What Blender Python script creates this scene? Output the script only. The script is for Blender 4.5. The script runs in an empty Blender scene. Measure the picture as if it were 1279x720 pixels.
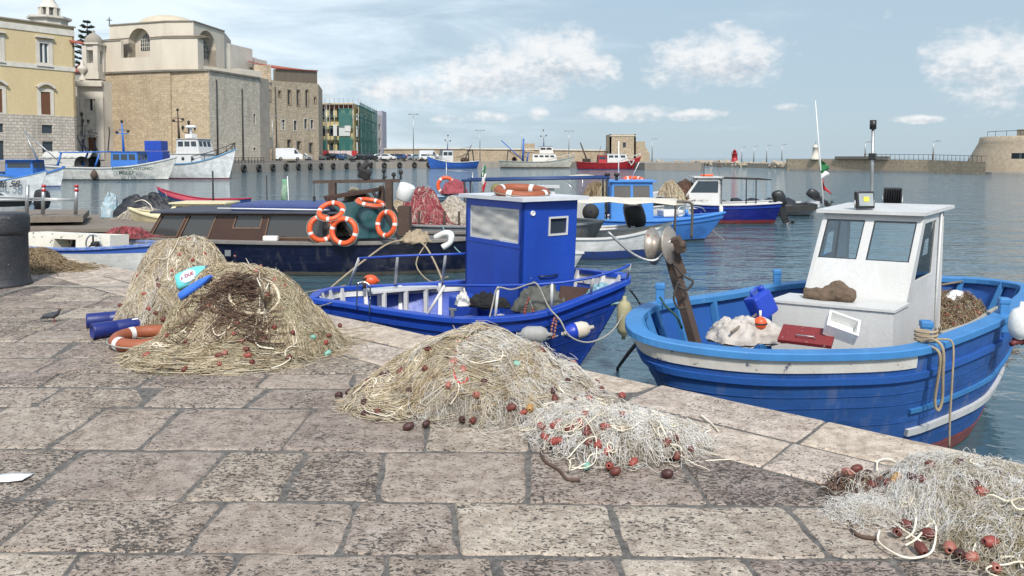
import bpy, bmesh, math, random
import numpy as np
from mathutils import Vector, Matrix, Quaternion
random.seed(7)
RNG = np.random.default_rng(7)
PI = math.pi
R = math.radians
SC = bpy.context.scene
COL = SC.collection
CAM_H = 1.65
FOC = 950.0                                  # focal length in pixels of the 1279 px photo
PY0 = 240                                    # principal row: the frame is the lower part of a taller picture
TH = math.atan((PY0 - 197) / FOC)
WATER = -1.1
def gp(x, y, z=0.0):
 """point where the sight line of photo pixel x, y meets the level z"""
 dx, dv = (x - 640) / FOC, -(y - PY0) / FOC
 c, s = math.cos(TH), math.sin(TH)
 d = Vector((dx, c + dv * s, -s + dv * c))
 return Vector((0, 0, CAM_H)) + d * ((z - CAM_H) / d.z)
def gd(x, y, Y):
 """point at distance Y along the view for photo pixel x, y"""
 dx, dv = (x - 640) / FOC, -(y - PY0) / FOC
 c, s = math.cos(TH), math.sin(TH)
 d = Vector((dx, c + dv * s, -s + dv * c))
 return Vector((0, 0, CAM_H)) + d * (Y / d.y)
# ------------------------------------------------------------------ materials
MATS = {}
class NT:
 def __init__(self, name):
  self.m = bpy.data.materials.new(name)
  self.m.use_nodes = True
  self.t = self.m.node_tree
  self.b = self.t.nodes['Principled BSDF']
  self.out = self.t.nodes['Material Output']
 def n(self, kind, **kw):
  nd = self.t.nodes.new(kind)
  for k, v in kw.items():
   if hasattr(nd, k) and k not in ('Scale',):
    try:
     setattr(nd, k, v)
     continue
    except Exception:
     pass
   nd.inputs[k].default_value = v
  return nd
 def l(self, a, b):
  self.t.links.new(a, b)
 def coord(self, scale=(1, 1, 1), which='Object', rot=(0, 0, 0)):
  tc = self.n('ShaderNodeTexCoord')
  mp = self.n('ShaderNodeMapping')
  mp.inputs['Scale'].default_value = scale
  mp.inputs['Rotation'].default_value = rot
  self.l(tc.outputs[which], mp.inputs['Vector'])
  return mp.outputs['Vector']
 def noise(self, vec, scale, detail=4, rough=.55, dist=0.0):
  nd = self.n('ShaderNodeTexNoise')
  nd.inputs['Scale'].default_value = scale
  nd.inputs['Detail'].default_value = detail
  nd.inputs['Roughness'].default_value = rough
  nd.inputs['Distortion'].default_value = dist
  if vec is not None:
   self.l(vec, nd.inputs['Vector'])
  return nd.outputs['Fac']
 def ramp(self, fac, a, b, ca=(0, 0, 0, 1), cb=(1, 1, 1, 1)):
  nd = self.n('ShaderNodeValToRGB')
  nd.color_ramp.elements[0].position = a
  nd.color_ramp.elements[1].position = b
  nd.color_ramp.elements[0].color = ca
  nd.color_ramp.elements[1].color = cb
  self.l(fac, nd.inputs['Fac'])
  return nd.outputs['Color']
 def mix(self, fac, a, b, mode='MIX'):
  nd = self.n('ShaderNodeMix')
  nd.data_type = 'RGBA'
  nd.blend_type = mode
  for sock, v in ((nd.inputs[0], fac), (nd.inputs[6], a), (nd.inputs[7], b)):
   if hasattr(v, 'links'):
    self.l(v, sock)
   elif isinstance(v, (int, float)):
    sock.default_value = v if sock == nd.inputs[0] else (v, v, v, 1)
   else:
    sock.default_value = (*v, 1) if len(v) == 3 else v
  return nd.outputs[2]
 def math(self, op, a, b=0.0):
  nd = self.n('ShaderNodeMath')
  nd.operation = op
  for i, v in enumerate((a, b)):
   if hasattr(v, 'links'):
    self.l(v, nd.inputs[i])
   else:
    nd.inputs[i].default_value = v
  return nd.outputs[0]
 def bump(self, h, strength=.4, dist=.02, prev=None):
  nd = self.n('ShaderNodeBump')
  nd.inputs['Strength'].default_value = strength
  nd.inputs['Distance'].default_value = dist
  self.l(h, nd.inputs['Height'])
  if prev is not None:
   self.l(prev, nd.inputs['Normal'])
  return nd.outputs['Normal']
 def base(self, c):
  s = self.b.inputs['Base Color']
  if hasattr(c, 'links'):
   self.l(c, s)
  else:
   s.default_value = (*c, 1)
 def rough(self, r):
  s = self.b.inputs['Roughness']
  if hasattr(r, 'links'):
   self.l(r, s)
  else:
   s.default_value = r
 def normal(self, nrm):
  self.l(nrm, self.b.inputs['Normal'])
def paint(name, col, alt=None, amount=.5, scale=3.0, rough=.5, chip=None, chip_at=.68, chip_scale=14, bump=.15,
          streak=False, metal=0.0, fine=40.0):
 """painted / weathered surface: broad tone drift, chips of another colour, fine bump"""
 if name in MATS:
  return MATS[name]
 k = NT(name)
 v = k.coord((1, 1, .18) if streak else (1, 1, 1))
 v0 = k.coord()
 alt = alt or tuple(c * .62 for c in col)
 c = k.mix(k.ramp(k.noise(v, scale, 6, .62), .42 - .1 * amount, .78), col, alt)
 c = k.mix(k.ramp(k.noise(v0, scale * 9, 3, .6), .35, .75), c, tuple(x * .84 for x in col))
 if chip:
  c = k.mix(k.ramp(k.noise(v0, chip_scale, 5, .65, .4), chip_at, chip_at + .03), c, chip)
 k.base(c)
 k.rough(k.math('ADD', k.math('MULTIPLY', k.noise(v0, scale * 4, 3), .3), rough - .15))
 k.b.inputs['Metallic'].default_value = metal
 k.normal(k.bump(k.noise(v0, fine, 4, .6), bump, .01))
 MATS[name] = k.m
 return k.m
def brickmat(name, c1, c2, mortar, bw=.6, bh=.3, msize=.012, stain=(.12, .10, .08), stain_amt=.6, rough=.9):
 """masonry laid in the X-Z plane of the object"""
 if name in MATS:
  return MATS[name]
 k = NT(name)
 tc = k.n('ShaderNodeTexCoord')
 sp = k.n('ShaderNodeSeparateXYZ')
 k.l(tc.outputs['Object'], sp.inputs[0])
 cb = k.n('ShaderNodeCombineXYZ')
 k.l(k.math('ADD', sp.outputs['X'], sp.outputs['Y']), cb.inputs[0])
 k.l(sp.outputs['Z'], cb.inputs[1])
 br = k.n('ShaderNodeTexBrick')
 br.inputs['Color1'].default_value = (*c1, 1)
 br.inputs['Color2'].default_value = (*c2, 1)
 br.inputs['Mortar'].default_value = (*mortar, 1)
 br.inputs['Scale'].default_value = 1
 br.inputs['Mortar Size'].default_value = msize
 br.inputs['Mortar Smooth'].default_value = .3
 br.inputs['Bias'].default_value = -.1
 br.inputs['Brick Width'].default_value = bw
 br.inputs['Row Height'].default_value = bh
 k.l(cb.outputs[0], br.inputs['Vector'])
 v = k.coord()
 c = k.mix(k.ramp(k.noise(v, 2.6, 8, .75), .44, .66), br.outputs['Color'], tuple(x * .5 for x in c1))
 c = k.mix(k.ramp(k.noise(k.coord((.5, .5, .12)), .8, 5, .6), .55, .75), c, k.mix(stain_amt, c, stain))
 k.base(c)
 k.rough(rough)
 k.normal(k.bump(k.noise(v, 9, 5, .7), .5, .06, k.bump(br.outputs['Fac'], -.5, .03)))
 MATS[name] = k.m
 return k.m
def glass(name, tint=(.03, .04, .05), rough=.08):
 if name in MATS:
  return MATS[name]
 k = NT(name)
 k.base(tint)
 k.rough(rough)
 k.b.inputs['IOR'].default_value = 1.5
 MATS[name] = k.m
 return k.m
def clear(name, col=(.85, .93, .95), rough=.02):
 if name in MATS:
  return MATS[name]
 k = NT(name)
 tr = k.n('ShaderNodeBsdfTransparent')
 tr.inputs[0].default_value = (*col, 1)
 gl = k.n('ShaderNodeBsdfGlossy')
 gl.inputs['Roughness'].default_value = rough
 fr = k.n('ShaderNodeFresnel')
 fr.inputs[0].default_value = 1.5
 mx = k.n('ShaderNodeMixShader')
 k.l(k.math('ADD', fr.outputs[0], .04), mx.inputs[0])
 k.l(tr.outputs[0], mx.inputs[1])
 k.l(gl.outputs[0], mx.inputs[2])
 k.l(mx.outputs[0], k.out.inputs['Surface'])
 MATS[name] = k.m
 return k.m
# ------------------------------------------------------------------ mesh building
class MB:
 def __init__(self, mtx=None):
  self.v, self.f, self.mi, self.sm = [], [], [], []
  self.mtx = mtx
 def add(self, vs, fs, mi=0, smooth=False):
  o = len(self.v)
  if self.mtx is not None:
   vs = [self.mtx @ Vector(p) for p in vs]
  self.v += [tuple(p) for p in vs]
  self.f += [tuple(i + o for i in f) for f in fs]
  self.mi += [mi] * len(fs)
  self.sm += [smooth] * len(fs)
  return self
 def box(self, c, s, rot=(0, 0, 0), mi=0, bev=0.0, taper=1.0):
  c = Vector(c)
  E = Matrix.Rotation(rot[2], 3, 'Z') @ Matrix.Rotation(rot[1], 3, 'Y') @ Matrix.Rotation(rot[0], 3, 'X')
  x, y, z = s[0] / 2, s[1] / 2, s[2] / 2
  if bev <= 0:
   vs = [(sx * x * (taper if sz > 0 else 1), sy * y * (taper if sz > 0 else 1), sz * z)
                  for sx in (-1, 1) for sy in (-1, 1) for sz in (-1, 1)]
   fs = [(0, 1, 3, 2), (4, 6, 7, 5), (0, 4, 5, 1), (2, 3, 7, 6), (0, 2, 6, 4), (1, 5, 7, 3)]
   return self.add([c + E @ Vector(p) for p in vs], fs, mi)
  bm = bmesh.new()
  bmesh.ops.create_cube(bm, size=1)
  for v in bm.verts:
   t = taper if v.co.z > 0 else 1
   v.co = Vector((v.co.x * s[0] * t, v.co.y * s[1] * t, v.co.z * s[2]))
  bmesh.ops.bevel(bm, geom=list(bm.edges), offset=bev, segments=2, affect='EDGES', profile=.6)
  bm.verts.index_update()
  self.add([c + E @ v.co for v in bm.verts], [[v.index for v in f.verts] for f in bm.faces], mi)
  bm.free()
  return self
 def bar(self, a, b, w, h=None, mi=0):
  a, b = Vector(a), Vector(b)
  h = h or w
  d = (b - a)
  L = d.length
  d.normalize()
  up = Vector((0, 0, 1)) if abs(d.z) < .95 else Vector((0, 1, 0))
  s = d.cross(up).normalized()
  u = s.cross(d)
  vs = []
  for p in (a, b):
   for i, j in ((-1, -1), (1, -1), (1, 1), (-1, 1)):
    vs.append(p + s * (i * w / 2) + u * (j * h / 2))
  return self.add(vs, [(3, 2, 1, 0), (4, 5, 6, 7), (0, 1, 5, 4), (1, 2, 6, 5), (2, 3, 7, 6), (3, 0, 4, 7)], mi)
 def tube(self, pts, r, n=8, mi=0, closed=False, cap=True):
  pts = [Vector(p) for p in pts]
  m = len(pts)
  rs = r if isinstance(r, (list, tuple)) else [r] * m
  vs, prev = [], None
  for i, p in enumerate(pts):
   if closed:
    t = pts[(i + 1) % m] - pts[i - 1]
   else:
    t = pts[min(i + 1, m - 1)] - pts[max(i - 1, 0)]
   t.normalize()
   if prev is None:
    up = Vector((0, 0, 1)) if abs(t.z) < .9 else Vector((1, 0, 0))
    s = t.cross(up).normalized()
   else:
    s = (prev - t * prev.dot(t)).normalized()
   prev = s
   u = t.cross(s)
   for k in range(n):
    a = 2 * PI * k / n
    vs.append(p + (s * math.cos(a) + u * math.sin(a)) * rs[i])
  fs = []
  for i in range(m if closed else m - 1):
   j = (i + 1) % m
   for k in range(n):
    k2 = (k + 1) % n
    fs.append((i * n + k, j * n + k, j * n + k2, i * n + k2))
  if cap and not closed:
   fs.append(tuple(range(n)))
   fs.append(tuple((m - 1) * n + k for k in reversed(range(n))))
  return self.add(vs, fs, mi, True)
 def cyl(self, a, b, r, n=16, mi=0, r2=None):
  return self.tube([a, b], [r, r if r2 is None else r2], n, mi)
 def lathe(self, prof, c=(0, 0, 0), n=24, mi=0, axis=None, arc=2 * PI, a0=0.0):
  c = Vector(c)
  E = Matrix.Identity(3)
  if axis is not None:
   E = Vector((0, 0, 1)).rotation_difference(Vector(axis)).to_matrix()
  full = abs(arc - 2 * PI) < 1e-6
  m = n if full else n + 1
  vs = []
  for r, z in prof:
   for k in range(m):
    a = a0 + arc * k / n
    vs.append(c + E @ Vector((r * math.cos(a), r * math.sin(a), z)))
  fs = []
  for i in range(len(prof) - 1):
   for k in range(n):
    k2 = (k + 1) % m
    fs.append((i * m + k, i * m + k2, (i + 1) * m + k2, (i + 1) * m + k))
  return self.add(vs, fs, mi, True)
 def ball(self, c, r, n=12, mi=0, axis=None):
  rr = r if isinstance(r, (tuple, list)) else (r, r, r)
  c = Vector(c)
  vs, fs = [], []
  E = Matrix.Identity(3)
  if axis is not None:
   E = Vector((0, 0, 1)).rotation_difference(Vector(axis)).to_matrix()
  m = max(6, n // 2)
  for i in range(m + 1):
   t = PI * i / m
   for k in range(n):
    a = 2 * PI * k / n
    vs.append(c + E @ Vector((rr[0] * math.sin(t) * math.cos(a), rr[1] * math.sin(t) * math.sin(a), rr[2] * math.cos(t))))
  for i in range(m):
   for k in range(n):
    k2 = (k + 1) % n
    fs.append((i * n + k, (i + 1) * n + k, (i + 1) * n + k2, i * n + k2))
  return self.add(vs, fs, mi, True)
 def prism(self, poly, z0, z1, mi=0, smooth=False):
  """poly of (x, y) counterclockwise, z0 / z1 numbers or per-vertex lists"""
  n = len(poly)
  a = z0 if isinstance(z0, (list, tuple)) else [z0] * n
  b = z1 if isinstance(z1, (list, tuple)) else [z1] * n
  vs = [(p[0], p[1], a[i]) for i, p in enumerate(poly)] + [(p[0], p[1], b[i]) for i, p in enumerate(poly)]
  fs = [tuple(reversed(range(n))), tuple(range(n, 2 * n))]
  fs += [(i, (i + 1) % n, (i + 1) % n + n, i + n) for i in range(n)]
  return self.add(vs, fs, mi, smooth)
 def slab(self, quad, t, mi=0):
  """thin plate: polygon of 3d points thickened along its normal"""
  q = [Vector(p) for p in quad]
  nrm = (q[1] - q[0]).cross(q[2] - q[0]).normalized() * t
  n = len(q)
  vs = q + [p + nrm for p in q]
  fs = [tuple(reversed(range(n))), tuple(range(n, 2 * n))]
  fs += [(i, (i + 1) % n, (i + 1) % n + n, i + n) for i in range(n)]
  return self.add(vs, fs, mi)
 def grid(self, rows, mi=0, smooth=True, closed=False):
  m, n = len(rows), len(rows[0])
  vs = [p for r in rows for p in r]
  fs = []
  for i in range(m - 1):
   for k in range(n if closed else n - 1):
    k2 = (k + 1) % n
    fs.append((i * n + k, i * n + k2, (i + 1) * n + k2, (i + 1) * n + k))
  return self.add(vs, fs, mi, smooth)
 def build(self, name, mats, parent=None, world=False, loc=None, rz=0.0):
  me = bpy.data.meshes.new(name)
  me.from_pydata(self.v, [], self.f)
  for m in (mats if isinstance(mats, (list, tuple)) else [mats]):
   me.materials.append(m)
  me.polygons.foreach_set('material_index', self.mi)
  me.polygons.foreach_set('use_smooth', self.sm)
  me.update()
  o = bpy.data.objects.new(name, me)
  COL.objects.link(o)
  if parent is not None:
   o.parent = parent
   if world:
    o.matrix_parent_inverse = wm(parent).inverted()
  if loc is not None:
   o.location = loc
  o.rotation_euler.z = rz
  return o
def wm(o):
 m = Matrix.LocRotScale(o.location, o.rotation_euler, o.scale)
 if o.parent is not None:
  m = wm(o.parent) @ o.matrix_parent_inverse @ m
 return m
def numpy_mesh(name, V, F, mats, mi=None, smooth=True, parent=None, world=False):
 """V (n,3), F (m,4 or 3) numpy arrays"""
 me = bpy.data.meshes.new(name)
 V = np.ascontiguousarray(V, dtype=np.float32)
 F = np.ascontiguousarray(F, dtype=np.int32)
 k = F.shape[1]
 me.vertices.add(len(V))
 me.vertices.foreach_set('co', V.ravel())
 me.loops.add(F.size)
 me.loops.foreach_set('vertex_index', F.ravel())
 me.polygons.add(len(F))
 me.polygons.foreach_set('loop_start', np.arange(0, F.size, k, dtype=np.int32))
 for m in (mats if isinstance(mats, (list, tuple)) else [mats]):
  me.materials.append(m)
 if mi is not None:
  me.polygons.foreach_set('material_index', np.ascontiguousarray(mi, dtype=np.int32))
 me.polygons.foreach_set('use_smooth', np.full(len(F), smooth))
 me.update(calc_edges=True)
 o = bpy.data.objects.new(name, me)
 COL.objects.link(o)
 if parent is not None:
  o.parent = parent
  if world:
   o.matrix_parent_inverse = wm(parent).inverted()
 return o
def strands(P, r, n=3):
 """P (S,N,3) polylines -> tube vertices and faces; r scalar or (S,)"""
 S, N, _ = P.shape
 T = np.gradient(P, axis=1)
 T /= np.linalg.norm(T, axis=2, keepdims=True) + 1e-9
 up = np.zeros_like(T)
 up[..., 2] = 1
 s = np.cross(T, up)
 ln = np.linalg.norm(s, axis=2, keepdims=True)
 s = np.where(ln < 1e-3, np.array([1., 0, 0]), s / (ln + 1e-9))
 u = np.cross(T, s)
 r = np.broadcast_to(np.asarray(r, dtype=float), (S,))[:, None, None]
 V = np.stack([P + r * (math.cos(2 * PI * k / n) * s + math.sin(2 * PI * k / n) * u) for k in range(n)], axis=2)
 idx = np.arange(S * N * n).reshape(S, N, n)
 a = idx[:, :-1, :]
 b = idx[:, 1:, :]
 F = np.stack([a, b, np.roll(b, -1, axis=2), np.roll(a, -1, axis=2)], axis=-1).reshape(-1, 4)
 return V.reshape(-1, 3), F
# ------------------------------------------------------------------ things
def tag(o, label=None, cat=None, group=None, kind=None):
 if label:
  o['label'] = label
 if cat:
  o['category'] = cat
 if group:
  o['group'] = group
 if kind:
  o['kind'] = kind
 return o
def thing(name, label, cat, loc=(0, 0, 0), rz=0.0, group=None):
 o = bpy.data.objects.new(name, None)
 o.empty_display_size = .2
 COL.objects.link(o)
 o.location = loc
 o.rotation_euler = (0, 0, rz)
 return tag(o, label, cat, group)
def kids(o):
 return [c for c in bpy.data.objects if c.parent == o]
def copy_tree(o, parent=None):
 c = o.copy()
 COL.objects.link(c)
 c.parent = parent
 for ch in kids(o):
  copy_tree(ch, c)
 return c
def text_mesh(name, s, size, m, parent, mtx, bold=0.0, shear=0.0):
 cu = bpy.data.curves.new(name, 'FONT')
 cu.body = s
 cu.size = size
 cu.align_x = 'CENTER'
 cu.offset = bold
 cu.shear = shear
 cu.extrude = .002
 t = bpy.data.objects.new(name, cu)
 COL.objects.link(t)
 dg = bpy.context.evaluated_depsgraph_get()
 me = bpy.data.meshes.new_from_object(t.evaluated_get(dg))
 bpy.data.objects.remove(t)
 me.name = name
 me.materials.clear()
 me.materials.append(m)
 o = bpy.data.objects.new(name, me)
 COL.objects.link(o)
 o.parent = parent
 if parent is not None:
  o.matrix_parent_inverse = Matrix.Identity(4)
 o.matrix_local = mtx
 return o
def smooth_loop(pts, n, closed=True):
 """Catmull-Rom through pts"""
 pts = [Vector(p) for p in pts]
 m = len(pts)
 out = []
 segs = m if closed else m - 1
 for i in range(segs):
  g = (lambda j: pts[j % m]) if closed else (lambda j: pts[max(0, min(m - 1, j))])
  p0, p1, p2, p3 = g(i - 1), g(i), g(i + 1), g(i + 2)
  for k in range(n):
   t = k / n
   out.append(.5 * ((2 * p1) + (p2 - p0) * t + (2 * p0 - 5 * p1 + 4 * p2 - p3) * t * t + (3 * p1 - p0 - 3 * p2 + p3) * t ** 3))
 if not closed:
  out.append(pts[-1])
 return out
def sag(a, b, drop, n=14):
 a, b = Vector(a), Vector(b)
 return [a.lerp(b, i / n) - Vector((0, 0, drop * 4 * (i / n) * (1 - i / n))) for i in range(n + 1)]
# ------------------------------------------------------------------ camera, light, sky
cam = bpy.data.cameras.new('camera')
cam.sensor_width = 36
cam.lens = FOC / 1279 * 36
cam.shift_y = -(360 - PY0) / 1279
cam.clip_start = .05
cam.clip_end = 6000
co = bpy.data.objects.new('camera', cam)
COL.objects.link(co)
co.location = (0, 0, CAM_H)
co.rotation_euler = (PI / 2 - TH, 0, 0)
SC.camera = co
SUN_EL, SUN_AZ = R(46), R(170)               # azimuth clockwise from +Y: behind the camera to the left
sl = bpy.data.lights.new('sun', 'SUN')
sl.energy = 2.5
sl.angle = R(7)
sl.color = (1.0, .95, .88)
so = bpy.data.objects.new('sun', sl)
COL.objects.link(so)
sd = Vector((math.sin(SUN_AZ) * math.cos(SUN_EL), math.cos(SUN_AZ) * math.cos(SUN_EL), math.sin(SUN_EL)))
so.rotation_euler = sd.to_track_quat('Z', 'Y').to_euler()
W = bpy.data.worlds.new('World')
SC.world = W
W.use_nodes = True
def sky_world():
 t = W.node_tree
 t.nodes.clear()
 sd = Vector((math.sin(SUN_AZ) * math.cos(SUN_EL), math.cos(SUN_AZ) * math.cos(SUN_EL), math.sin(SUN_EL)))
 N = lambda k: t.nodes.new(k)
 L = lambda a, b: t.links.new(a, b)
 def mth(op, a, b=0.0, c=None):
  nd = N('ShaderNodeMath')
  nd.operation = op
  for i, v in enumerate((a, b) if c is None else (a, b, c)):
   if hasattr(v, 'links'):
    L(v, nd.inputs[i])
   else:
    nd.inputs[i].default_value = v
  return nd.outputs[0]
 sky = N('ShaderNodeTexSky')
 sky.sky_type = 'NISHITA'
 sky.sun_disc = False
 sky.sun_elevation = SUN_EL
 sky.sun_rotation = SUN_AZ
 sky.air_density = 1.0
 sky.dust_density = .6
 sky.ozone_density = 1.2
 bg = N('ShaderNodeBackground')
 L(sky.outputs[0], bg.inputs[0])
 bg.inputs[1].default_value = .10
 tc = N('ShaderNodeTexCoord')
 sp = N('ShaderNodeSeparateXYZ')
 L(tc.outputs['Generated'], sp.inputs[0])
 hyp = mth('SQRT', mth('ADD', mth('MULTIPLY', sp.outputs[0], sp.outputs[0]), mth('MULTIPLY', sp.outputs[1], sp.outputs[1])))
 az = mth('ARCTAN2', sp.outputs[0], sp.outputs[1])
 el = mth('ARCTAN2', sp.outputs[2], hyp)
 cv = N('ShaderNodeCombineXYZ')
 L(az, cv.inputs[0])
 L(mth('MULTIPLY', el, 1.5), cv.inputs[1])
 def noise(vec, sc, det, ro, dist=0.0):
  nd = N('ShaderNodeTexNoise')
  nd.inputs['Scale'].default_value = sc
  nd.inputs['Detail'].default_value = det
  nd.inputs['Roughness'].default_value = ro
  nd.inputs['Distortion'].default_value = dist
  L(vec, nd.inputs['Vector'])
  return nd.outputs['Fac']
 def smooth(x, a, b):
  nd = N('ShaderNodeMapRange')
  nd.interpolation_type = 'SMOOTHSTEP'
  L(x, nd.inputs[0])
  nd.inputs[1].default_value = a
  nd.inputs[2].default_value = b
  return nd.outputs[0]
 n1 = noise(cv.outputs[0], 26, 7, .60, .3)
 n2 = noise(cv.outputs[0], 70, 5, .6)
 # cumulus: (photo x, y, half width, half height, density)
 clouds = [(600, 96, 66, 26, 1), (660, 82, 66, 36, 1), (704, 68, 46, 32, 1.05), (735, 86, 34, 24, .8), (520, 112, 80, 18, .72),
              (905, 72, 62, 32, 1.1), (850, 82, 40, 26, .7), (935, 72, 30, 20, .9), (1215, 74, 46, 28, .95), (1265, 84, 60, 36, .7),
              (785, 142, 52, 9, .9), (865, 144, 34, 6, .9), (612, 146, 30, 6, .7), (672, 142, 12, 8, .9), (1150, 149, 22, 4, .9),
              (990, 134, 16, 4, .6), (560, 148, 20, 4, .5), (405, 110, 26, 14, .75)]
 dens = None
 shade = None
 for (x, y, w, h, k) in clouds:
  d = gd(x, y, 100) - Vector((0, 0, CAM_H))
  a0 = math.atan2(d.x, d.y)
  e0 = math.atan2(d.z, math.hypot(d.x, d.y))
  ra, re = w / FOC * 1.12, h / FOC * 1.15
  da = mth('MULTIPLY', mth('SUBTRACT', az, a0), 1 / ra)
  de = mth('MULTIPLY', mth('SUBTRACT', el, e0), 1 / re)
  q = mth('SUBTRACT', 1.0, mth('ADD', mth('MULTIPLY', da, da), mth('MULTIPLY', de, de)))
  q = mth('MULTIPLY', mth('MAXIMUM', mth('MINIMUM', q, .8), -1.5), k)
  dens = q if dens is None else mth('MAXIMUM', dens, q)
  sh = mth('MULTIPLY', mth('MAXIMUM', q, 0.0), mth('MULTIPLY', de, -1.0))
  shade = sh if shade is None else mth('ADD', shade, sh)
 nn = mth('ADD', mth('MULTIPLY', mth('SUBTRACT', n1, .5), 2.9), mth('MULTIPLY', mth('SUBTRACT', n2, .5), 1.2))
 cum = smooth(mth('ADD', dens, nn), -.35, 1.15)
 # thin high veil, whiter to the left and around the horizon
 mp = N('ShaderNodeMapping')
 mp.inputs['Scale'].default_value = (1, 3.2, 1)
 L(cv.outputs[0], mp.inputs[0])
 veil = mth('ADD', mth('MULTIPLY', noise(mp.outputs[0], 4.0, 6, .6, .5), .55), mth('MULTIPLY', mth('MULTIPLY', az, -1.0), .32))
 veil = mth('MULTIPLY', smooth(veil, .20, .50), .6)
 # hazy air: it hides the clear sky low down, and glows overhead and round the sun
 low = mth('SUBTRACT', 1.0, smooth(el, .05, .9))
 fac = mth('MINIMUM', mth('ADD', mth('ADD', mth('MULTIPLY', low, .62), .30), mth('MULTIPLY', veil, .3)), .94)
 sdot = mth('ADD', mth('ADD', mth('MULTIPLY', sp.outputs[0], sd.x), mth('MULTIPLY', sp.outputs[1], sd.y)), mth('MULTIPLY', sp.outputs[2], sd.z))
 glow = mth('ADD', mth('MULTIPLY', smooth(el, .35, 1.3), .35), mth('MULTIPLY', smooth(sdot, -.3, 1.0), .45))
 bgv = N('ShaderNodeBackground')
 vc = N('ShaderNodeMix')
 vc.data_type = 'RGBA'
 L(veil, vc.inputs[0])
 vc.inputs[6].default_value = (.66, .85, 1.0, 1)
 vc.inputs[7].default_value = (.93, .97, 1.0, 1)
 L(vc.outputs[2], bgv.inputs[0])
 L(mth('MULTIPLY', mth('ADD', mth('ADD', 1.0, glow), mth('MULTIPLY', veil, 1.0)), VEIL), bgv.inputs[1])
 veil = fac
 m1 = N('ShaderNodeMixShader')
 L(veil, m1.inputs[0])
 L(bg.outputs[0], m1.inputs[1])
 L(bgv.outputs[0], m1.inputs[2])
 bgc = N('ShaderNodeBackground')
 rp = N('ShaderNodeValToRGB')
 rp.color_ramp.elements[0].color = (1, 1, 1, 1)
 rp.color_ramp.elements[1].color = (.46, .53, .62, 1)
 rp.color_ramp.elements[0].position = .1
 rp.color_ramp.elements[1].position = 1.0
 L(mth('ADD', mth('MULTIPLY', shade, .8), mth('MULTIPLY', mth('SUBTRACT', .62, n2), 1.6)), rp.inputs[0])
 L(rp.outputs[0], bgc.inputs[0])
 bgc.inputs[1].default_value = CLOUD
 m2 = N('ShaderNodeMixShader')
 L(mth('MULTIPLY', cum, .85), m2.inputs[0])
 L(m1.outputs[0], m2.inputs[1])
 L(bgc.outputs[0], m2.inputs[2])
 out = N('ShaderNodeOutputWorld')
 L(m2.outputs[0], out.inputs[0])
VEIL, CLOUD = .36, .52
sky_world()
SC.view_settings.view_transform = 'Standard'
SC.view_settings.look = 'None'
SC.view_settings.exposure = 0.92
SC.view_settings.gamma = 1.0
SC.render.engine = 'CYCLES'
SC.cycles.max_bounces = 6
SC.cycles.transparent_max_bounces = 12
SC.cycles.use_denoising = True
# ================================================================== setting: quay, water
E0 = Vector((2.63, 4.17, 0))
ED = Vector((.7647, -.6444, 0)).normalized()         # along the quay edge, to the right
EN = Vector((ED.y * -1, ED.x, 0))                    # towards the water
if EN.y < 0:
 EN = -EN
def stone_mat(name, tones, pit=1.0, pit_scale=46):
 k = NT(name)
 v = k.coord()
 geo = k.n('ShaderNodeNewGeometry')
 rp = k.n('ShaderNodeValToRGB')
 el = rp.color_ramp.elements
 el[0].position, el[0].color = 0, (*tones[0], 1)
 el[1].position, el[1].color = 1, (*tones[-1], 1)
 for i, tcol in enumerate(tones[1:-1]):
  e = el.new((i + 1) / (len(tones) - 1))
  e.color = (*tcol, 1)
 k.l(geo.outputs['Random Per Island'], rp.inputs[0])
 c = rp.outputs[0]
 c = k.mix(k.ramp(k.noise(v, 2.2, 6, .65), .38, .68), c, (.27, .215, .17), 'MIX')
 c = k.mix(.55, rp.outputs[0], c)
 c = k.mix(k.ramp(k.noise(v, 11, 6, .7), .42, .62), c, k.mix(1.0, c, (.62, .58, .56), 'MULTIPLY'))
 c = k.mix(k.ramp(k.noise(v, 95, 3, .7), .48, .66), c, k.mix(1.0, c, (1.5, 1.48, 1.42), 'MULTIPLY'))
 c = k.mix(k.ramp(k.noise(k.coord(rot=(0, 0, 1.0)), 1.1, 5, .6), .56, .72), c, k.mix(1.0, c, (.55, .52, .50), 'MULTIPLY'))
 # weathering pits, drawn out a little, filled with dirt
 vp = k.coord((1, 1.7, 1), rot=(0, 0, .35))
 p1 = k.noise(vp, pit_scale, 2, .5, .8)
 p2 = k.noise(vp, pit_scale * .42, 4, .65, 1.6)
 where = k.math('ADD', k.math('MULTIPLY', k.noise(v, 2.6, 5, .65), .32), k.math('MULTIPLY', geo.outputs['Random Per Island'], .09))
 m1 = k.ramp(k.math('ADD', p1, where), .80 - .02 * pit, .87 - .02 * pit)
 m2 = k.ramp(k.math('ADD', p2, where), .835 - .02 * pit, .89 - .02 * pit)
 pm = k.math('MAXIMUM', m1, m2)
 c = k.mix(k.math('MULTIPLY', pm, .92), c, (.045, .037, .032))
 k.base(c)
 k.rough(k.math('ADD', .62, k.math('MULTIPLY', k.noise(v, 30, 3), .4)))
 h = k.math('SUBTRACT', k.math('ADD', k.math('MULTIPLY', k.noise(v, 14, 6, .7), .8), k.math('MULTIPLY', k.noise(v, 120, 2, .6), .25)), k.math('MULTIPLY', pm, .8))
 k.normal(k.bump(h, .9, .018))
 return k.m
STONE = stone_mat('paving_stone', [(.34, .285, .235), (.27, .225, .195), (.43, .375, .305), (.27, .22, .195), (.38, .325, .26), (.23, .19, .17)], .8, 40)
COPING = stone_mat('coping_stone', [(.50, .43, .35), (.53, .45, .36), (.47, .40, .34), (.51, .44, .38)], -2.2)
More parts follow.
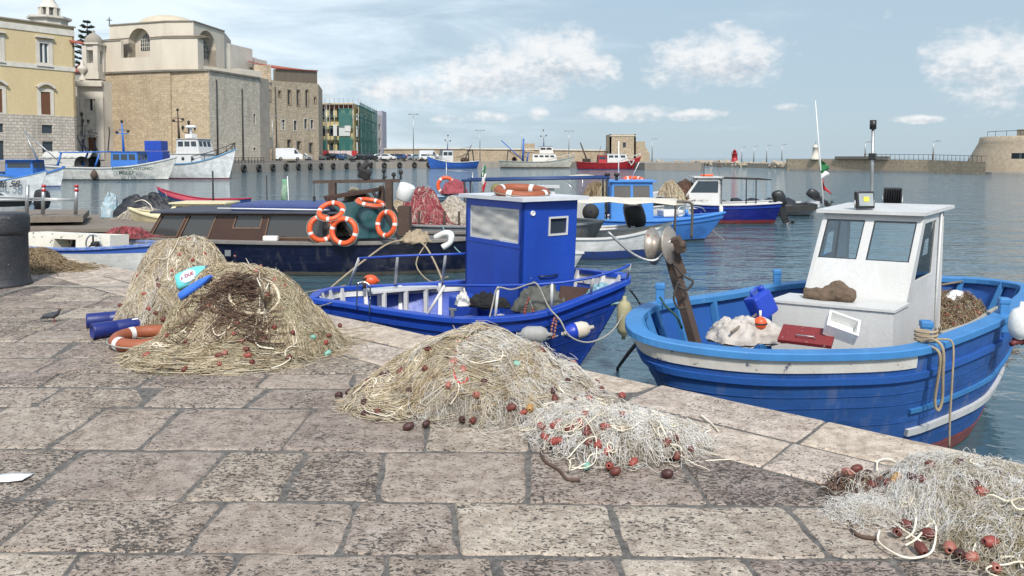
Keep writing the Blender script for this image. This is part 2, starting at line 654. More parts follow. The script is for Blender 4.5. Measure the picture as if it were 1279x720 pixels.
def mortar_mat():
 k = NT('mortar')
 v = k.coord()
 k.base(k.mix(k.ramp(k.noise(v, 22, 6, .7), .35, .7), (.06, .055, .05), (.20, .185, .165)))
 k.rough(.95)
 k.normal(k.bump(k.noise(v, 60, 5, .7), .9, .012))
 return k.m
MORTAR = mortar_mat()
def clip_poly(poly, d):
 """keep the part of poly on the land side, d metres from the edge"""
 out = []
 fn = lambda p: (Vector((p[0], p[1], 0)) - E0).dot(EN) + d
 for i in range(len(poly)):
  a, b = poly[i], poly[(i + 1) % len(poly)]
  fa, fb = fn(a), fn(b)
  if fa <= 0:
   out.append(a)
  if (fa < 0) != (fb < 0) and abs(fa - fb) > 1e-9:
   t = fa / (fa - fb)
   out.append((a[0] + (b[0] - a[0]) * t, a[1] + (b[1] - a[1]) * t))
 return out
def poly_area(p):
 return .5 * sum(p[i][0] * p[(i + 1) % len(p)][1] - p[(i + 1) % len(p)][0] * p[i][1] for i in range(len(p)))
def add_stone(mb, poly, gap, rough_edge, rnd, round_r=.05):
 """one worn block: wavy outline, rounded arris, slight tilt of the top"""
 c = Vector((sum(p[0] for p in poly) / len(poly), sum(p[1] for p in poly) / len(poly), 0))
 pts = []
 m = len(poly)
 # offset inwards
 P = [Vector((p[0], p[1], 0)) for p in poly]
 off = []
 for i in range(m):
  a, b, d = P[i - 1], P[i], P[(i + 1) % m]
  e1, e2 = (b - a), (d - b)
  if e1.length < 1e-4 or e2.length < 1e-4:
   continue
  n1 = Vector((-e1.y, e1.x, 0)).normalized()
  n2 = Vector((-e2.y, e2.x, 0)).normalized()
  q = (n1 + n2)
  q = q / max(.4, q.dot(n1)) if q.length > 1e-4 else n1
  off.append(b + q * gap)
 m = len(off)
 if m < 3:
  return
 for i in range(m):
  a, b, d = off[i - 1], off[i], off[(i + 1) % m]
  r1 = min(round_r * rnd.uniform(.6, 1.6), (b - a).length * .35, (d - b).length * .35) * max(.12, 1 - max(0, (a - b).normalized().dot((d - b).normalized())) * 1.4)
  s, e = b + (a - b).normalized() * r1, b + (d - b).normalized() * r1
  pts += [s, s.lerp(b, .55).lerp(e.lerp(b, .55), .5), e]
  nxt = off[(i + 1) % m]
  L = (nxt - e).length
  k = max(1, int(L / .07))
  for j in range(1, k):
   pts.append(e.lerp(nxt, j / k * .94))
 sd = rnd.uniform(0, 50)
 q = []
 from mathutils import noise as mn
 for p in pts:
  w = Vector((mn.noise(Vector((p.x * 6 + sd, p.y * 6, 1))), mn.noise(Vector((p.x * 6, p.y * 6 + sd, 9))), 0)) * rough_edge
  w += Vector((mn.noise(Vector((p.x * 22 + sd, p.y * 22, 3))), mn.noise(Vector((p.x * 22, p.y * 22 + sd, 5))), 0)) * rough_edge * .55
  q.append(p + w)
 tx, ty, tz = rnd.uniform(-.012, .012), rnd.uniform(-.012, .012), rnd.uniform(-.005, .003)
 n = len(q)
 vs = []
 for (ins, z) in ((0, -.05), (.002, -.010), (.010, -.0035), (.024, -.0006), (.05, 0.0)):
  for p in q:
   d = (c - p)
   dl = max(d.length, 1e-4)
   pp = p + d / dl * min(ins, dl * .5)
   vs.append((pp.x, pp.y, z + tz + tx * (pp.x - c.x) + ty * (pp.y - c.y)))
 fs = []
 for r_ in range(4):
  for i in range(n):
   j = (i + 1) % n
   fs.append((r_ * n + i, r_ * n + j, (r_ + 1) * n + j, (r_ + 1) * n + i))
 vs.append((c.x, c.y, tz))
 for i in range(n):
  fs.append((4 * n + i, 4 * n + (i + 1) % n, 5 * n))
 mb.add(vs, fs, 0, True)
def build_quay():
 rnd = random.Random(3)
 C = Vector((-math.sin(R(3.3)), math.cos(R(3.3)), 0))
 U = Vector((math.cos(R(1.0)), -math.sin(R(1.0)), 0))
 # row limits read at photo x = 240, joints read in the middle of each row
 ys = [760, 690, 625, 562, 509, 484, 466]
 rows = [gp(240, y).dot(Vector((0, 1, 0))) for y in ys]
 def uv(p):
  v = p.y * math.cos(R(1.0)) + p.x * math.sin(R(1.0))
  v = v / (math.cos(R(3.3)) * math.cos(R(1)) - math.sin(R(3.3)) * math.sin(R(1)))
  u = (p.x + v * math.sin(R(3.3))) / math.cos(R(1.0))
  return u, v
 vlim = [uv(gp(240, y))[1] for y in ys]
 jx = {0: [(-120, 715), (85, 715), (280, 715), (478, 715), (623, 715), (775, 715), (950, 715), (1120, 715)],
          1: [(33, 657), (258, 657), (437, 657), (571, 657), (778, 657), (1010, 657), (1200, 657)],
          2: [(-90, 594), (55, 594), (255, 594), (369, 594), (477, 594), (660, 594), (867, 594), (1010, 594)],
          3: [(-40, 535), (97, 535), (200, 535), (372, 535), (532, 535), (660, 535), (850, 535), (960, 535)],
          4: [(58, 497), (188, 497), (320, 497), (470, 497), (640, 497), (760, 497)],
          5: [(-30, 475), (58, 475), (185, 475), (330, 475), (440, 475), (560, 475), (700, 475)]}
 vl = list(vlim)
 v = vl[-1]
 while v < 21:
  v += rnd.uniform(.36, .66)
  vl.append(v)
 mb = MB()
 for i in range(len(vl) - 1):
  v0, v1 = vl[i], vl[i + 1]
  if i in jx:
   us = [uv(gp(*p))[0] for p in jx[i]]
   while us[0] > -4 - v0:
    us.insert(0, us[0] - rnd.uniform(.55, 1.05))
   while us[-1] < 4.5:
    us.append(us[-1] + rnd.uniform(.55, 1.05))
  else:
   us = [-6 - v0]
   while us[-1] < 2:
    us.append(us[-1] + rnd.uniform(.5, 1.15))
  tilt = [(rnd.uniform(-.03, .03), rnd.uniform(-.03, .03)) for _ in us]
  for q_ in range(len(us) - 1):
   a, b, ta, tb = us[q_], us[q_ + 1], tilt[q_], tilt[q_ + 1]
   poly = [U * (a + ta[0]) + C * v0, U * (b + tb[0]) + C * v0, U * (b + tb[1]) + C * v1, U * (a + ta[1]) + C * v1]
   poly = clip_poly([(p.x, p.y) for p in poly], .98)
   if len(poly) >= 3 and poly_area(poly) > .004:
    add_stone(mb, poly, rnd.uniform(.004, .011), .017, rnd, .034)
 # kerb-like coping: two courses of long blocks along the water
 cb = MB()
 jo = [(1230, 567, 0), (1033, 525, 0), (826, 480, 0), (640, 438, 0)]
 ss = sorted((gp(x, y) - E0).dot(ED) for x, y, _ in jo)
 while ss[0] > -19:
  ss.insert(0, ss[0] - rnd.uniform(.75, 1.25))
 while ss[-1] < 5:
  ss.append(ss[-1] + rnd.uniform(.7, 1.1))
 s2 = [x + rnd.uniform(-.15, .2) for x in ss]
 for (s_, d0, d1) in ((ss, .0, .50), (s2, .505, .975)):
  for a, b in zip(s_[:-1], s_[1:]):
   e = rnd.uniform(-.012, .012)
   pl = [E0 + ED * a - EN * d1, E0 + ED * b - EN * d1, E0 + ED * b - EN * (d0 + e + .012), E0 + ED * a - EN * (d0 + e + .012)]
   add_stone(cb, [(p.x, p.y) for p in pl], rnd.uniform(.001, .003), .005, rnd, .012)
 a, b = E0 - ED * 26 - EN * .03, E0 + ED * 9 - EN * .03
 q = MB()
 q.prism([(b.x, b.y), (a.x, a.y), (a.x - 16, a.y - 4), (-14, -4), (10, -6)][::1], -3.5, -.008)
 o = q.build('quay', [MORTAR])
 tag(o, kind='structure')
 o2 = mb.build('paving', [STONE])
 tag(o2, kind='structure')
 o3 = cb.build('quay_edge', [COPING])
 tag(o3, kind='structure')
build_quay()
def water():
 k = NT('sea_water')
 v = k.coord()
 k.base((.052, .098, .122))
 k.rough(.04)
 k.b.inputs['IOR'].default_value = 1.48
 vs = k.coord((.42, 1, 1), rot=(0, 0, .2))
 vs2 = k.coord((.55, 1, 1), rot=(0, 0, -.25))
 h = k.math('ADD', k.math('MULTIPLY', k.noise(vs, 3.4, 3, .5, .3), .30), k.math('MULTIPLY', k.noise(vs2, .85, 3, .5, .2), .85))
 h = k.math('ADD', h, k.math('MULTIPLY', k.noise(v, .22, 2, .5), .9))
 h = k.math('ADD', h, k.math('MULTIPLY', k.noise(vs2, 8.5, 2, .5, .2), .13))
 # the strip close to the quay lies in shelter
 sp = k.n('ShaderNodeSeparateXYZ')
 k.l(v, sp.inputs[0])
 dist = k.math('SQRT', k.math('ADD', k.math('MULTIPLY', sp.outputs[0], sp.outputs[0]), k.math('MULTIPLY', sp.outputs[1], sp.outputs[1])))
 nd = k.n('ShaderNodeMapRange')
 k.l(dist, nd.inputs[0])
 nd.inputs[1].default_value, nd.inputs[2].default_value = 8, 34
 nd.inputs[3].default_value, nd.inputs[4].default_value = .22, 1.0
 bp = k.n('ShaderNodeBump')
 bp.inputs['Distance'].default_value = .30
 k.l(nd.outputs[0], bp.inputs['Strength'])
 k.l(h, bp.inputs['Height'])
 k.normal(bp.outputs[0])
 mb = MB()
 mb.add([(-3000, -500, WATER), (3000, -500, WATER), (3000, 5000, WATER), (-3000, 5000, WATER)], [(0, 1, 2, 3)])
 tag(mb.build('water', [k.m]), kind='structure')
water()
# ================================================================== nets
def strand_mat(name, tones, rough=.85):
 k = NT(name)
 geo = k.n('ShaderNodeNewGeometry')
 rp = k.n('ShaderNodeValToRGB')
 el = rp.color_ramp.elements
 el[0].position, el[0].color = 0, (*tones[0], 1)
 el[1].position, el[1].color = 1, (*tones[-1], 1)
 for i, tcol in enumerate(tones[1:-1]):
  e = el.new((i + 1) / (len(tones) - 1))
  e.color = (*tcol, 1)
 k.l(geo.outputs['Random Per Island'], rp.inputs[0])
 v = k.coord()
 k.base(k.mix(k.ramp(k.noise(v, 9, 4), .4, .7), rp.outputs[0], k.mix(1.0, rp.outputs[0], (.72, .66, .58), 'MULTIPLY')))
 k.rough(rough)
 MATS[name] = k.m
 return k.m
BEIGE = strand_mat('net_twine_beige', [(.36, .29, .18), (.54, .46, .33), (.68, .61, .48), (.46, .38, .25), (.24, .18, .11)])
PALE = strand_mat('net_twine_pale', [(.44, .39, .32), (.60, .56, .49), (.52, .45, .35), (.68, .65, .60), (.38, .35, .32)])
WHITE = strand_mat('net_monofilament', [(.72, .71, .68), (.80, .80, .80), (.66, .62, .56), (.78, .77, .72)])
OLIVE = strand_mat('net_twine_olive', [(.36, .31, .19), (.50, .44, .30), (.26, .22, .135), (.60, .54, .40)])
BROWN = strand_mat('net_twine_brown', [(.10, .055, .04), (.16, .09, .06), (.07, .045, .035), (.22, .14, .10)])
TANGLE = strand_mat('net_twine_dull', [(.24, .18, .10), (.34, .26, .15), (.16, .11, .07), (.40, .32, .2)])
MAROON = strand_mat('net_twine_maroon', [(.33, .05, .07), (.42, .10, .11), (.24, .03, .05), (.5, .2, .2)])
CORD = strand_mat('cord_cream', [(.72, .66, .52), (.80, .75, .64), (.66, .58, .42)])
REDCORD = strand_mat('cord_red', [(.45, .03, .03), (.5, .05, .05)])
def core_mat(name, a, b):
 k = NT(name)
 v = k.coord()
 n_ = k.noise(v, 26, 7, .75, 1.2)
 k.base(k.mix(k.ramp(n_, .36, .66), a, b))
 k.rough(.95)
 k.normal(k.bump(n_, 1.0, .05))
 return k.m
CORE = core_mat('net_bundle', (.035, .025, .018), (.26, .20, .13))  # darkened core: its colour stands in for shade in gaps between strands
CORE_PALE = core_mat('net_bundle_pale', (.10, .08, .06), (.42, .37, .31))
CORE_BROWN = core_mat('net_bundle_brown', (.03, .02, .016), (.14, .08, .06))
FLOATM = []
for nm, c in (('float_brown', (.13, .032, .022)), ('float_dark', (.06, .02, .018)), ('float_salmon', (.34, .12, .09)),
              ('float_red', (.27, .055, .04)), ('float_ochre', (.40, .22, .07)), ('float_green', (.20, .42, .33)), ('float_cream', (.62, .5, .33))):
 FLOATM.append(paint(nm, c, tuple(x * .6 for x in c), .6, 20, .55, bump=.2, fine=90))
def float_mesh(i, L=.033, r=.024):
 mb = MB()
 pr = [(.006, -L * .8), (.010, -L * .97), (r * .62, -L * .86), (r * .92, -L * .45), (r, 0), (r * .92, L * .45), (r * .62, L * .86), (.010, L * .97), (.006, L * .8)]
 mb.lathe(pr, n=12)
 me = mb.build('float', [FLOATM[i]])
 d = me.data
 bpy.data.objects.remove(me)
 return d
FLOATS = [float_mesh(i) for i in range(len(FLOATM))]
class Pile:
 """heap of netting; lobes = (x, y, rx, ry, height, turn) in world metres above z0"""
 def __init__(self, name, label, lobes, z0=0.0, group=None, lump=.05, seed=1, cat='fishing net', fold=.12):
  self.fold = fold
  self.L = lobes
  self.z0 = z0
  self.lump = lump
  self.rg = np.random.default_rng(seed)
  self.ph = self.rg.uniform(0, 6.28, 12)
  self.fq = self.rg.uniform(3, 11, (12, 2)) * self.rg.choice([-1, 1], (12, 2))
  cx, cy = lobes[0][0], lobes[0][1]
  self.c = np.array([cx, cy])
  self.root = thing(name, label, cat, (cx, cy, z0), group=group)
 def H(self, x, y):
  x, y = np.asarray(x, float), np.asarray(y, float)
  acc = np.zeros_like(x)
  for (cx, cy, rx, ry, h, rot) in self.L:
   c, s = math.cos(rot), math.sin(rot)
   u = ((x - cx) * c + (y - cy) * s) / rx
   v = (-(x - cx) * s + (y - cy) * c) / ry
   d = np.sqrt(u * u + v * v)
   q = np.clip(1 - d, 0, 1)
   prof = h * np.where(d < 1, (1 - np.clip(d, 0, 1) ** 2.7), 0)
   acc = np.maximum(acc, prof)
  a = np.arctan2(y - self.c[1], x - self.c[0])
  rr = np.hypot(x - self.c[0], y - self.c[1])
  rd = 0
  for k_, (m_, p_) in enumerate(((5, 4.0), (9, -7.0), (16, 9.0))):
   rd = rd + (1 - np.abs(np.sin(m_ * .5 * a + p_ * rr + self.ph[k_] + .8 * np.sin(3 * a + 5 * rr)))) * (.62, .5, .42)[k_]
  acc = acc * (1 + self.fold * (rd - .55) * np.clip(rr * 2.2, 0, 1))
  w = np.zeros_like(x)
  for i in range(12):
   w += np.sin(x * self.fq[i, 0] + y * self.fq[i, 1] + self.ph[i]) / (2.2 + .25 * i)
  return acc + self.lump * w * np.clip(acc * 6, 0, 1) * .55
 def core(self, m, n=44, name='bundle'):
  """the body of the heap, built over each lobe"""
  Vs, Fs, o = [], [], 0
  for (cx, cy, rx, ry, h, rot) in self.L:
   a = np.linspace(0, 2 * PI, n, endpoint=False)
   r = np.linspace(0, 1.0, 16) ** .8
   A, Q = np.meshgrid(a, r)
   wob = 1 + .06 * np.sin(3 * A + cx) + .05 * np.sin(7 * A + cy)
   X0, Y0 = rx * Q * wob * np.cos(A), ry * Q * wob * np.sin(A)
   X = cx + X0 * math.cos(rot) - Y0 * math.sin(rot)
   Y = cy + X0 * math.sin(rot) + Y0 * math.cos(rot)
   Z = self.H(X, Y) - .012
   Z += self.rg.normal(0, .008, Z.shape) * (Q < .97)
   V = np.stack([X - self.c[0], Y - self.c[1], Z], -1).reshape(-1, 3)
   idx = np.arange(len(r) * n).reshape(len(r), n)
   F = np.stack([idx[:-1], np.roll(idx[:-1], -1, 1), np.roll(idx[1:], -1, 1), idx[1:]], -1).reshape(-1, 4)[:, ::-1]
   Vs.append(V)
   Fs.append(F + o)
   o += len(V)
  return numpy_mesh(name, np.concatenate(Vs), np.concatenate(Fs), m, parent=self.root)
 def put(self, P, r, m, name, n=3, kind=None):
  P = P - np.array([self.c[0], self.c[1], self.z0]) + np.array([0, 0, self.z0])
  V, F = strands(P, r, n)
  o = numpy_mesh(name, V, F, m, parent=self.root)
  if kind:
   o['kind'] = kind
  return o
 def noise1(self, S, N, k=4):
  t = np.linspace(0, 1, N)[None, :]
  w = np.zeros((S, N))
  for i in range(1, k + 1):
   w += np.sin(2 * PI * i * t * self.rg.uniform(.5, 1.3, (S, 1)) + self.rg.uniform(0, 6.28, (S, 1))) * self.rg.normal(0, 1, (S, 1)) / i ** .8
  return w
 def combed(self, lobe, guides, kidsn, m, r=.0022, r0=(0, .55), r1=(.7, 1.04), drift=.7, spread=.02, N=16, lift=.012, arc=None, name='netting'):
  """twine hanging down the flanks in hanks"""
  cx, cy, rx, ry, h, rot = self.L[lobe]
  rg = self.rg
  t = np.linspace(0, 1, N)[None, :]
  a0 = rg.uniform(*(arc or (0, 2 * PI)), (guides, 1))
  A = a0 + drift * rg.normal(0, .6, (guides, 1)) * t + .17 * self.noise1(guides, N, 6)
  Rr = rg.uniform(*r0, (guides, 1)) * (1 - t) + rg.uniform(*r1, (guides, 1)) * t
  A = np.repeat(A, kidsn, 0)
  Rr = np.repeat(Rr, kidsn, 0)
  S = len(A)
  sp_ = spread / max(rx, ry)
  A = A + (rg.normal(0, 1, (S, 1)) + .8 * self.noise1(S, N, 7)) * sp_ / np.maximum(Rr, .35)
  Rr = Rr + (rg.normal(0, 1.6, (S, 1)) + .5 * self.noise1(S, N)) * sp_
  X0, Y0 = rx * Rr * np.cos(A), ry * Rr * np.sin(A)
  X = cx + X0 * math.cos(rot) - Y0 * math.sin(rot)
  Y = cy + X0 * math.sin(rot) + Y0 * math.cos(rot)
  gl = np.repeat(np.abs(rg.normal(0, lift * 1.3, (guides, 1))), kidsn, 0)
  Z = self.H(X, Y) + gl + np.abs(rg.normal(0, lift * .6, (S, 1))) + .006 * self.noise1(S, N)
  Z = np.maximum(Z, .003)
  return self.put(np.stack([X, Y, Z], -1), r * rg.uniform(.7, 1.35, S), m, name)
 def wander(self, S, m, r, length, N=18, curl=3.0, lift=.02, where=None, name='netting', lobes=None, out=1.0, n=3, z_noise=.01):
  """stray fibres and loops lying over the heap"""
  rg = self.rg
  li = rg.integers(0, len(self.L), S) if lobes is None else rg.choice(lobes, S)
  La = np.array(self.L)[li]
  q = np.sqrt(rg.uniform(0, 1, S)) * out
  a = rg.uniform(0, 2 * PI, S)
  X0, Y0 = La[:, 2] * q * np.cos(a), La[:, 3] * q * np.sin(a)
  c, s = np.cos(La[:, 5]), np.sin(La[:, 5])
  x0 = La[:, 0] + X0 * c - Y0 * s
  y0 = La[:, 1] + X0 * s + Y0 * c
  if where is not None:
   x0, y0 = where(S)
  th = rg.uniform(0, 2 * PI, (S, 1)) + np.cumsum(curl / N * (rg.normal(0, 1, (S, 1)) * 1.2 + self.noise1(S, N, 3) * .9), axis=1)
  ln = length * rg.uniform(.5, 1.3, (S, 1)) / N
  X = x0[:, None] + np.cumsum(np.cos(th) * ln, 1)
  Y = y0[:, None] + np.cumsum(np.sin(th) * ln, 1)
  Z = self.H(X, Y) + np.abs(rg.normal(0, lift, (S, 1))) + z_noise * self.noise1(S, N)
  Z = np.maximum(Z, .003)
  return self.put(np.stack([X, Y, Z], -1), r * rg.uniform(.8, 1.2, S), m, name, n)
 def hit(self, x, y):
  """where the sight line of a photo pixel meets the heap"""
  o = Vector((0, 0, CAM_H))
  d = (gp(x, y, self.z0) - o)
  for i in range(400):
   p = o + d * (.5 + .5 * i / 400)
   if p.z - self.z0 <= float(self.H(p.x, p.y)):
    return p
  return o + d
 def line(self, pixels, r, m, name='cord', lift=.012):
  P = [self.hit(*q) + Vector((0, 0, lift)) for q in pixels]
  P = smooth_loop(P, 6, False)
  mb = MB()
  mb.tube([p - self.root.location for p in P], r, 6)
  return mb.build(name, m, self.root)
 def floats(self, pix, kinds=(0, 0, 1, 3), scale=.9):
  rg = random.Random(len(pix))
  for q in pix:
   k = q[2] if len(q) > 2 else rg.choice(kinds)
   p = self.hit(q[0], q[1])
   o = bpy.data.objects.new('float', FLOATS[k])
   COL.objects.link(o)
   o.parent = self.root
   o.location = p - self.root.location + Vector((0, 0, .024))
   o.rotation_euler = (rg.uniform(.8, 2.2), rg.uniform(-.4, .4), rg.uniform(0, 6.3))
   s = rg.uniform(.85, 1.12) * scale
   o.scale = (s, s, s * rg.uniform(.9, 1.15))
def cpx(lst, k, ox, oy):
 return [(ox + q[0] * k, oy + q[1] * k, *q[2:]) for q in lst]
def nets():
 g = 'fishing nets heaped on the quay'
 # ---- large heap in front, left
 b = gp(305, 432)
 P = globals()['PILE_B'] = Pile('fishing_net', 'tallest beige net heap at left with dark brown folds in its front', [
  (b.x, b.y, .72, .68, .66, 0), (b.x - .08, b.y - .42, .80, .48, .15, -.1), (b.x + .38, b.y + .08, .56, .42, .30, -.6)], group=g, seed=11, lump=.06)
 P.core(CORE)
 P.combed(0, 100, 9, BEIGE, .0024, spread=.018, lift=.014)
 P.combed(0, 60, 9, OLIVE, .0022, r0=(.2, .7), r1=(.85, 1.1), spread=.022)
 P.combed(1, 60, 10, BEIGE, .0022, r0=(.3, .8), r1=(.85, 1.06), spread=.03, lift=.008)
 P.combed(2, 40, 9, BEIGE, .0024, spread=.02)
 P.wander(3600, OLIVE, .0012, .26, curl=8, lift=.008)
 P.wander(1200, BEIGE, .002, .5, curl=4, lift=.014, lobes=[0, 2])
 P.wander(22, CORD, .0042, .9, N=40, curl=10, lift=.02, name='cord', n=5, out=.7)
 dark = cpx([(660, 360), (585, 540)], .3055, 80, 280)
 P.combed(0, 10, 9, BROWN, .0027, r0=(.44, .6), r1=(.80, .99), arc=(-1.95, -1.05), spread=.02, lift=.03, name='dark_netting')
 P.combed(0, 8, 8, BROWN, .0027, r0=(.34, .42), r1=(.52, .66), arc=(-1.6, -.95), spread=.018, lift=.034, name='dark_netting')
 lo = cpx([(700, 250), (680, 320), (720, 370), (790, 385), (850, 370), (880, 320), (850, 260), (780, 240)], .3055, 80, 280)
 P.line(lo + [lo[0]], .016, BEIGE, 'hank', .035)
 P.line(cpx([(745, 150), (790, 240), (815, 320), (815, 440), (780, 480), (800, 520), (860, 530)], .3055, 80, 280), .005, CORD, lift=.04)
 P.line(cpx([(870, 190), (840, 260), (815, 330), (835, 440), (815, 500)], .3055, 80, 280), .005, CORD, lift=.04)
 P.floats(cpx([(340, 546), (495, 606), (500, 497), (637, 585, 2), (660, 540), (635, 550), (752, 550), (770, 577), (920, 558), (695, 460, 2), (708, 420),
                  (725, 492), (745, 525), (860, 432), (935, 455), (857, 358, 6), (833, 300, 2), (860, 245), (715, 283, 2), (738, 300), (787, 205), (805, 178, 2),
                  (812, 222), (700, 137), (925, 238), (1083, 467), (1130, 425), (1072, 497), (905, 265), (595, 345), (425, 467), (690, 385), (815, 480), (1080, 540, 5), (1020, 474, 5)],
                 .3055, 80, 280), (0, 2, 3, 0))
 # ---- heap behind it
 a = gp(226, 398)
 P = Pile('fishing_net', 'rounded beige net heap behind the tallest one, holding plastic bottles', [
  (a.x + .05, a.y, .62, .62, .80, 0), (a.x - .02, a.y - .25, .50, .45, .5, .3)], group=g, seed=12, lump=.06)
 global PILE_A
 PILE_A = P
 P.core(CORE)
 P.combed(0, 100, 10, BEIGE, .0026, spread=.018, lift=.014)
 P.combed(1, 60, 10, PALE, .0024, spread=.02)
 P.wander(2600, BEIGE, .0015, .35, curl=7, lift=.012)
 P.wander(24, CORD, .0045, .8, N=40, curl=10, lift=.02, name='cord', n=5, out=.6)
 P.floats(cpx([(515, 78, 2), (475, 135), (573, 132), (528, 157), (305, 222), (385, 240, 1), (235, 345), (350, 357), (330, 297), (375, 375), (388, 262), (628, 108), (445, 200), (410, 400)],
                 .3055, 80, 280), (0, 3, 0))
 # ---- heap in the middle
 c = gp(592, 497)
 P = Pile('fishing_net', 'broad combed beige net heap in the middle, edged with dark brown floats', [
  (c.x + .02, c.y, .74, .56, .40, -.12), (c.x - .36, c.y - .10, .50, .38, .19, .2), (c.x + .50, c.y - .10, .48, .38, .22, -.5)], group=g, seed=13, lump=.05)
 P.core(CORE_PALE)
 P.combed(0, 100, 10, BEIGE, .0020, spread=.016, lift=.012)
 P.combed(0, 60, 10, PALE, .0020, r0=(0, .3), r1=(.4, .8), spread=.02, lift=.014)
 P.combed(1, 90, 10, BEIGE, .0022, spread=.016, r1=(.7, 1.1))
 P.combed(2, 70, 10, PALE, .0020, spread=.02, r1=(.7, 1.1))
 P.wander(3800, PALE, .0011, .26, curl=8, lift=.012, lobes=[0, 0, 1, 2])
 P.wander(500, WHITE, .0012, .3, curl=7, lift=.03, lobes=[0, 2])
 P.wander(34, CORD, .0036, .7, N=40, curl=11, lift=.02, name='cord', n=5, out=.75)
 P.line(cpx([(425, 95), (415, 150), (412, 195), (425, 225), (445, 225), (456, 208)], .4066, 400, 390), .006, REDCORD, 'red_cord', .02)
 P.floats(cpx([(58, 265, 1), (92, 257, 1), (135, 243, 1), (150, 225), (195, 203, 1), (210, 200), (250, 192), (325, 184), (332, 125), (348, 97), (392, 88, 2), (421, 80, 3),
                  (455, 95, 2), (510, 63, 3), (537, 60), (395, 236, 2), (275, 253), (137, 288, 1), (135, 325), (178, 318), (272, 363), (327, 354, 1), (437, 341, 1), (470, 345), (482, 266, 2),
                  (507, 225), (440, 188, 2), (410, 165, 2), (587, 305), (625, 320, 3), (645, 306, 4), (662, 107, 3), (683, 128), (760, 222), (718, 252, 1), (722, 277), (778, 165, 3), (773, 187),
                  (790, 282), (828, 277, 3), (748, 310), (715, 303), (727, 310), (850, 227), (866, 250), (908, 297), (928, 267, 3), (873, 313), (832, 321), (687, 330, 3), (608, 172, 5)],
                 .4066, 400, 390), (0, 0, 1))
 # ---- flat pale net beside it
 d = gp(775, 556)
 P = Pile('fishing_net', 'low white tangled net with looping cord, right of the middle heap', [
  (d.x - .02, d.y, .46, .34, .15, -.15), (d.x + .20, d.y + .06, .34, .22, .10, -.3), (d.x - .22, d.y + .22, .32, .26, .13, .3)], group=g, seed=14, lump=.04)
 P.core(CORE_PALE)
 P.wander(3600, WHITE, .0011, .20, curl=8, lift=.022, out=.95)
 P.wander(900, PALE, .0018, .26, curl=8, lift=.016, out=.9)
 P.wander(90, CORD, .0032, .55, N=36, curl=13, lift=.022, name='cord', n=5, out=.8)
 P.line(cpx([(680, 420), (690, 460), (735, 490), (760, 518), (800, 520)], .4066, 400, 390), .008, BROWN, 'dark_rope', .008)
 P.line(cpx([(1185, 460), (1270, 455), (1400, 470)], .4066, 400, 390)[:2], .003, CORD, 'cord', .006)
 P.line(cpx([(1225, 372), (1200, 345), (1170, 322)], .4066, 400, 390), .005, CORD, 'cord', .012)
 P.floats(cpx([(677, 361, 3), (737, 350), (718, 362, 3), (693, 375), (693, 398, 3), (720, 411), (734, 408), (768, 372), (820, 372), (821, 385), (810, 330), (823, 413), (876, 365, 3),
                  (932, 330), (882, 440), (890, 487, 3), (908, 503), (963, 475, 3), (1067, 510, 1), (1139, 436), (1065, 415), (1090, 402), (1097, 455), (820, 487, 5), (1170, 380, 6), (855, 420, 3), (800, 355)],
                 .4066, 400, 390), (0, 0, 3))
 # ---- nearest net, right corner
 e = gp(1195, 640)
 P = Pile('fishing_net', 'nearest net, a wispy cream tangle in the right corner with brown floats', [
  (e.x + .07, e.y, .43, .36, .20, -.35), (e.x + .22, e.y - .28, .45, .36, .17, 0), (e.x - .33, e.y + .17, .20, .10, .06, -.5), (e.x - .38, e.y - .02, .22, .09, .03, .1)], group=g, seed=15, lump=.035)
 P.core(core_mat('net_bundle_grey', (.30, .26, .20), (.52, .47, .38)))
 P.wander(6500, WHITE, .0008, .20, curl=8, lift=.022, lobes=[0, 0, 0, 1, 3], out=.95)
 P.wander(2600, OLIVE, .0010, .22, curl=7, lift=.018, lobes=[1, 1, 0])
 P.wander(1400, PALE, .0013, .25, curl=6, lift=.016, lobes=[0, 1])
 P.wander(260, BROWN, .0025, .14, curl=7, lift=.014, lobes=[2], name='dark_netting')
 P.wander(30, CORD, .0036, .55, N=36, curl=8, lift=.03, lobes=[0, 1], name='cord', n=6)
 k = (.3432, 840, 500)
 for ln in ([(755, 490), (750, 530), (800, 570), (860, 592), (930, 580), (955, 540), (958, 470), (930, 440)], [(1005, 432), (940, 465), (890, 520), (850, 545)],
               [(945, 262), (925, 310), (930, 350), (900, 385)], [(745, 270), (750, 235), (790, 228), (825, 250), (830, 290)], [(575, 275), (600, 293), (640, 300)],
               [(800, 455), (850, 495), (905, 530)], [(860, 380), (885, 420), (880, 490), (850, 520)], [(1060, 310), (1100, 360), (1105, 415)],
               [(1090, 590), (1105, 540), (1150, 505)], [(1190, 590), (1250, 590), (1275, 630)], [(640, 300), (680, 320), (725, 315)]):
  P.line(cpx(ln, *k), .0045, CORD, 'cord', .02)
 P.line(cpx([(650, 460), (665, 490), (700, 505), (745, 510)], *k), .008, BROWN, 'dark_rope', .008)
 P.floats(cpx([(640, 283, 2), (672, 265, 0), (712, 287), (760, 312), (818, 303, 4), (745, 335, 1), (725, 325), (940, 260, 0), (880, 307), (912, 307), (1045, 250), (1100, 325), (1130, 355, 3),
                  (820, 500), (850, 470), (905, 560, 0), (930, 505), (1010, 557, 2), (1047, 580), (1090, 592, 2), (1160, 537, 3), (1175, 632, 2), (790, 325), (770, 370, 1)], *k), (0, 0, 1), .98)
 # ---- brown net behind the iron bollard
 f = gp(40, 336)
 P = Pile('fishing_net', 'small flat brown net lying at the far quay edge behind the bollard', [(f.x, f.y, .62, .42, .27, -.3), (f.x + .4, f.y - .05, .4, .2, .1, 0)], group=g, seed=16)
 P.core(CORE_BROWN)
 P.wander(700, TANGLE, .004, .5, curl=4, lift=.02)
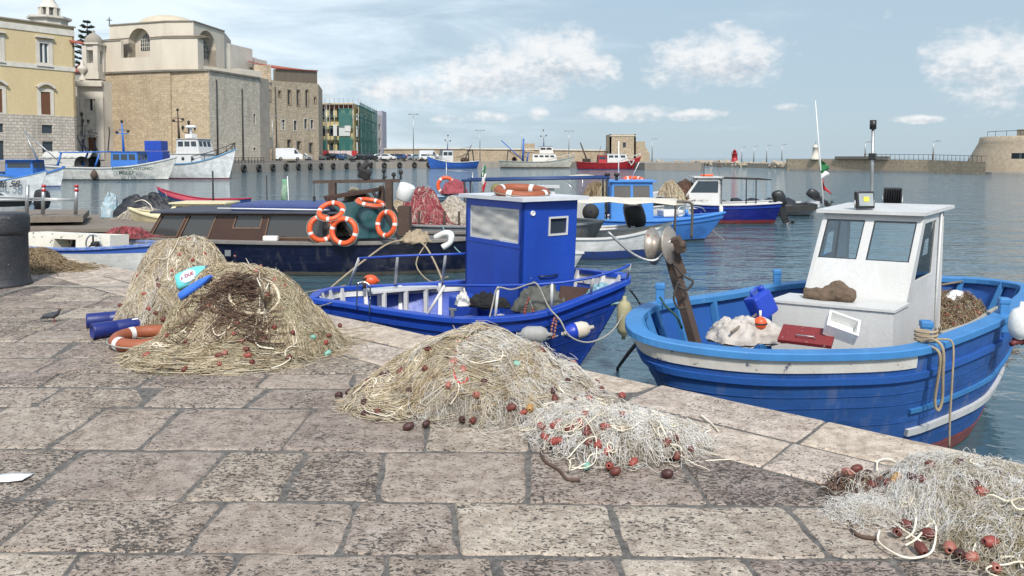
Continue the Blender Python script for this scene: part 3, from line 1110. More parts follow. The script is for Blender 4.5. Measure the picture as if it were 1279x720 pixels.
nets()
# ================================================================== boat building
def panel(mb, a, b, c, d, holes=(), t=.04, mi=0, us=(), vs=()):
 """flat wall a-b-c-d (bottom left, bottom right, top right, top left seen from outside) with openings"""
 a, b, c, d = (Vector(p) for p in (a, b, c, d))
 U = sorted({0, 1, *us, *[h[0] for h in holes], *[h[2] for h in holes]})
 V = sorted({0, 1, *vs, *[h[1] for h in holes], *[h[3] for h in holes]})
 nrm = (b - a).cross(d - a).normalized()
 P = lambda u, v: (a.lerp(b, u)).lerp(d.lerp(c, u), v)
 inside = lambda u, v: any(h[0] < u < h[2] and h[1] < v < h[3] for h in holes)
 for i in range(len(U) - 1):
  for j in range(len(V) - 1):
   if inside((U[i] + U[i + 1]) / 2, (V[j] + V[j + 1]) / 2):
    continue
   q = [P(U[i], V[j]), P(U[i + 1], V[j]), P(U[i + 1], V[j + 1]), P(U[i], V[j + 1])]
   mb.add(q, [(0, 1, 2, 3)], mi)
   mb.add([p - nrm * t for p in q], [(3, 2, 1, 0)], mi)
 def rim(loop, flip):
  L = len(loop)
  for i in range(L):
   p, q = loop[i], loop[(i + 1) % L]
   f = [p, q, q - nrm * t, p - nrm * t]
   mb.add(f, [(3, 2, 1, 0)] if flip else [(0, 1, 2, 3)], mi)
 for h in holes:
  rim([P(h[0], h[1]), P(h[2], h[1]), P(h[2], h[3]), P(h[0], h[3])], False)
 rim([a, b, c, d], True)
 return P, nrm
def quadplate(P, nrm, h, inset, t, name, m, parent, world=False, grow=0.0):
 mb = MB()
 q = [P(h[0] - grow, h[1] - grow), P(h[2] + grow, h[1] - grow), P(h[2] + grow, h[3] + grow), P(h[0] - grow, h[3] + grow)]
 mb.slab([p - nrm * inset for p in q], t)
 return mb.build(name, m, parent, world)
def frame_ring(P, nrm, h, w, out, t, name, m, parent, world=False):
 """frame around an opening, standing `out` proud of the wall; w in metres"""
 p00, p10, p01 = P(h[0], h[1]), P(h[2], h[1]), P(h[0], h[3])
 du, dv = w / max((p10 - p00).length, 1e-3) * (h[2] - h[0]), w / max((p01 - p00).length, 1e-3) * (h[3] - h[1])
 O = [P(h[0] - du, h[1] - dv), P(h[2] + du, h[1] - dv), P(h[2] + du, h[3] + dv), P(h[0] - du, h[3] + dv)]
 I = [P(h[0], h[1]), P(h[2], h[1]), P(h[2], h[3]), P(h[0], h[3])]
 mb = MB()
 for i in range(4):
  j = (i + 1) % 4
  mb.slab([p + nrm * (out - t) for p in (O[i], O[j], I[j], I[i])], t)
 return mb.build(name, m, parent, world)
def normals2d(G):
 n = len(G)
 ar = sum(G[i].x * G[(i + 1) % n].y - G[(i + 1) % n].x * G[i].y for i in range(n))
 sg = 1 if ar > 0 else -1
 out = []
 for i in range(n):
  t = G[(i + 1) % n] - G[i - 1]
  out.append(Vector((t.y, -t.x, 0)).normalized() * sg)
 return out
class Hull:
 """open boat hull from its gunwale line (local coordinates, z = 0 on the water)"""
 def __init__(self, root, G, depth=.4, e=.25, rake=.25, bow_rake=None, x0=0.0, y0=0.0):
  self.r, self.G, self.depth, self.e, self.rake = root, G, depth, e, rake
  self.bow_rake = rake if bow_rake is None else bow_rake
  self.x0, self.y0 = x0, y0
  self.n = len(G)
  self.N = normals2d(G)
  self.Lx = max(abs(p.x) for p in G)
 def pt(self, i, t, off=0.0):
  p, q = self.G[i], self.N[i]
  u = abs(p.x - self.x0) / self.Lx
  w = max(1e-3, 1 - t) ** (self.e + .35 * u * u)
  rk = self.bow_rake if p.x > self.x0 else self.rake
  return Vector((self.x0 + (p.x - self.x0) * (1 - rk * t ** 1.2), self.y0 + (p.y - self.y0) * w, p.z * (1 - t) - self.depth * t)) + q * off
 def tz(self, i, z):
  p = self.G[i]
  return (p.z - z) / (p.z + self.depth)
 def skin(self, m, name='hull', levels=(0, .06, .13, .2, .3, .4, .5, .6, .7, .78, .86, .92, .97, 1)):
  mb = MB()
  rows = [[self.pt(i, t) for i in range(self.n)] for t in levels]
  mb.grid(rows, 0, True, True)
  return mb.build(name, m, self.r)
 def cap(self, m, out=.03, inn=.09, thk=.045, name='gunwale', rise=.02):
  mb = MB()
  ring = []
  for i in range(self.n):
   p, q = self.G[i], self.N[i]
   ring.append([p + q * out + Vector((0, 0, rise - thk)), p + q * out + Vector((0, 0, rise - .008)), p + q * (out - .008) + Vector((0, 0, rise)),
                         p - q * (inn - .008) + Vector((0, 0, rise)), p - q * inn + Vector((0, 0, rise - .008)), p - q * inn + Vector((0, 0, rise - thk))])
  n = self.n
  vs = [v for r in ring for v in r]
  fs = []
  for i in range(n):
   j = (i + 1) % n
   for k in range(6):
    k2 = (k + 1) % 6
    fs.append((i * 6 + k, i * 6 + k2, j * 6 + k2, j * 6 + k))
  mb.add(vs, fs, 0)
  return mb.build(name, m, self.r)
 def inside(self, m, mdeck, deck_z, th=.06, name='bulwark'):
  mb = MB()
  rows = []
  for k in range(5):
   row = []
   for i in range(self.n):
    t = max(0.0, self.tz(i, deck_z)) * k / 4
    row.append(self.pt(i, t, -th))
   rows.append(row)
  mb.grid(rows[::-1], 0, True, True)
  mb.build(name, m, self.r)
  d = MB()
  d.add([Vector((p.x, p.y, deck_z)) for p in rows[-1]], [tuple(range(self.n))])
  if normals2d(self.G)[0].dot(self.G[0]) < 0:
   pass
  self.deck = rows[-1]
  return d.build('deck', mdeck, self.r)
 def strip(self, m, t0, t1, out=.02, name='rub_rail', rng=None, inn=.01):
  n = self.n
  ids = list(range(n)) if rng is None else [i % n for i in range(rng[0], rng[1] + 1)]
  closed = rng is None
  mb = MB()
  rows = [[self.pt(i, t0, -inn) for i in ids], [self.pt(i, t0, out) for i in ids], [self.pt(i, t1, out) for i in ids], [self.pt(i, t1, -inn) for i in ids]]
  mb.grid(rows, 0, False, closed)
  if not closed:
   for e in (0, -1):
    q = [r[e] for r in rows]
    mb.add(q, [(0, 1, 2, 3) if e else (3, 2, 1, 0)])
  return mb.build(name, m, self.r)
 def ribs(self, m, deck_z, every=3, w=.05, d=.05, th=.06, name='rib', skip=()):
  for i in range(0, self.n, every):
   if i in skip:
    continue
   mb = MB()
   tt = max(.05, self.tz(i, deck_z))
   pts = [self.pt(i, tt * k / 4, -th - d / 2) for k in range(5)]
   for a, b in zip(pts[:-1], pts[1:]):
    mb.bar(a, b, w, d)
   mb.build(name, m, self.r)
def outline(L, B, F, bow_rise=.35, stern_rise=.1, sw=.75, n=48, bp=2.0, um=-.1, pointed=False):
 """gunwale of a boat, bow at +x; sw = stern width share (transom) unless pointed"""
 us = []
 k = n // 2
 for i in range(k + 1):
  us.append(math.cos(PI * i / k))
 def b(u):
  if u > um:
   return B / 2 * (1 - ((u - um) / (1 - um)) ** bp)
  if pointed:
   return B / 2 * (1 - ((um - u) / (1 + um)) ** (bp + .6))
  return B / 2 * (1 - (1 - sw) * ((um - u) / (1 + um)) ** 2)
 def z(u):
  return F + bow_rise * max(u, 0) ** 2 + stern_rise * min(u, 0) ** 2
 port = [Vector((L / 2 * u, b(u), z(u))) for u in us]
 G = port[:]
 if not pointed:
  e = port[-1]
  G += [Vector((e.x - .01, e.y * f, e.z)) for f in (.5, 0, -.5)]
  G += [Vector((p.x, -p.y, p.z)) for p in reversed(port[1:])]
 else:
  G += [Vector((p.x, -p.y, p.z)) for p in reversed(port[1:-1])]
 return G
def hullpaint(name, col, boot, boot_z=.08, band=None, band_z=None, wear=.5, rough=.45, rust=False, slope=0.0):
 """hull paint: antifouling below boot_z, optional second colour above band_z (object z in metres)"""
 if name in MATS:
  return MATS[name]
 k = NT(name)
 v = k.coord()
 sp = k.n('ShaderNodeSeparateXYZ')
 k.l(v, sp.inputs[0])
 zz = sp.outputs['Z']
 if slope:
  zz = k.math('SUBTRACT', zz, k.math('MULTIPLY', k.math('MULTIPLY', sp.outputs['X'], sp.outputs['X']), slope))
 vs = k.coord((1, 1, .15))
 c = k.mix(k.ramp(k.noise(v, 1.6, 8, .7), .38, .66), col, tuple(x * .62 for x in col))
 c = k.mix(k.math('MULTIPLY', k.ramp(k.noise(k.coord((.5, .5, 3)), 4, 6, .7), .52, .75), .35), c, tuple(min(1, x * 1.5 + .035) for x in col))
 c = k.mix(k.ramp(k.noise(v, 17, 5, .7, .5), .71, .74), c, (.30, .31, .32))
 c = k.mix(k.math('MULTIPLY', k.ramp(k.noise(vs, 5, 5, .65), .55, .8), wear * .6), c, (.28, .26, .22) if not rust else (.22, .09, .03))
 if rust:
  c = k.mix(k.ramp(k.noise(vs, 2.2, 6, .7), .62, .72), c, (.20, .08, .025))
 if band:
  c = k.mix(k.math('GREATER_THAN', zz, band_z), c, band)
 wob = k.math('ADD', zz, k.math('MULTIPLY', k.math('SUBTRACT', k.noise(v, 3, 5, .7), .5), .06))
 c = k.mix(k.math('LESS_THAN', wob, boot_z), c, k.mix(k.ramp(k.noise(v, 8, 5), .35, .7), boot, tuple(x * .45 + .02 for x in boot)))
 c = k.mix(k.math('LESS_THAN', wob, .02), c, (.035, .04, .03))
 k.base(c)
 k.rough(k.math('ADD', rough - .12, k.math('MULTIPLY', k.noise(v, 7, 3), .3)))
 k.normal(k.bump(k.noise(k.coord((.6, .6, 6)), 3.5, 3, .5), .18, .02, k.bump(k.noise(v, 60, 4), .12, .008)))
 MATS[name] = k.m
 return k.m
WHITE_P = paint('paint_white', (.58, .58, .57), (.43, .42, .38), .5, 2.4, .45, chip=(.30, .24, .18), chip_at=.72, streak=True, bump=.25)
WHITE_W = paint('paint_white_worn', (.66, .63, .58), (.46, .42, .36), .7, 4, .6, chip=(.12, .13, .18), chip_at=.62, chip_scale=8)
BLUE_A = paint('paint_azure', (.05, .21, .47), (.03, .13, .33), .6, 4, .5, chip=(.30, .36, .42), chip_at=.70, chip_scale=12)
BLUE_AD = paint('paint_azure_deep', (.022, .105, .38), (.014, .07, .26), .6, 3, .55, chip=(.2, .24, .3), chip_at=.72)
BLUE_B = paint('paint_ultramarine', (.012, .062, .40), (.012, .04, .25), .6, 2.5, .42, chip=(.14, .18, .40), chip_at=.70, streak=True, bump=.25)
BLUE_L = paint('paint_skyblue', (.07, .25, .62), (.045, .18, .48), .5, 3, .45, chip=(.4, .5, .6), chip_at=.74)
BLACK_P = paint('black_plastic', (.012, .012, .014), (.03, .03, .03), .4, 6, .4)
RUBBER = paint('black_rubber', (.018, .018, .018), (.045, .043, .04), .5, 4, .8)
STEEL = paint('galvanised_steel', (.42, .43, .43), (.28, .28, .27), .5, 6, .42, metal=.7)
CHROME = paint('stainless_steel', (.6, .6, .6), (.5, .5, .5), .3, 6, .25, metal=.95)
RUST = paint('rusty_steel', (.085, .055, .04), (.045, .032, .025), .7, 5, .8, chip=(.20, .10, .05), chip_at=.64, bump=.4)
WOOD = paint('weathered_wood', (.20, .165, .13), (.11, .09, .07), .6, 3, .85, bump=.4)
WOOD_D = paint('dark_varnished_wood', (.055, .024, .014), (.03, .014, .01), .5, 4, .5, bump=.2)
ORANGE = paint('orange_plastic', (.72, .10, .025), (.5, .07, .02), .4, 5, .45)
ORANGE_OLD = paint('faded_orange', (.30, .085, .035), (.22, .055, .025), .6, 6, .6)
TAPE = paint('reflective_tape', (.72, .72, .70), (.5, .5, .48), .4, 12, .4)
ROPE = paint('hemp_rope', (.36, .29, .20), (.22, .17, .11), .6, 12, .9, bump=.5, fine=120)
ROPE_G = paint('grey_rope', (.33, .32, .28), (.18, .17, .15), .6, 12, .9, bump=.5, fine=120)
ROPE_D = paint('dark_rope', (.05, .045, .04), (.03, .028, .025), .5, 12, .9)
CANVAS = paint('white_canvas', (.47, .46, .43), (.34, .33, .29), .6, 3, .85, bump=.4)
PVC = paint('white_plastic', (.74, .74, .72), (.62, .61, .57), .35, 5, .4)
BLUEPVC = paint('blue_plastic', (.015, .05, .42), (.01, .04, .3), .4, 5, .4)
DECKGREY = paint('deck_grey', (.16, .16, .155), (.08, .08, .075), .7, 2.5, .8, bump=.3)
REDPAINT = paint('paint_red', (.42, .025, .03), (.28, .02, .02), .5, 3, .45)
GLASS_D = glass('dark_glass')
GLASS_C = clear('clear_glass')
CREAM = paint('cream_fibreglass', (.68, .60, .38), (.5, .43, .27), .4, 3, .45)
NAVYP = paint('paint_navy', (.014, .02, .085), (.01, .014, .05), .5, 3, .4, chip=(.1, .1, .12), chip_at=.72)
CLOTH_D = paint('black_tarpaulin', (.012, .014, .02), (.03, .032, .04), .6, 4, .6, bump=.5, fine=20)
def to_local(root):
 inv = wm(root).inverted()
 return lambda p: inv @ Vector(p)
def outline_from_photo(root, pix, n=5):
 f = to_local(root)
 P = [f(gp(x, y, z)) for x, y, z in pix]
 G = smooth_loop(P, n)
 ar = sum(G[i].x * G[(i + 1) % len(G)].y - G[(i + 1) % len(G)].x * G[i].y for i in range(len(G)))
 return G if ar > 0 else G[::-1]
def lifebuoy(loc, axis, label, Rr=.30, r=.058, spin=0.0, m=None, group=None, name='lifebuoy', tape=True, rope=False):
 t = thing(name, label, 'lifebuoy', loc, group=group)
 q = Vector((0, 0, 1)).rotation_difference(Vector(axis).normalized()).to_matrix().to_4x4()
 q = q @ Matrix.Rotation(spin, 4, 'Z')
 mb = MB(q)
 mb.tube([(Rr * math.cos(a), Rr * math.sin(a), 0) for a in np.linspace(0, 2 * PI, 40, endpoint=False)], r, 12, closed=True)
 mb.build('ring', m or ORANGE, t)
 if tape:
  for k in range(4):
   a0 = PI / 4 + k * PI / 2
   mb = MB(q)
   mb.tube([(Rr * math.cos(a), Rr * math.sin(a), 0) for a in np.linspace(a0 - .11, a0 + .11, 5)], r * 1.03, 12, cap=False)
   mb.build('band', TAPE, t)
 mb = MB(q)
 pts = []
 for k in range(4):
  a0 = PI / 4 + k * PI / 2
  for j in range(6):
   a = a0 + PI / 2 * j / 6
   s = math.sin(PI * j / 6)
   pts.append(((Rr + r * (1.02 + .25 * s)) * math.cos(a), (Rr + r * (1.02 + .25 * s)) * math.sin(a), 0))
 mb.tube(pts, .007, 5, closed=True)
 mb.build('grab_line', ROPE_G, t)
 return t
def fender(loc, axis, label, L=.5, r=.1, m=None, name='fender', group=None, end=None):
 t = thing(name, label, 'fender', loc, group=group)
 mb = MB()
 pr = [(.001, -L / 2 - .05), (.022, -L / 2 - .05), (.025, -L / 2), (r * .75, -L / 2 + .03), (r, -L / 2 + .09), (r, L / 2 - .09), (r * .75, L / 2 - .03), (.025, L / 2), (.022, L / 2 + .05), (.001, L / 2 + .05)]
 mb.lathe(pr, axis=axis, n=18)
 mb.build('body', m or PVC, t)
 if end:
  a = Vector(axis).normalized()
  e = MB()
  e.lathe([(r * .6, -L / 2 + .0), (r * .8, -L / 2 + .03), (r * 1.01, -L / 2 + .09), (r * 1.01, -L / 2 + .13), (r * .98, -L / 2 + .13)], axis=axis, n=18)
  e.build('end_cap', end, t)
 return t
def rope(name, label, pts, r, m, group=None, n=7, smooth=4):
 P = smooth_loop(pts, smooth, False) if smooth else pts
 mb = MB()
 mb.tube(P, r, n)
 return tag(mb.build(name, m), label, 'rope', group)
def cloth_heap(name, label, cat, c, size, h, m, rz=0.0, seed=0, fold=1.0, z0=None, build=True, lump=.4):
 """crumpled cloth or cover: a folded, uneven mound with a closed underside"""
 from mathutils import noise as mn
 n, k = 80, 28
 mb = MB()
 rows = []
 for i in range(k + 1):
  q = i / k
  row = []
  for j in range(n):
   a = 2 * PI * j / n
   w = 1 + .34 * mn.noise(Vector((math.cos(a) * 1.6, math.sin(a) * 1.6, seed))) + .05 * math.sin(5 * a + seed)
   x, y = size[0] * q * w * math.cos(a), size[1] * q * w * math.sin(a)
   z = h * (1 - q ** 3.4)
   f = mn.noise(Vector((x / size[0] * 2.2 + seed, y / size[1] * 2.2, 1))) * lump + abs(mn.noise(Vector((x / size[0] * 4 + y * 3, y / size[1] * 5, seed + 3)))) * .5 * fold
   z = max(0.0 if i == k else .004, z * (1 + f) if i < k else 0)
   row.append((x, y, z))
  rows.append(row)
 mb.grid(rows[::-1], 0, True, True)
 mb.add(rows[-1], [tuple(reversed(range(n)))])
 o = mb.build(name, m, None, loc=c, rz=rz)
 for sc, st in ((.35, .30), (.12, .12)):
  tx = bpy.data.textures.new('folds', 'CLOUDS')
  tx.noise_scale = sc * max(size)
  md = o.modifiers.new('folds', 'DISPLACE')
  md.texture = tx
  md.strength = st * max(size) * (.6 + .4 * fold)
  md.mid_level = .45
 return tag(o, label, cat)
def outboard(parent, loc, s=1.0, rz=PI, tilt=0.0, m=None, name='outboard_motor', lettering=False, leg=None):
 """motor with its own cowl, leg, gearcase and propeller; the x axis points ahead"""
 M_ = Matrix.Translation(loc) @ Matrix.Rotation(rz, 4, 'Z') @ Matrix.Rotation(tilt, 4, 'Y') @ Matrix.Scale(s, 4)
 e = bpy.data.objects.new(name, None)
 COL.objects.link(e)
 e.parent = parent
 c = MB(M_)
 rows = []
 for z, sx, sy, ox in ((.02, .17, .11, 0), (.08, .20, .14, 0), (.20, .215, .155, .0), (.34, .21, .155, .01), (.46, .19, .145, .02), (.52, .15, .12, .03), (.545, .08, .06, .04)):
  rows.append([(ox + sx * abs(math.cos(a)) ** .7 * (1 if math.cos(a) > 0 else -1), sy * abs(math.sin(a)) ** .7 * (1 if math.sin(a) > 0 else -1), z) for a in np.linspace(0, 2 * PI, 20, endpoint=False)])
 c.grid(rows, 0, True, True)
 c.add(rows[0], [tuple(reversed(range(20)))])
 c.add(rows[-1], [tuple(range(20))])
 c.build('cowl', m or BLACK_P, e)
 g = MB(M_)
 g.box((.02, 0, -.28), (.20, .09, .60), bev=.02, taper=1.3)
 g.box((.04, 0, -.42), (.34, .19, .02), bev=.006)
 g.box((.12, 0, .0), (.12, .14, .16), bev=.02)
 g.build('leg', leg or m or BLACK_P, e)
 g = MB(M_)
 g.ball((.02, 0, -.62), (.22, .055, .055), 12)
 g.bar((0, 0, -.65), (.03, 0, -.80), .02, .12)
 g.build('gearcase', leg or m or BLACK_P, e)
 g = MB(M_)
 for k in range(3):
  a = 2 * PI * k / 3
  g.box((-.2, .06 * math.cos(a), -.62 + .06 * math.sin(a)), (.015, .06, .10), (a, 0, 0), bev=.004)
 g.cyl((-.25, 0, -.62), (-.14, 0, -.62), .03, 10)
 g.build('propeller', BLACK_P, e)
 return e
# ================================================================== near boats
def boat_right():
 """the blue boat with the white wheelhouse"""
 pix = [(786, 403, .2), (800, 419, .17), (849, 432, .12), (949, 443, .07), (1076, 443, .05), (1147, 437, .06), (1193, 423, .07), (1243, 403, .1), (1263, 390, .12),
           (1290, 366, .14), (1273, 355, .14), (1177, 347, .12), (1002, 353, .1), (900, 368, .12), (822, 379, .17), (795, 389, .2)]
 ang = math.atan2(-.80, -.62)
 root = thing('fishing_boat', 'azure blue wooden fishing boat with white wheelhouse, nearest at right', 'fishing boat', (3.45, 7.75, WATER), ang, 'small fishing boats moored along the quay')
 G = outline_from_photo(root, pix)
 H = Hull(root, G, depth=.45, e=.16, rake=.07, bow_rake=.34)
 hp = hullpaint('hull_azure', (.018, .085, .29), (.20, .05, .05), .16, wear=.7, rough=.6)
 H.skin(hp)
 H.cap(BLUE_A, .035, .12, .06)
 H.inside(BLUE_AD, DECKGREY, .50)
 H.ribs(BLUE_A, .50, 3, .06, .06)
 f = to_local(root)
 def near(px_, py_, z):
  p = f(gp(px_, py_, z))
  return min(range(H.n), key=lambda i: (H.G[i] - p).length)
 i0, i1 = near(822, 379, .17), near(1143, 437, .06)
 if (i1 - i0) % H.n > H.n / 2:
  i0, i1 = i1, i0
 if i1 < i0:
  i1 += H.n
 H.strip(WHITE_W, .030, .098, .012, 'painted_band', (i0, i1))
 H.strip(BLUE_AD, .13, .165, .03, 'rub_rail')
 j0, j1 = near(1135, 438, .06), near(1285, 366, .14)
 if (j1 - j0) % H.n > H.n / 2:
  j0, j1 = j1, j0
 if j1 < j0:
  j1 += H.n
 H.strip(WHITE_P, .46, .50, .035, 'white_strake', (j0 + 1, j1))
 H.strip(BLUE_A, .34, .365, .025, 'blue_strake', (j0 + 1, j1))
 for t0 in (.235, .30, .41, .56, .64):
  H.strip(hp, t0, t0 + .004, .006, 'plank_seam')
 # wheelhouse, set from its four lower corners
 FL, FR = gp(1003, 371, .20), gp(1132, 382, .20)
 lat = (FR - FL)
 w = lat.length
 lat.normalize()
 aft = Vector((-lat.y, lat.x, 0))
 if aft.y < 0:
  aft = -aft
 aft = (aft + lat * .22).normalized()
 dk = -.62
 D = 1.12
 zt = gd(1022, 265, FL.y + .3).z
 zf, zr = zt, zt + .03
 rk = .32
 wl = lambda s, a, z: f(FL + lat * (s * w) + aft * a + Vector((0, 0, z - FL.z)))
 ins = .0
 tl, tr = wl(.09, rk, zf), wl(1.07, rk, zf)
 bl, br = wl(-.0, 0, dk), wl(1.0, 0, dk)
 mid_l, mid_r = wl(0, 0, .20), wl(1, 0, .20)
 rtl, rtr = wl(.06, D, zr), wl(1.07, D, zr)
 rbl, rbr = wl(0, D, dk), wl(1.05, D, dk)
 wh = bpy.data.objects.new('wheelhouse', None)
 COL.objects.link(wh)
 wh.parent = root
 m = MB()
 fh = [(.05, .47, .44, .93), (.53, .47, .945, .93)]
 P, nr = panel(m, mid_l, mid_r, tr, tl, fh, .035)
 panel(m, bl, br, mid_r + Vector((0, 0, -.001)), mid_l + Vector((0, 0, -.001)), (), .035)
 sh = [(.10, .62, .62, .95)]
 rmr, rml = rbr.lerp(rtr, .51), rbl.lerp(rtl, .51)
 sh = [(.12, .24, .66, .90)]
 panel(m, br, rbr, rmr, mid_r, (), .035)
 panel(m, rbl, bl, mid_l, rml, (), .035)
 P2, nr2 = panel(m, mid_r, rmr, rtr, tr, sh, .035)
 P3, nr3 = panel(m, rml, mid_l, tl, rtl, [(.34, .24, .88, .90)], .035)
 panel(m, rbr, rbl, rtl, rtr, [(.30, .03, .70, .57), (.05, .60, .95, .95)], .035)
 m.build('wall', WHITE_P, wh)
 for PP, nn, hh in ((P, nr, fh), (P2, nr2, sh), (P3, nr3, [(.34, .24, .88, .90)])):
  for h in hh:
   o = frame_ring(PP, nn, h, -.014, -.006, .012, 'window', RUBBER, wh)
   quadplate(PP, nn, h, .02, .006, 'pane', GLASS_C, o)
 r = MB()
 ov = .09
 q = [wl(.04, rk - ov, zf + .004), wl(1.10, rk - ov, zf + .004), wl(1.14, D + .15, zr + .004), wl(.04, D + .15, zr + .004)]
 if (q[1] - q[0]).cross(q[2] - q[0]).z < 0:
  q = q[::-1]
 r.slab(q, .035)
 r.build('roof', WHITE_P, wh)
 mb = MB()
 mb.tube([wl(1.04, D * .80, dk + .05), wl(1.09, D * .82, zr - .03)], .012, 6)
 mb.build('door_jamb', WHITE_P, wh)
 # box in front of the wheelhouse
 bx = MB()
 BL, BR = gp(981, 377, .22), gp(1122, 390, .22)
 dpt = max((FL - BL).dot(aft), .30)
 o_ = lambda s, a, z: f(FL + lat * s - aft * a + Vector((0, 0, z - FL.z)))
 s0, s1 = -.11, w + .02
 for z0, z1, g in ((dk, .205, 0), (.207, .232, .018)):
  v = [o_(s0 - g, dpt + g, z0), o_(s1 + g, dpt + g, z0), o_(s1 + g, .002, z0), o_(s0 - g, .002, z0)]
  u = [o_(s0 - g, dpt + g, z1), o_(s1 + g, dpt + g, z1), o_(s1 + g, .002, z1), o_(s0 - g, .002, z1)]
  bx.add(v + u, [(3, 2, 1, 0), (4, 5, 6, 7), (0, 1, 5, 4), (1, 2, 6, 5), (2, 3, 7, 6), (3, 0, 4, 7)])
 bx.build('engine_box', WHITE_P, root)
 # roof gear
 def flood(px_, py_, Y, yaw, name):
  p = gp(px_, py_, zf + .045)
  e = thing('floodlight', None, None, (0, 0, 0))
  for kk in ('label', 'category'):
   if kk in e:
    del e[kk]
  e.parent = root
  M_ = wm(root).inverted() @ Matrix.Translation(p) @ Matrix.Rotation(yaw, 4, 'Z')
  b = MB(M_)
  b.box((0, 0, .10), (.19, .055, .18), (-.15, 0, 0), bev=.012)
  for i in range(7):
   b.box((-.075 + .025 * i, .04, .10), (.008, .03, .15), (-.15, 0, 0))
  b.build('housing', BLACK_P, e)
  b = MB(M_)
  b.box((0, -.030, .105), (.155, .006, .13), (-.15, 0, 0))
  b.build('lens', GLASS_D if yaw > 1 else paint('reflector', (.35, .38, .38), None, .4, 9, .25), e)
  b = MB(M_)
  b.box((0, -.0345, .11), (.06, .005, .05), (-.15, 0, 0))
  b.build('led_chip', paint('led_yellow', (.75, .65, .08), None, .2, 9, .4), e)
  b = MB(M_)
  b.tube([(-.105, 0, .10), (-.105, 0, .0), (.105, 0, .0), (.105, 0, .10)], .008, 5)
  b.build('bracket', STEEL, e)
 Yr = (FL.y + FR.y) / 2
 flood(1080, 262, Yr + .18, .10, 'f')
 flood(1115, 255, Yr + .62, PI - .25, 'f')
 pm = gp(1089, 260, zf + .03)
 pt = gd(1091, 156, pm.y)
 b = MB()
 b.cyl(f(pm), f(pt), .017, 8)
 mo = b.build('mast', STEEL, root)
 b = MB()
 b.cyl(f(pt - Vector((0, 0, .05))), f(pt + Vector((0, 0, .05))), .035, 12)
 mid = pm.lerp(pt, .62)
 b.build('lamp', BLACK_P, mo)
 b = MB()
 b.box(f(mid), (.07, .07, .07), bev=.008)
 b.build('junction_box', BLACK_P, mo)
 b = MB()
 fp = gp(1029, 260, zf + .03)
 ft = gd(1019, 126, fp.y)
 b.tube([f(fp), f(fp.lerp(ft, .6)), f(ft)], [.011, .008, .004], 6)
 po = b.build('flagpole', PVC, root)
 # furled Italian flag
 tri = [paint('flag_green', (.02, .16, .05), None, .3, 9, .8), paint('flag_white', (.7, .7, .68), None, .3, 9, .8), paint('flag_red', (.45, .02, .03), None, .3, 9, .8)]
 b = MB()
 A = gd(1023, 192, fp.y)
 for k in range(3):
  rows = []
  for i in range(5):
   z = -.05 - .115 * (k + i / 4)
   rows.append([f(A + Vector((.012 + .018 * (1 + math.sin(i + k * 2)) * j + .02 * k, .016 * math.sin(j * 2.1 + k), z - .02 * j))) for j in range(4)])
  b.grid(rows, k, True)
 fo = b.build('flag', tri, po)
 sol = fo.modifiers.new('thickness', 'SOLIDIFY')
 sol.thickness = .004
 # mooring bitts
 for (x, y, z, hh) in ((825, 378, .17, .20), (971, 357, .10, .20), (1157, 424, .07, .16), (1254, 395, .11, .18)):
  p = f(gp(x, y, z))
  b = MB()
  b.box(p + Vector((0, 0, hh / 2 - .08)), (.085, .085, hh + .16), (0, 0, .4), bev=.014)
  b.box(p + Vector((0, 0, hh * .84)), (.10, .10, .06), (0, 0, .4), bev=.014)
  b.build('bitt', BLUE_A, root)
 # net hauler on its post by the bow
 nh = bpy.data.objects.new('net_hauler', None)
 COL.objects.link(nh)
 nh.parent = root
 pb = gd(880, 420, 6.95)
 ptop = gd(836, 312, 6.85)
 b = MB()
 b.bar(f(pb - Vector((0, 0, .35))), f(ptop), .10, .075)
 b.bar(f(pb.lerp(ptop, .72)), f(ptop + Vector((0, 0, .02))), .13, .10)
 b.build('post', RUST, nh)
 ax = Vector((.80, -.58, .12)).normalized()
 b = MB()
 cc = f(gd(831, 307, 6.8))
 axl = (wm(root).inverted().to_3x3() @ ax).normalized()
 drum = [(.02, .10), (.05, .10), (.06, .07), (.165, .055), (.172, .045), (.10, .012), (.07, -.03), (.10, -.08), (.172, -.115), (.165, -.125), (.05, -.13), (.02, -.14)]
 b.lathe(drum, cc, 32, axis=axl)
 b.build('drum', paint('worn_steel', (.34, .31, .27), (.2, .16, .12), .6, 6, .45, chip=(.22, .1, .05), chip_at=.62, metal=.4), nh)
 b = MB()
 b.box(cc + axl * .13, (.07, .09, .15), (.4, .3, .2), bev=.012)
 b.cyl(cc + axl * .1, cc + axl * .19, .035, 12)
 b.build('motor', RUST, nh)
 for k, pl in enumerate(([(838, 300), (820, 325), (792, 318), (760, 290)], [(842, 330), (855, 345), (866, 352), (858, 362), (848, 358)], [(848, 352), (842, 372), (848, 385), (858, 384)])):
  b = MB()
  Ps = [f(gd(x, y, 6.72 - .0 * k)) for x, y in pl]
  b.tube(smooth_loop(Ps, 5, False), .011 if k else .014, 6)
  b.build('hydraulic_hose' if k else 'guide_bar', ROPE_D if k else STEEL, nh)
 # loose things aboard -------------------------------------------------
 p = gp(1035, 374, .235)
 b = MB()
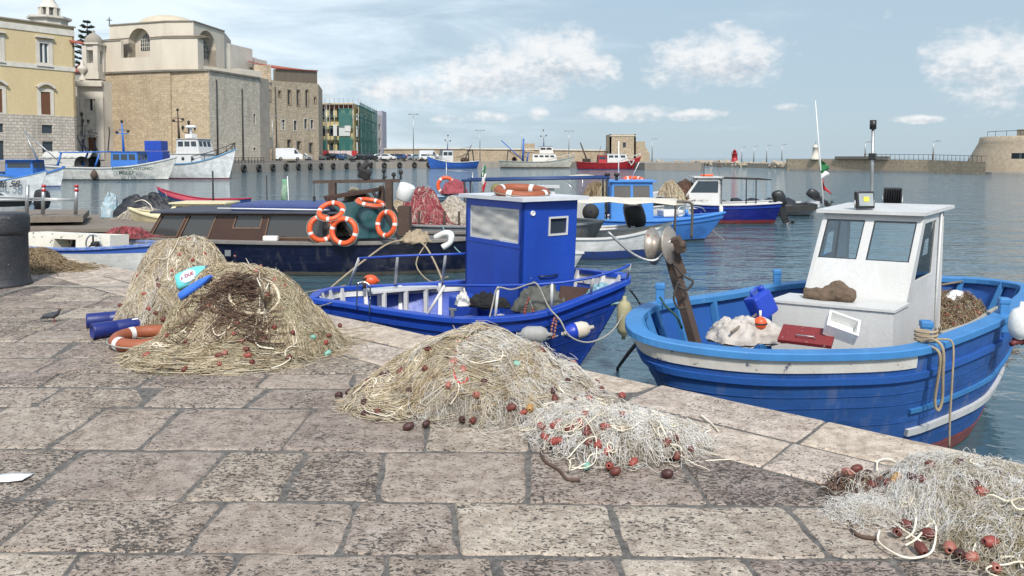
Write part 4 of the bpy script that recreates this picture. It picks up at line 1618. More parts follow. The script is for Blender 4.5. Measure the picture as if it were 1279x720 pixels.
 for pl, r in (([(-.17, .03, .04), (-.10, .0, .05), (.0, -.01, .055), (.09, .0, .05)], [.035, .05, .05, .04]), ([(-.02, .04, .05), (.06, .05, .085), (.13, .03, .06), (.17, -.01, .04)], [.05, .065, .06, .045]),
                  ([(.03, -.04, .04), (.11, -.05, .05), (.18, -.03, .035)], [.04, .05, .035]), ([(-.18, -.02, .03), (-.08, -.05, .035), (.04, -.06, .03)], [.025, .035, .03]), ([(.02, .05, .11), (.07, .05, .125), (.12, .04, .10)], [.03, .035, .025])):
  b.tube(smooth_loop(pl, 4, False), list(np.interp(np.linspace(0, 1, (len(pl) - 1) * 4 + 1), np.linspace(0, 1, len(r)), r)), 10)
 jk = b.build('jacket', paint('brown_cloth', (.13, .088, .058), (.075, .05, .033), .5, 8, .9, bump=.5, fine=60), None, loc=p - Vector((0, 0, .012)), rz=math.atan2(lat.y, lat.x))
 jk.scale = (1.3, 1.3, 1.25)
 md = jk.modifiers.new('merge', 'REMESH')
 md.mode = 'VOXEL'
 md.voxel_size = .009
 tx = bpy.data.textures.new('wrinkles', 'CLOUDS')
 tx.noise_scale = .055
 md = jk.modifiers.new('wrinkle', 'DISPLACE')
 md.texture = tx
 md.strength = .045
 md.mid_level = .5
 md = jk.modifiers.new('soft', 'SMOOTH')
 md.iterations = 3
 tag(jk, 'crumpled brown jacket lying on the white engine box', 'jacket')
 d0 = -.60
 t = thing('jerrycan', 'blue plastic jerrycan leaning inside the bow beside an orange float', 'jerrycan', gd(951, 381, 7.45))
 b = MB(Matrix.Rotation(-.45, 4, 'Y') @ Matrix.Rotation(.5, 4, 'Z'))
 b.box((0, 0, 0), (.24, .17, .25), bev=.035)
 b.build('body', BLUEPVC, t)
 b = MB(Matrix.Rotation(-.45, 4, 'Y') @ Matrix.Rotation(.5, 4, 'Z'))
 b.tube([(-.06, 0, .12), (-.05, 0, .165), (.05, 0, .165), (.06, 0, .12)], .014, 6)
 b.build('handle', BLUEPVC, t)
 b = MB(Matrix.Rotation(-.45, 4, 'Y') @ Matrix.Rotation(.5, 4, 'Z'))
 b.cyl((.09, 0, .12), (.09, 0, .16), .03, 12)
 b.build('cap', BLUEPVC, t)
 t = thing('buoy', 'small round orange buoy hanging in front of the blue jerrycan', 'buoy', gd(950, 404, 7.05))
 b = MB()
 b.ball((0, 0, 0), .062, 18)
 b.build('ball', ORANGE, t)
 b = MB()
 b.cyl((0, 0, .05), (0, 0, .12), .012, 8)
 b.cyl((0, 0, -.05), (-.01, 0, -.14), .014, 8)
 b.build('stem', CORD, t)
 b = MB()
 b.lathe([(.063, -.008), (.068, 0), (.063, .008)], n=18)
 b.build('seam', RUBBER, t)
 cloth_heap('canvas_sheet', 'grubby white canvas heaped in the bow under the blue jerrycan', 'canvas', gd(930, 424, 7.15), (.36, .28), .16, paint('grubby_canvas', (.50, .46, .42), (.34, .29, .25), .6, 5, .9, bump=.5), seed=9, fold=1.2)
 t = thing('hatch_board', 'red hatch board with a wire handle beside the engine box', 'board', gd(1008, 420, 6.55))
 b = MB(Matrix.Rotation(-.55, 4, 'Z') @ Matrix.Rotation(.35, 4, 'X'))
 b.box((0, 0, .0), (.44, .26, .035), bev=.006)
 b.build('board', paint('paint_oxide_red', (.20, .022, .022), (.13, .015, .015), .6, 6, .6, chip=(.45, .38, .34), chip_at=.66, chip_scale=30), t)
 b = MB(Matrix.Rotation(-.55, 4, 'Z') @ Matrix.Rotation(.35, 4, 'X'))
 b.tube([(-.08, -.06, .018), (-.07, -.07, .045), (.07, -.07, .045), (.08, -.06, .018)], .006, 6)
 b.build('handle', STEEL, t)
 t = thing('crate', 'white polystyrene fish crate tipped on edge against the engine box', 'crate', gd(1050, 413, 6.5))
 b = MB(Matrix.Rotation(-.35, 4, 'Z') @ Matrix.Rotation(.30, 4, 'Y') @ Matrix.Rotation(.55, 4, 'X'))
 b.box((0, 0, -.012), (.26, .20, .02), bev=.005)
 for sx, sy, lx, ly in ((.12, 0, .02, .20), (-.12, 0, .02, .20), (0, .09, .22, .02), (0, -.09, .22, .02)):
  b.box((sx, sy, .05), (lx, ly, .105), bev=.004)
 b.build('tray', PVC, t)
 rope('pole', 'wooden boat pole lying against the bow canvas', [gd(914, 415, 6.9), gd(945, 393, 7.3)], .012, WOOD, smooth=0)['category'] = 'pole'
 c = gp(1210, 398, -.1)
 Pn = Pile('fishing_net', 'brown net with small orange floats piled in the stern of the white wheelhouse boat', [(c.x + .05, c.y + .45, .62, .50, .62, .4), (c.x - .15, c.y + .05, .4, .3, .42, .3)], z0=-.55, seed=21, lump=.07)
 Pn.core(core_mat('net_bundle_rust', (.05, .035, .025), (.20, .12, .08)))
 Pn.wander(1100, TANGLE, .003, .4, curl=6, lift=.03)
 Pn.wander(500, BROWN, .003, .4, curl=6, lift=.03)
 Pn.wander(200, PALE, .002, .3, curl=6, lift=.03)
 rg = random.Random(5)
 Pn.floats([(rg.uniform(1182, 1246), rg.uniform(372, 402), rg.choice((0, 3, 2))) for _ in range(34)] + [(1196, 413, 2), (1186, 418, 3), (1206, 408, 2), (1192, 408, 3), (1178, 421, 2)], scale=.9)
 t = thing('plastic_jug', 'white plastic jug lying in the stern behind the wheelhouse', 'jug', gd(1192, 373, 8.6))
 b = MB(Matrix.Rotation(.5, 4, 'Z') @ Matrix.Rotation(1.2, 4, 'Y'))
 b.lathe([(.001, -.12), (.07, -.12), (.08, -.1), (.08, .06), (.05, .11), (.022, .13), (.022, .16), (.001, .16)], n=18)
 b.build('bottle', PVC, t)
 rope('hose', 'thick grey hose lying over the stern net', [gd(1176, 417, 6.9), gd(1205, 408, 7.1), gd(1222, 400, 7.3), gd(1240, 388, 7.7), gd(1250, 384, 7.9)], .024, ROPE_G)
 rope('oar', 'thin oar shaft resting on the far stern gunwale', [gd(1177, 356, 9.3), gd(1207, 351, 9.5)], .014, WOOD, smooth=0)['category'] = 'oar'
 t = fender(gd(1275, 404, 6.95), (.1, 0, 1), 'square white fender hung on the stern quarter at the right edge', .30, .095, name='fender')
 bb = fender(gd(1274, 424, 6.98), (1, .5, .3), 'dark red fender wedged under the square white fender', .16, .055, m=paint('dark_red_rubber', (.14, .02, .02), None, .4, 6, .6))
 # ropes hanging from the bitt
 tp = gp(1157, 424, .10)
 A = tp + Vector((-.05, -.10, .0))
 ext = Vector((.17, -.20, 0))
 for k in range(4):
  pass
 loop = [gd(1150, 428, tp.y - .05), gd(1165, 424, tp.y - .14), gd(1178, 436, tp.y - .20), gd(1178, 470, tp.y - .17), gd(1177, 500, tp.y - .12), gd(1172, 513, tp.y - .12), gd(1168, 500, tp.y - .12), gd(1174, 460, tp.y - .18), gd(1173, 440, tp.y - .20), gd(1160, 432, tp.y - .12)]
 rope('rope', 'doubled hemp rope hanging in a loop from the near bitt', loop, .013, ROPE)
 rope('rope', 'single rope hanging from the near bitt down to the quay', [gd(1158, 426, tp.y - .08), gd(1182, 424, tp.y - .08), gd(1191, 432, tp.y - .12), gd(1190, 470, tp.y - .16), gd(1187, 520, tp.y - .14), gd(1186, 560, tp.y - .12)], .009, ROPE)
 co_ = [tp + Vector((.085 * math.cos(a), .085 * math.sin(a), -.02 + .035 * (a / (2 * PI)))) for a in np.linspace(0, 2 * PI * 3, 40)]
 rope('rope', 'rope turns wound round the near bitt', co_, .012, ROPE, smooth=0)
 tb = gp(825, 378, .2)
 rope('rope', 'dark green rope running from the bow bitt into the boat', [tb + Vector((0, 0, .05)), gd(833, 384, 7.4), gd(845, 395, 7.2), gd(852, 410, 7.0)], .012, paint('green_rope', (.02, .06, .05), None, .4, 9, .9))
def boat_middle():
 """ultramarine boat with the cabin"""
 pix = [(390, 372, -0.24), (400, 376, -0.264), (430, 380, -0.289), (480, 388, -0.326), (555, 398, -0.338), (600, 399, -0.326), (640, 397, -0.301), (685, 390, -0.24), (747, 367, -0.067), (774, 356, 0.02), (785, 350, 0.069), (783, 344, 0.069), (762, 341, 0.069),
           (700, 337, -0.042), (590, 350, -0.264), (500, 356, -0.338), (430, 359, -0.314), (400, 364, -0.264)]
 root = thing('fishing_boat', 'ultramarine fishing boat with a tall blue cabin, moored against the quay', 'fishing boat', (-.55, 10.3, WATER), R(-20), 'small fishing boats moored along the quay')
 G = outline_from_photo(root, pix)
 H = Hull(root, G, depth=.4, e=.20, rake=.18, bow_rake=.42)
 H.skin(hullpaint('hull_ultramarine', (.008, .045, .29), (.02, .03, .10), .05, wear=.6, rough=.45))
 H.cap(BLUE_B, .03, .10, .06)
 H.inside(BLUE_B, paint('deck_blue', (.012, .03, .16), (.03, .035, .07), .9, 3, .8), .28)
 H.ribs(WHITE_P, .28, 3, .055, .055)
 H.strip(WHITE_P, .0, .11, -.062, 'inner_band', None, .078)
 H.strip(BLUE_B, .10, .15, .022, 'rub_rail')
 for t0 in (.22, .42, .55):
  H.strip(BLUE_B, t0, t0 + .005, .006, 'plank_seam')
 f = to_local(root)
 def near(px_, py_, z):
  p = f(gp(px_, py_, z))
  return min(range(H.n), key=lambda i: (H.G[i] - p).length)
 a, b_ = near(600, 399, .05), near(785, 360, .3)
 if (b_ - a) % H.n > H.n / 2:
  a, b_ = b_, a
 if b_ < a:
  b_ += H.n
 H.strip(WHITE_P, .30, .313, .006, 'white_line', (a, b_))
 # cabin
 M_, L_ = gp(648, 392, -0.412), gp(581, 371, -0.388)
 u = (M_ - L_)
 u.z = 0
 wL = u.length
 u.normalize()
 v = Vector((-u.y, u.x, 0))
 dR = .92
 dk = WATER + .30
 zt = gd(655, 252, M_.y).z
 C = lambda s, d, z, k=0: f(Vector((L_.x, L_.y, 0)) + u * (s * wL) + v * d + Vector((0, 0, z)))
 ca = bpy.data.objects.new('cabin', None)
 COL.objects.link(ca)
 ca.parent = root
 g = .035
 c0, c1, c2, c3 = C(0, 0, dk), C(1, 0, dk), C(1, dR, dk), C(0, dR, dk)
 t0, t1, t2, t3 = C(.0 + g, 0, zt), C(1 + g * 2, -.0, zt), C(1 + g * 2, dR + .02, zt), C(g, dR, zt)
 mb = MB()
 hl = [(.07, .70, .95, .945)]
 Pl, nl = panel(mb, c0, c1, t1, t0, hl, .04)
 hr = [(.50, .76, .80, .87)]
 Pr, nr = panel(mb, c1, c2, t2, t1, hr, .04)
 panel(mb, c2, c3, t3, t2, [(.3, .05, .7, .9)], .04)
 panel(mb, c3, c0, t0, t3, (), .04)
 mb.build('wall', BLUE_B, ca)
 wn = frame_ring(Pl, nl, hl[0], -.03, .006, .02, 'window', WHITE_P, ca)
 # wrinkled plastic sheet behind the opening
 from mathutils import noise as mn
 mb = MB()
 rows = []
 for i in range(21):
  row = []
  for j in range(25):
   uu, vv = hl[0][0] + (hl[0][2] - hl[0][0]) * j / 24, hl[0][1] + (hl[0][3] - hl[0][1]) * i / 20
   q = Pl(uu, vv) - nl * (.022 + .014 * mn.noise(Vector((j * .17 + i * .10, i * .25, 2))) + .012 * math.sin(j * .35 + i * .5) * .7 + .006 * math.sin(j * .9 - i * .6))
   row.append(q)
  rows.append(row)
 mb.grid(rows, 0, True)
 so_ = mb.build('curtain', CANVAS, wn)
 sol = so_.modifiers.new('thickness', 'SOLIDIFY')
 sol.thickness = .003
 wn = frame_ring(Pr, nr, hr[0], .026, .012, .03, 'window', WHITE_P, ca)
 quadplate(Pr, nr, hr[0], .03, .006, 'pane', GLASS_D, wn)
 mb = MB()
 q = [C(-.05, -.06, zt + .003), C(1.14, -.07, zt + .003), C(1.16, dR + .12, zt + .003), C(-.05, dR + .08, zt + .003)]
 mb.slab(q, .05)
 mb.build('roof', paint('roof_white_edge', (.62, .63, .64), (.4, .42, .46), .6, 3, .5), ca)
 mb = MB()
 a1, a2 = Pr(.33, .46), Pr(.66, .46)
 mb.tube([a1, a1 + nr * .03, a1.lerp(a2, .5) + nr * .04, a2 + nr * .03, a2], .010, 7)
 mb.build('handle', BLACK_P, ca)
 mb = MB()
 p = Pr(.18, .915)
 mb.lathe([(.001, .012), (.018, .012), (.02, .02), (.034, .02), (.036, .0), (.036, -.01)], p, 18, axis=nr)
 mb.build('vent', PVC, ca)
 # loose paint seam across the front
 mb = MB()
 mb.slab([Pl(.0, .668), Pl(1, .668), Pl(1, .675), Pl(0, .675)], .006)
 mb.build('trim', BLUE_B, ca)
 # rails
 def rail(pl, r=.017, name='rail', m=BLUE_B):
  mb = MB()
  mb.tube([f(q) for q in pl], r, 7)
  return mb.build(name, m, root)
 T = [gd(449, 323, 11.05), gd(497, 320, 10.99), gd(557, 318, 11.05), gd(588, 317, 11.12)]
 rail(T)
 for top, (bx, by, bz) in ((T[0], (436, 358, -0.326)), (T[1], (494, 356, -0.326)), (T[2], (553, 353, -0.289))):
  rail([top, gp(bx, by, bz)], .020, 'stanchion', WHITE_P)
 Q = [gd(556, 357, 9.63), gd(620, 357, 9.39), gd(665, 356, 9.26), gd(705, 353, 9.26), gd(740, 347, 9.32), gd(775, 337, 9.45), gd(787, 331, 9.57)]
 rail(Q)
 for top, (bx, by, bz) in ((Q[0], (534, 393, -0.326)), (gd(623, 357, 9.39), (619, 396, -0.314)), (gd(690, 354, 9.26), (689, 387, -0.227)), (gd(741, 347, 9.32), (738, 369, -0.091)), (Q[-1], (784, 348, 0.082))):
  rail([top, gp(bx, by, bz)], .020, 'stanchion', WHITE_P)
 mb = MB()
 mb.tube([f(q) for q in smooth_loop([gp(462, 392, -0.351), gd(463, 362, 9.57), gd(459, 354, 9.57), gd(450, 353, 9.57), gd(447, 358, 9.57), gp(446, 386, -0.326)], 4, False)], .010, 6)
 mb.build('hoop', CHROME, root)
 # bench
 bn = bpy.data.objects.new('bench', None)
 COL.objects.link(bn)
 bn.parent = root
 zb = -.12
 q = [gp(467, 366, zb + .09), gp(483, 362, zb + .09), gp(536, 358, zb + .09), gp(541, 362, zb + .09)]
 B0, B1 = gp(478, 368, -0.388), gp(538, 363, -0.388)
 B0.z = B1.z = -.37
 d = (B1 - B0).normalized()
 sd_ = Vector((-d.y, d.x, 0))
 mb = MB()
 for k in range(2):
  a_ = B0 - d * .14 + sd_ * (.005 + k * .18)
  b2 = B1 + d * .14 + sd_ * (.005 + k * .18)
  e_ = sd_ * .17
  mb.slab([f(a_), f(b2), f(b2 + e_), f(a_ + e_)], .03)
 mb.build('seat', WHITE_P, bn)
 for s in (.05, .5, .92):
  for k in (.03, .26):
   mb = MB()
   p = B0.lerp(B1, s) + sd_ * k
   mb.bar(f(p - Vector((0, 0, .001))), f(Vector((p.x, p.y, WATER + .30))), .06, .045)
   mb.build('leg', WHITE_P, bn)
 # white thwart by the cabin
 mb = MB()
 a_, b2 = gp(568, 400, -0.511), gp(648, 395, -0.511)
 dd = Vector((.30, .27, 0))
 mb.slab([f(a_), f(b2), f(b2 + dd * .5), f(a_ + dd * .5)], .03)
 mb.build('thwart', WHITE_P, root)
 mb = MB()
 p0 = C(-.16, -.36, 0)
 w0 = f(gp(590, 385, -0.573))
 mb.box(C(.42, -.20, dk + .25), (.76, .37, .5), (0, 0, math.atan2((f(M_) - f(L_)).y, (f(M_) - f(L_)).x)), bev=.02)
 mb.build('step_box', BLUE_B, root)
 # cleats
 for (x, y, z) in ((488 + 0, 408, .03), (389, 376, .13)):
  pass
 mb = MB()
 p = gp(487 + 0, 402, .04)
 p = gd(487, 402, 9.20)
 q = f(gp(564, 398, -0.314)) + Vector((0, .04, .02))
 mb.bar(q, q + Vector((0, 0, .09)), .035)
 mb.bar(q + Vector((-.05, 0, .085)), q + Vector((.05, 0, .085)), .025)
 mb.build('cleat', STEEL, root)
 p = f(gp(457, 360, -0.314)) + Vector((0, -.03, .0))
 mb = MB()
 mb.cyl(p, p + Vector((0, 0, .15)), .028, 10)
 mb.cyl(p + Vector((0, 0, .145)), p + Vector((0, 0, .16)), .04, 10)
 mb.build('bollard_post', RUST, root)
 # things aboard and alongside
 t = cloth_heap('jacket', 'black cloth draped over the blue step beside the cabin', 'cloth', gd(608, 380, 9.88) - Vector((0, 0, .02)), (.30, .14), .12, paint('black_cloth', (.008, .008, .009), (.018, .018, .02), .4, 9, .9), rz=-.5, seed=2)
 t = cloth_heap('rag', 'balled white rag at the left end of the black cloth', 'rag', gd(579, 379, 9.82) - Vector((0, 0, .02)), (.10, .09), .12, paint('white_rag', (.72, .70, .66), (.5, .47, .43), .5, 18, .9, bump=.5), seed=6, fold=1.6)
 b = MB()
 b.slab([gd(696, 388, 9.57), gd(733, 378, 9.82), gd(740, 360, 10.00), gd(701, 357, 9.76)], -.02)
 tag(b.build('hatch_board', WOOD_D), 'dark brown board leaning inside the bow behind the rail', 'board')
 cloth_heap('tarpaulin', 'grey tarpaulin heap beside the dark brown board', 'tarpaulin', gd(676, 388, 9.76), (.37, .25), .26, paint('grey_tarp', (.10, .105, .09), (.05, .05, .045), .6, 6, .8), rz=-.3, seed=12)
 cloth_heap('bucket_cover', 'pale blue plastic sheet in the bow of the cabin boat', 'plastic sheet', gd(752, 377, 9.88), (.27, .2), .18, paint('pale_blue_plastic', (.20, .36, .42), None, .4, 6, .5), seed=5)
 gF = 'fenders hung along the blue cabin boat'
 n_ = Vector((u.x * .0, 0, 0))
 fender(gd(668, 418, 9.08), (1, -.15, .03), 'scuffed grey fender behind the middle net heap', .34, .10, m=paint('grey_fender', (.36, .36, .35), (.18, .17, .15), .7, 6, .6), group=None)
 fender(gd(722, 413, 9.11), (.94, .3, .14), 'stained white fender with a blue cap hung on the bow', .32, .10, m=paint('stained_fender', (.62, .58, .50), (.42, .33, .2), .7, 6, .6, chip=(.3, .17, .07), chip_at=.66), end=BLUEPVC)
 fender(gd(780, 397, 9.32), (.02, 0, 1), 'long mossy upright fender hanging off the bow tip', .44, .09, m=paint('mossy_fender', (.34, .31, .18), (.2, .2, .11), .7, 6, .7))
 t = thing('buoy', 'orange oval buoy hung behind the empty stern bench', 'buoy', gd(463, 351, 12.23))
 b = MB()
 b.ball((0, 0, 0), (.13, .10, .10), 16)
 b.build('ball', ORANGE, t)
 b = MB()
 b.cyl((.09, 0, 0), (.15, 0, 0), .018, 8)
 b.build('stem', ORANGE, t)
 # cork strings
 for lab, pl in (('loop of brown cork floats hanging from the rail', [(661, 373), (657, 383), (656, 392), (660, 397), (666, 395), (666, 386), (662, 376)]),
     ('straight double string of brown cork floats on the hull', [(693, 398), (690, 408), (689, 420), (692, 421), (694, 410), (696, 399)])):
  P_ = smooth_loop([gd(x, y, 9.11 if x > 680 else 9.24) for x, y in pl], 3, False)
  t = thing('float_string', lab, 'float string', P_[0])
  b = MB()
  b.tube([p - P_[0] for p in P_], .005, 5)
  b.build('cord', ROPE_G, t)
  for p in P_[::1][:16]:
   o = bpy.data.objects.new('float', FLOATS[2 if 'straight' in lab else 3])
   COL.objects.link(o)
   o.parent = t
   o.location = p - P_[0]
   o.scale = (.62, .62, .5)
   o.rotation_euler = (1.2, .3, random.uniform(0, 3))
 # ropes
 Yq = 6.95
 rope('rope', 'long grey rope draped along the bow of the blue cabin boat', [gd(609, 410, 9.20), gd(616, 380, 9.32), gd(622, 360, 9.35), gd(640, 362, 9.32), gd(662, 355, 9.24), gd(672, 356, 9.21), gd(686, 384, 9.16), gd(700, 400, 9.04), gd(712, 420, 8.95), gd(735, 428, 8.95), gd(760, 418, 9.02), gd(775, 400, 9.20), gd(783, 378, 9.32)], .010, ROPE_G)
 rope('rope', 'thin mooring rope tied across the stern corner to the beige heap', [gd(372, 396, 8.1), gd(390, 386, 8.7), gd(410, 380, 9.8), gd(420, 376, 10.25)], .008, ROPE_G)
 rope('rope', 'rope running from the blue stern to the water at left', [gd(350, 372, 11.6), gd(400, 362, 11.6), gd(432, 357, 11.36)], .007, ROPE)
 rope('rope', 'short rope end hanging from the cleat over the side', [gd(562, 398, 9.39), gd(568, 410, 9.26), gd(574, 422, 9.16), gd(582, 436, 9.14)], .008, ROPE_G)
 rope('rope', 'slack black mooring line from the bow tip to the right', [gd(787, 362, 9.51), gd(795, 372, 9.88), gd(806, 386, 10.62), gp(840, 410, WATER)], .012, ROPE_D)
 rope('rope', 'black mooring chain slanting into the water between the two near boats', [gd(800, 424, 7.0), gd(785, 442, 8.0), gp(772, 460, WATER)], .02, ROPE_D)
 t = lifebuoy(gd(652, 239.5, M_.y + .55), (0.05, -.12, 1), 'orange lifebuoy lying flat on the blue cabin roof', .33, .06, spin=.3, m=ORANGE_OLD)
boat_right()
boat_middle()
# ================================================================== boats further out
def sub(name, parent):
 e = bpy.data.objects.new(name, None)
 COL.objects.link(e)
 e.parent = parent
 return e
def boat(name, label, cat, mid, heading, L, B, F, hullm, capm, inm, deckm, deck=.35, bow=.35, stern=.1, sw=.8, pointed=False, depth=.35, rail=None, open_=True, group=None,
         e=.25, rake=.10, bow_rake=.24, cap=(.03, .10, .05), bp=2.0, n=48):
 root = thing(name, label, cat, (mid[0], mid[1], WATER), R(heading), group)
 H = Hull(root, outline(L, B, F, bow, stern, sw, n, bp, pointed=pointed), depth, e, rake, bow_rake)
 H.skin(hullm)
 H.cap(capm, *cap)
 H.inside(inm, deckm, deck)
 if rail:
  H.strip(rail, .10, .15, .03, 'rub_rail')
 return root, H
def house(root, x0, x1, w0, w1, z0, z1, m, roofm, front=2, side=2, rake=.2, back_door=True, over=.12, rear_rake=0.0, top=.85, name='cabin', paneM=None, wz=(.50, .86), roof_t=.05, door_side=False):
 """cabin on deck: walls, roof, windows; x1 is the front"""
 e = sub(name, root)
 f0, f1 = x1, x1 - rake
 b0, b1 = x0, x0 + rear_rake
 h0, h1 = w0 / 2, w1 / 2
 v = lambda x, y, z: Vector((x, y, z))
 mb = MB()
 pans = []
 def holes(n, a=.08, g=.06):
  if n == 0:
   return []
  wd = (1 - 2 * a - g * (n - 1)) / n
  return [(a + i * (wd + g), wz[0], a + i * (wd + g) + wd, wz[1]) for i in range(n)]
 spec = [(v(f0, h0, z0), v(f0, -h0, z0), v(f1, -h1, z1), v(f1, h1, z1), holes(front)),
   (v(b0, h0, z0), v(f0, h0, z0), v(f1, h1, z1), v(b1, h1, z1), holes(side)),
   (v(f0, -h0, z0), v(b0, -h0, z0), v(b1, -h1, z1), v(f1, -h1, z1), holes(side)),
   (v(b0, -h0, z0), v(b0, h0, z0), v(b1, h1, z1), v(b1, -h1, z1), [(.35, .03, .65, .88)] if back_door else [])]
 spec[0] = (spec[0][1], spec[0][0], spec[0][3], spec[0][2], spec[0][4])
 spec[1] = (spec[1][1], spec[1][0], spec[1][3], spec[1][2], spec[1][4])
 spec[2] = (spec[2][1], spec[2][0], spec[2][3], spec[2][2], spec[2][4])
 spec[3] = (spec[3][1], spec[3][0], spec[3][3], spec[3][2], spec[3][4])
 out = []
 for a, b, c, d, hs in spec:
  n_ = (b - a).cross(d - a)
  mid = (a + b + c + d) / 4 - v((x0 + x1) / 2, 0, (z0 + z1) / 2)
  if n_.dot(mid) < 0:
   a, b, c, d = b, a, d, c
  P, nr = panel(mb, a, b, c, d, hs, .05)
  out.append((P, nr, hs))
 mb.build('wall', m, e)
 for P, nr, hs in out:
  for h in hs:
   quadplate(P, nr, h, .03, .012, 'door' if h[1] < .1 else 'window', paneM or GLASS_D, e)
 mb = MB()
 q = [v(b1 - over, -h1 - over, z1 + .003), v(f1 + over * 1.6, -h1 - over, z1 + .003), v(f1 + over * 1.6, h1 + over, z1 + .003), v(b1 - over, h1 + over, z1 + .003)]
 mb.slab(q, roof_t)
 mb.build('roof', roofm, e)
 return e
def rigging(parent, items, m, name):
 """poles: (a, b, r)"""
 for a, b, r in items:
  mb = MB()
  mb.tube([a, b], r, 6)
  mb.build(name, m, parent)
def boat_navy():
 """old dark blue cabin boat with the lifebuoys"""
 root, H = boat('motor_boat', 'old navy blue cabin boat with wooden sides and lifebuoys on its wheelhouse', 'motor boat', (-4.3, 18.75), -4, 9.4, 2.9, .80,
                   hullpaint('hull_navy', (.004, .007, .034), (.10, .09, .07), .10, wear=.4, rough=.35), paint('grey_capping', (.20, .185, .17), (.1, .09, .08), .7, 4, .8), DECKGREY, DECKGREY,
                   deck=.74, bow=.12, stern=.05, sw=.80, depth=.5, e=.2, rake=.05, bow_rake=.2, cap=(.04, .16, .07), bp=2.4)
 c = sub('saloon', root)
 x0, x1, w, z0, z1 = -4.35, .15, 2.1, .78, 1.42
 wood = MB()
 hs = [(.02, .16, .155, .92), (.18, .16, .33, .92), (.455, .50, .60, .92), (.645, .16, .98, .92)]
 v = lambda x, y, z: Vector((x, y, z))
 P, nr = panel(wood, v(x0, -w / 2, z0), v(x1, -w / 2, z0), v(x1, -w / 2 + .08, z1), v(x0 + .35, -w / 2 + .08, z1), hs, .05)
 panel(wood, v(x1, w / 2, z0), v(x0, w / 2, z0), v(x0 + .35, w / 2 - .08, z1), v(x1, w / 2 - .08, z1), hs, .05)
 panel(wood, v(x0, w / 2, z0), v(x0, -w / 2, z0), v(x0 + .35, -w / 2 + .08, z1), v(x0 + .35, w / 2 - .08, z1), [(.08, .2, .47, .9), (.53, .2, .92, .9)], .05)
 wood.build('wall', WOOD_D, c)
 for h in hs:
  quadplate(P, nr, h, .03, .008, 'window', glass('saloon_glass', (.05, .05, .05), .12), c)
  frame_ring(P, nr, h, .03, .012, .02, 'frame', paint('worn_wood_trim', (.17, .10, .06), (.09, .05, .03), .6, 5, .7), c)
 mb = MB()
 mb.box((-1.9, 0, z1 + .035), (4.6, w + .12, .06), bev=.02)
 mb.build('coachroof', paint('faded_blue_roof', (.05, .055, .075), (.03, .03, .04), .6, 3, .7), c)
 mb = MB()
 mb.box((-1.05, .02, z1 + .14), (2.6, w - .35, .16), bev=.05)
 mb.build('hatch_cover', paint('blue_cover', (.035, .06, .20), (.02, .035, .12), .5, 3, .55), c)
 for y in (-.75, -.70):
  pass
 mb = MB()
 mb.tube([v(-2.6, -.98, z1 + .13), v(.1, -.98, z1 + .10)], .018, 6)
 mb.build('grab_rail', PVC, c)
 # wheelhouse frame leaning at the front
 wf = sub('wheelhouse_frame', root)
 for a, b in ((v(.75, -.95, .8), v(.0, -.9, 1.78)), (v(1.65, -.55, .8), v(1.0, -.5, 1.95)), (v(.0, -.9, 1.78), v(1.0, -.5, 1.95)), (v(.75, .95, .8), v(.0, .9, 1.78)), (v(.0, .9, 1.78), v(1.0, .5, 1.95)),
                 (v(1.65, .55, .8), v(1.0, .5, 1.95)), (v(0, -.9, 1.78), v(0, .9, 1.78)), (v(1.0, -.5, 1.95), v(1.0, .5, 1.95))):
  mb = MB()
  mb.bar(a, b, .09, .06)
  mb.build('bar', WOOD_D if a.z > 1 else paint('frame_black', (.03, .028, .028), None, .5, 5, .7), wf)
 mb = MB()
 mb.slab([v(.75, -.93, .85), v(1.62, -.55, .85), v(1.02, -.50, 1.75), v(.12, -.88, 1.65)], .012)
 mb.build('windscreen', glass('teal_glass', (.015, .06, .065), .15), wf)
 mb = MB()
 mb.slab([v(-.05, -.95, 1.80), v(1.05, -.52, 1.97), v(1.05, .52, 1.97), v(-.05, .95, 1.80)], .05)
 mb.build('roof', WOOD_D, wf)
 # gantry
 g = sub('gantry', root)
 for a, b, r in ((v(-.30, .55, .8), v(-.30, .55, 2.13), .085), (v(1.18, .45, .8), v(1.18, .45, 2.20), .085), (v(1.02, .3, .8), v(1.02, .3, 2.05), .05)):
  mb = MB()
  mb.bar(a, b, r * 2)
  mb.build('post', RUST, g)
 mb = MB()
 mb.bar(v(-.80, .55, 2.13), v(1.45, .45, 2.17), .08)
 mb.build('cross_beam', RUST, g)
 mb = MB()
 mb.box(v(.55, .50, 2.34), (.30, .22, .25), (.3, .4, .2), bev=.04)
 mb.cyl(v(.42, .45, 2.4), v(.62, .55, 2.62), .08, 10)
 mb.build('winch', RUBBER, g)
 for x, z in ((1.05, 2.42), (1.30, 2.32), (1.48, 2.38)):
  mb = MB()
  mb.cyl(v(x, .45, 2.2), v(x, .45, z), .025, 6)
  mb.ball(v(x, .45, z), .06, 10)
  mb.build('navigation_lamp', RUBBER, g)
 mb = MB()
 mb.tube(sag(v(.6, .5, 2.28), v(1.12, .45, 2.28), .12), .02, 5)
 mb.build('cable', ROPE_D, g)
 mb = MB()
 mb.tube([v(-.78, .55, 2.1), v(-.78, .55, 1.75)], .01, 5)
 mb.box(v(-.78, .55, 1.70), (.06, .06, .13), bev=.015)
 mb.build('pulley_block', RUBBER, g)
 # white drum lamp on a rusty post
 b = sub('gas_lamp', root)
 mb = MB()
 mb.bar(v(1.55, .55, .78), v(1.55, .55, 1.52), .30)
 mb.build('post', RUST, b)
 mb = MB()
 mb.lathe([(.001, -.20), (.19, -.20), (.21, -.17), (.21, .17), (.19, .2), (.05, .21), (.001, .21)], v(1.58, .5, 1.88), 20, axis=(.35, -.15, .9))
 mb.build('drum', PVC, b)
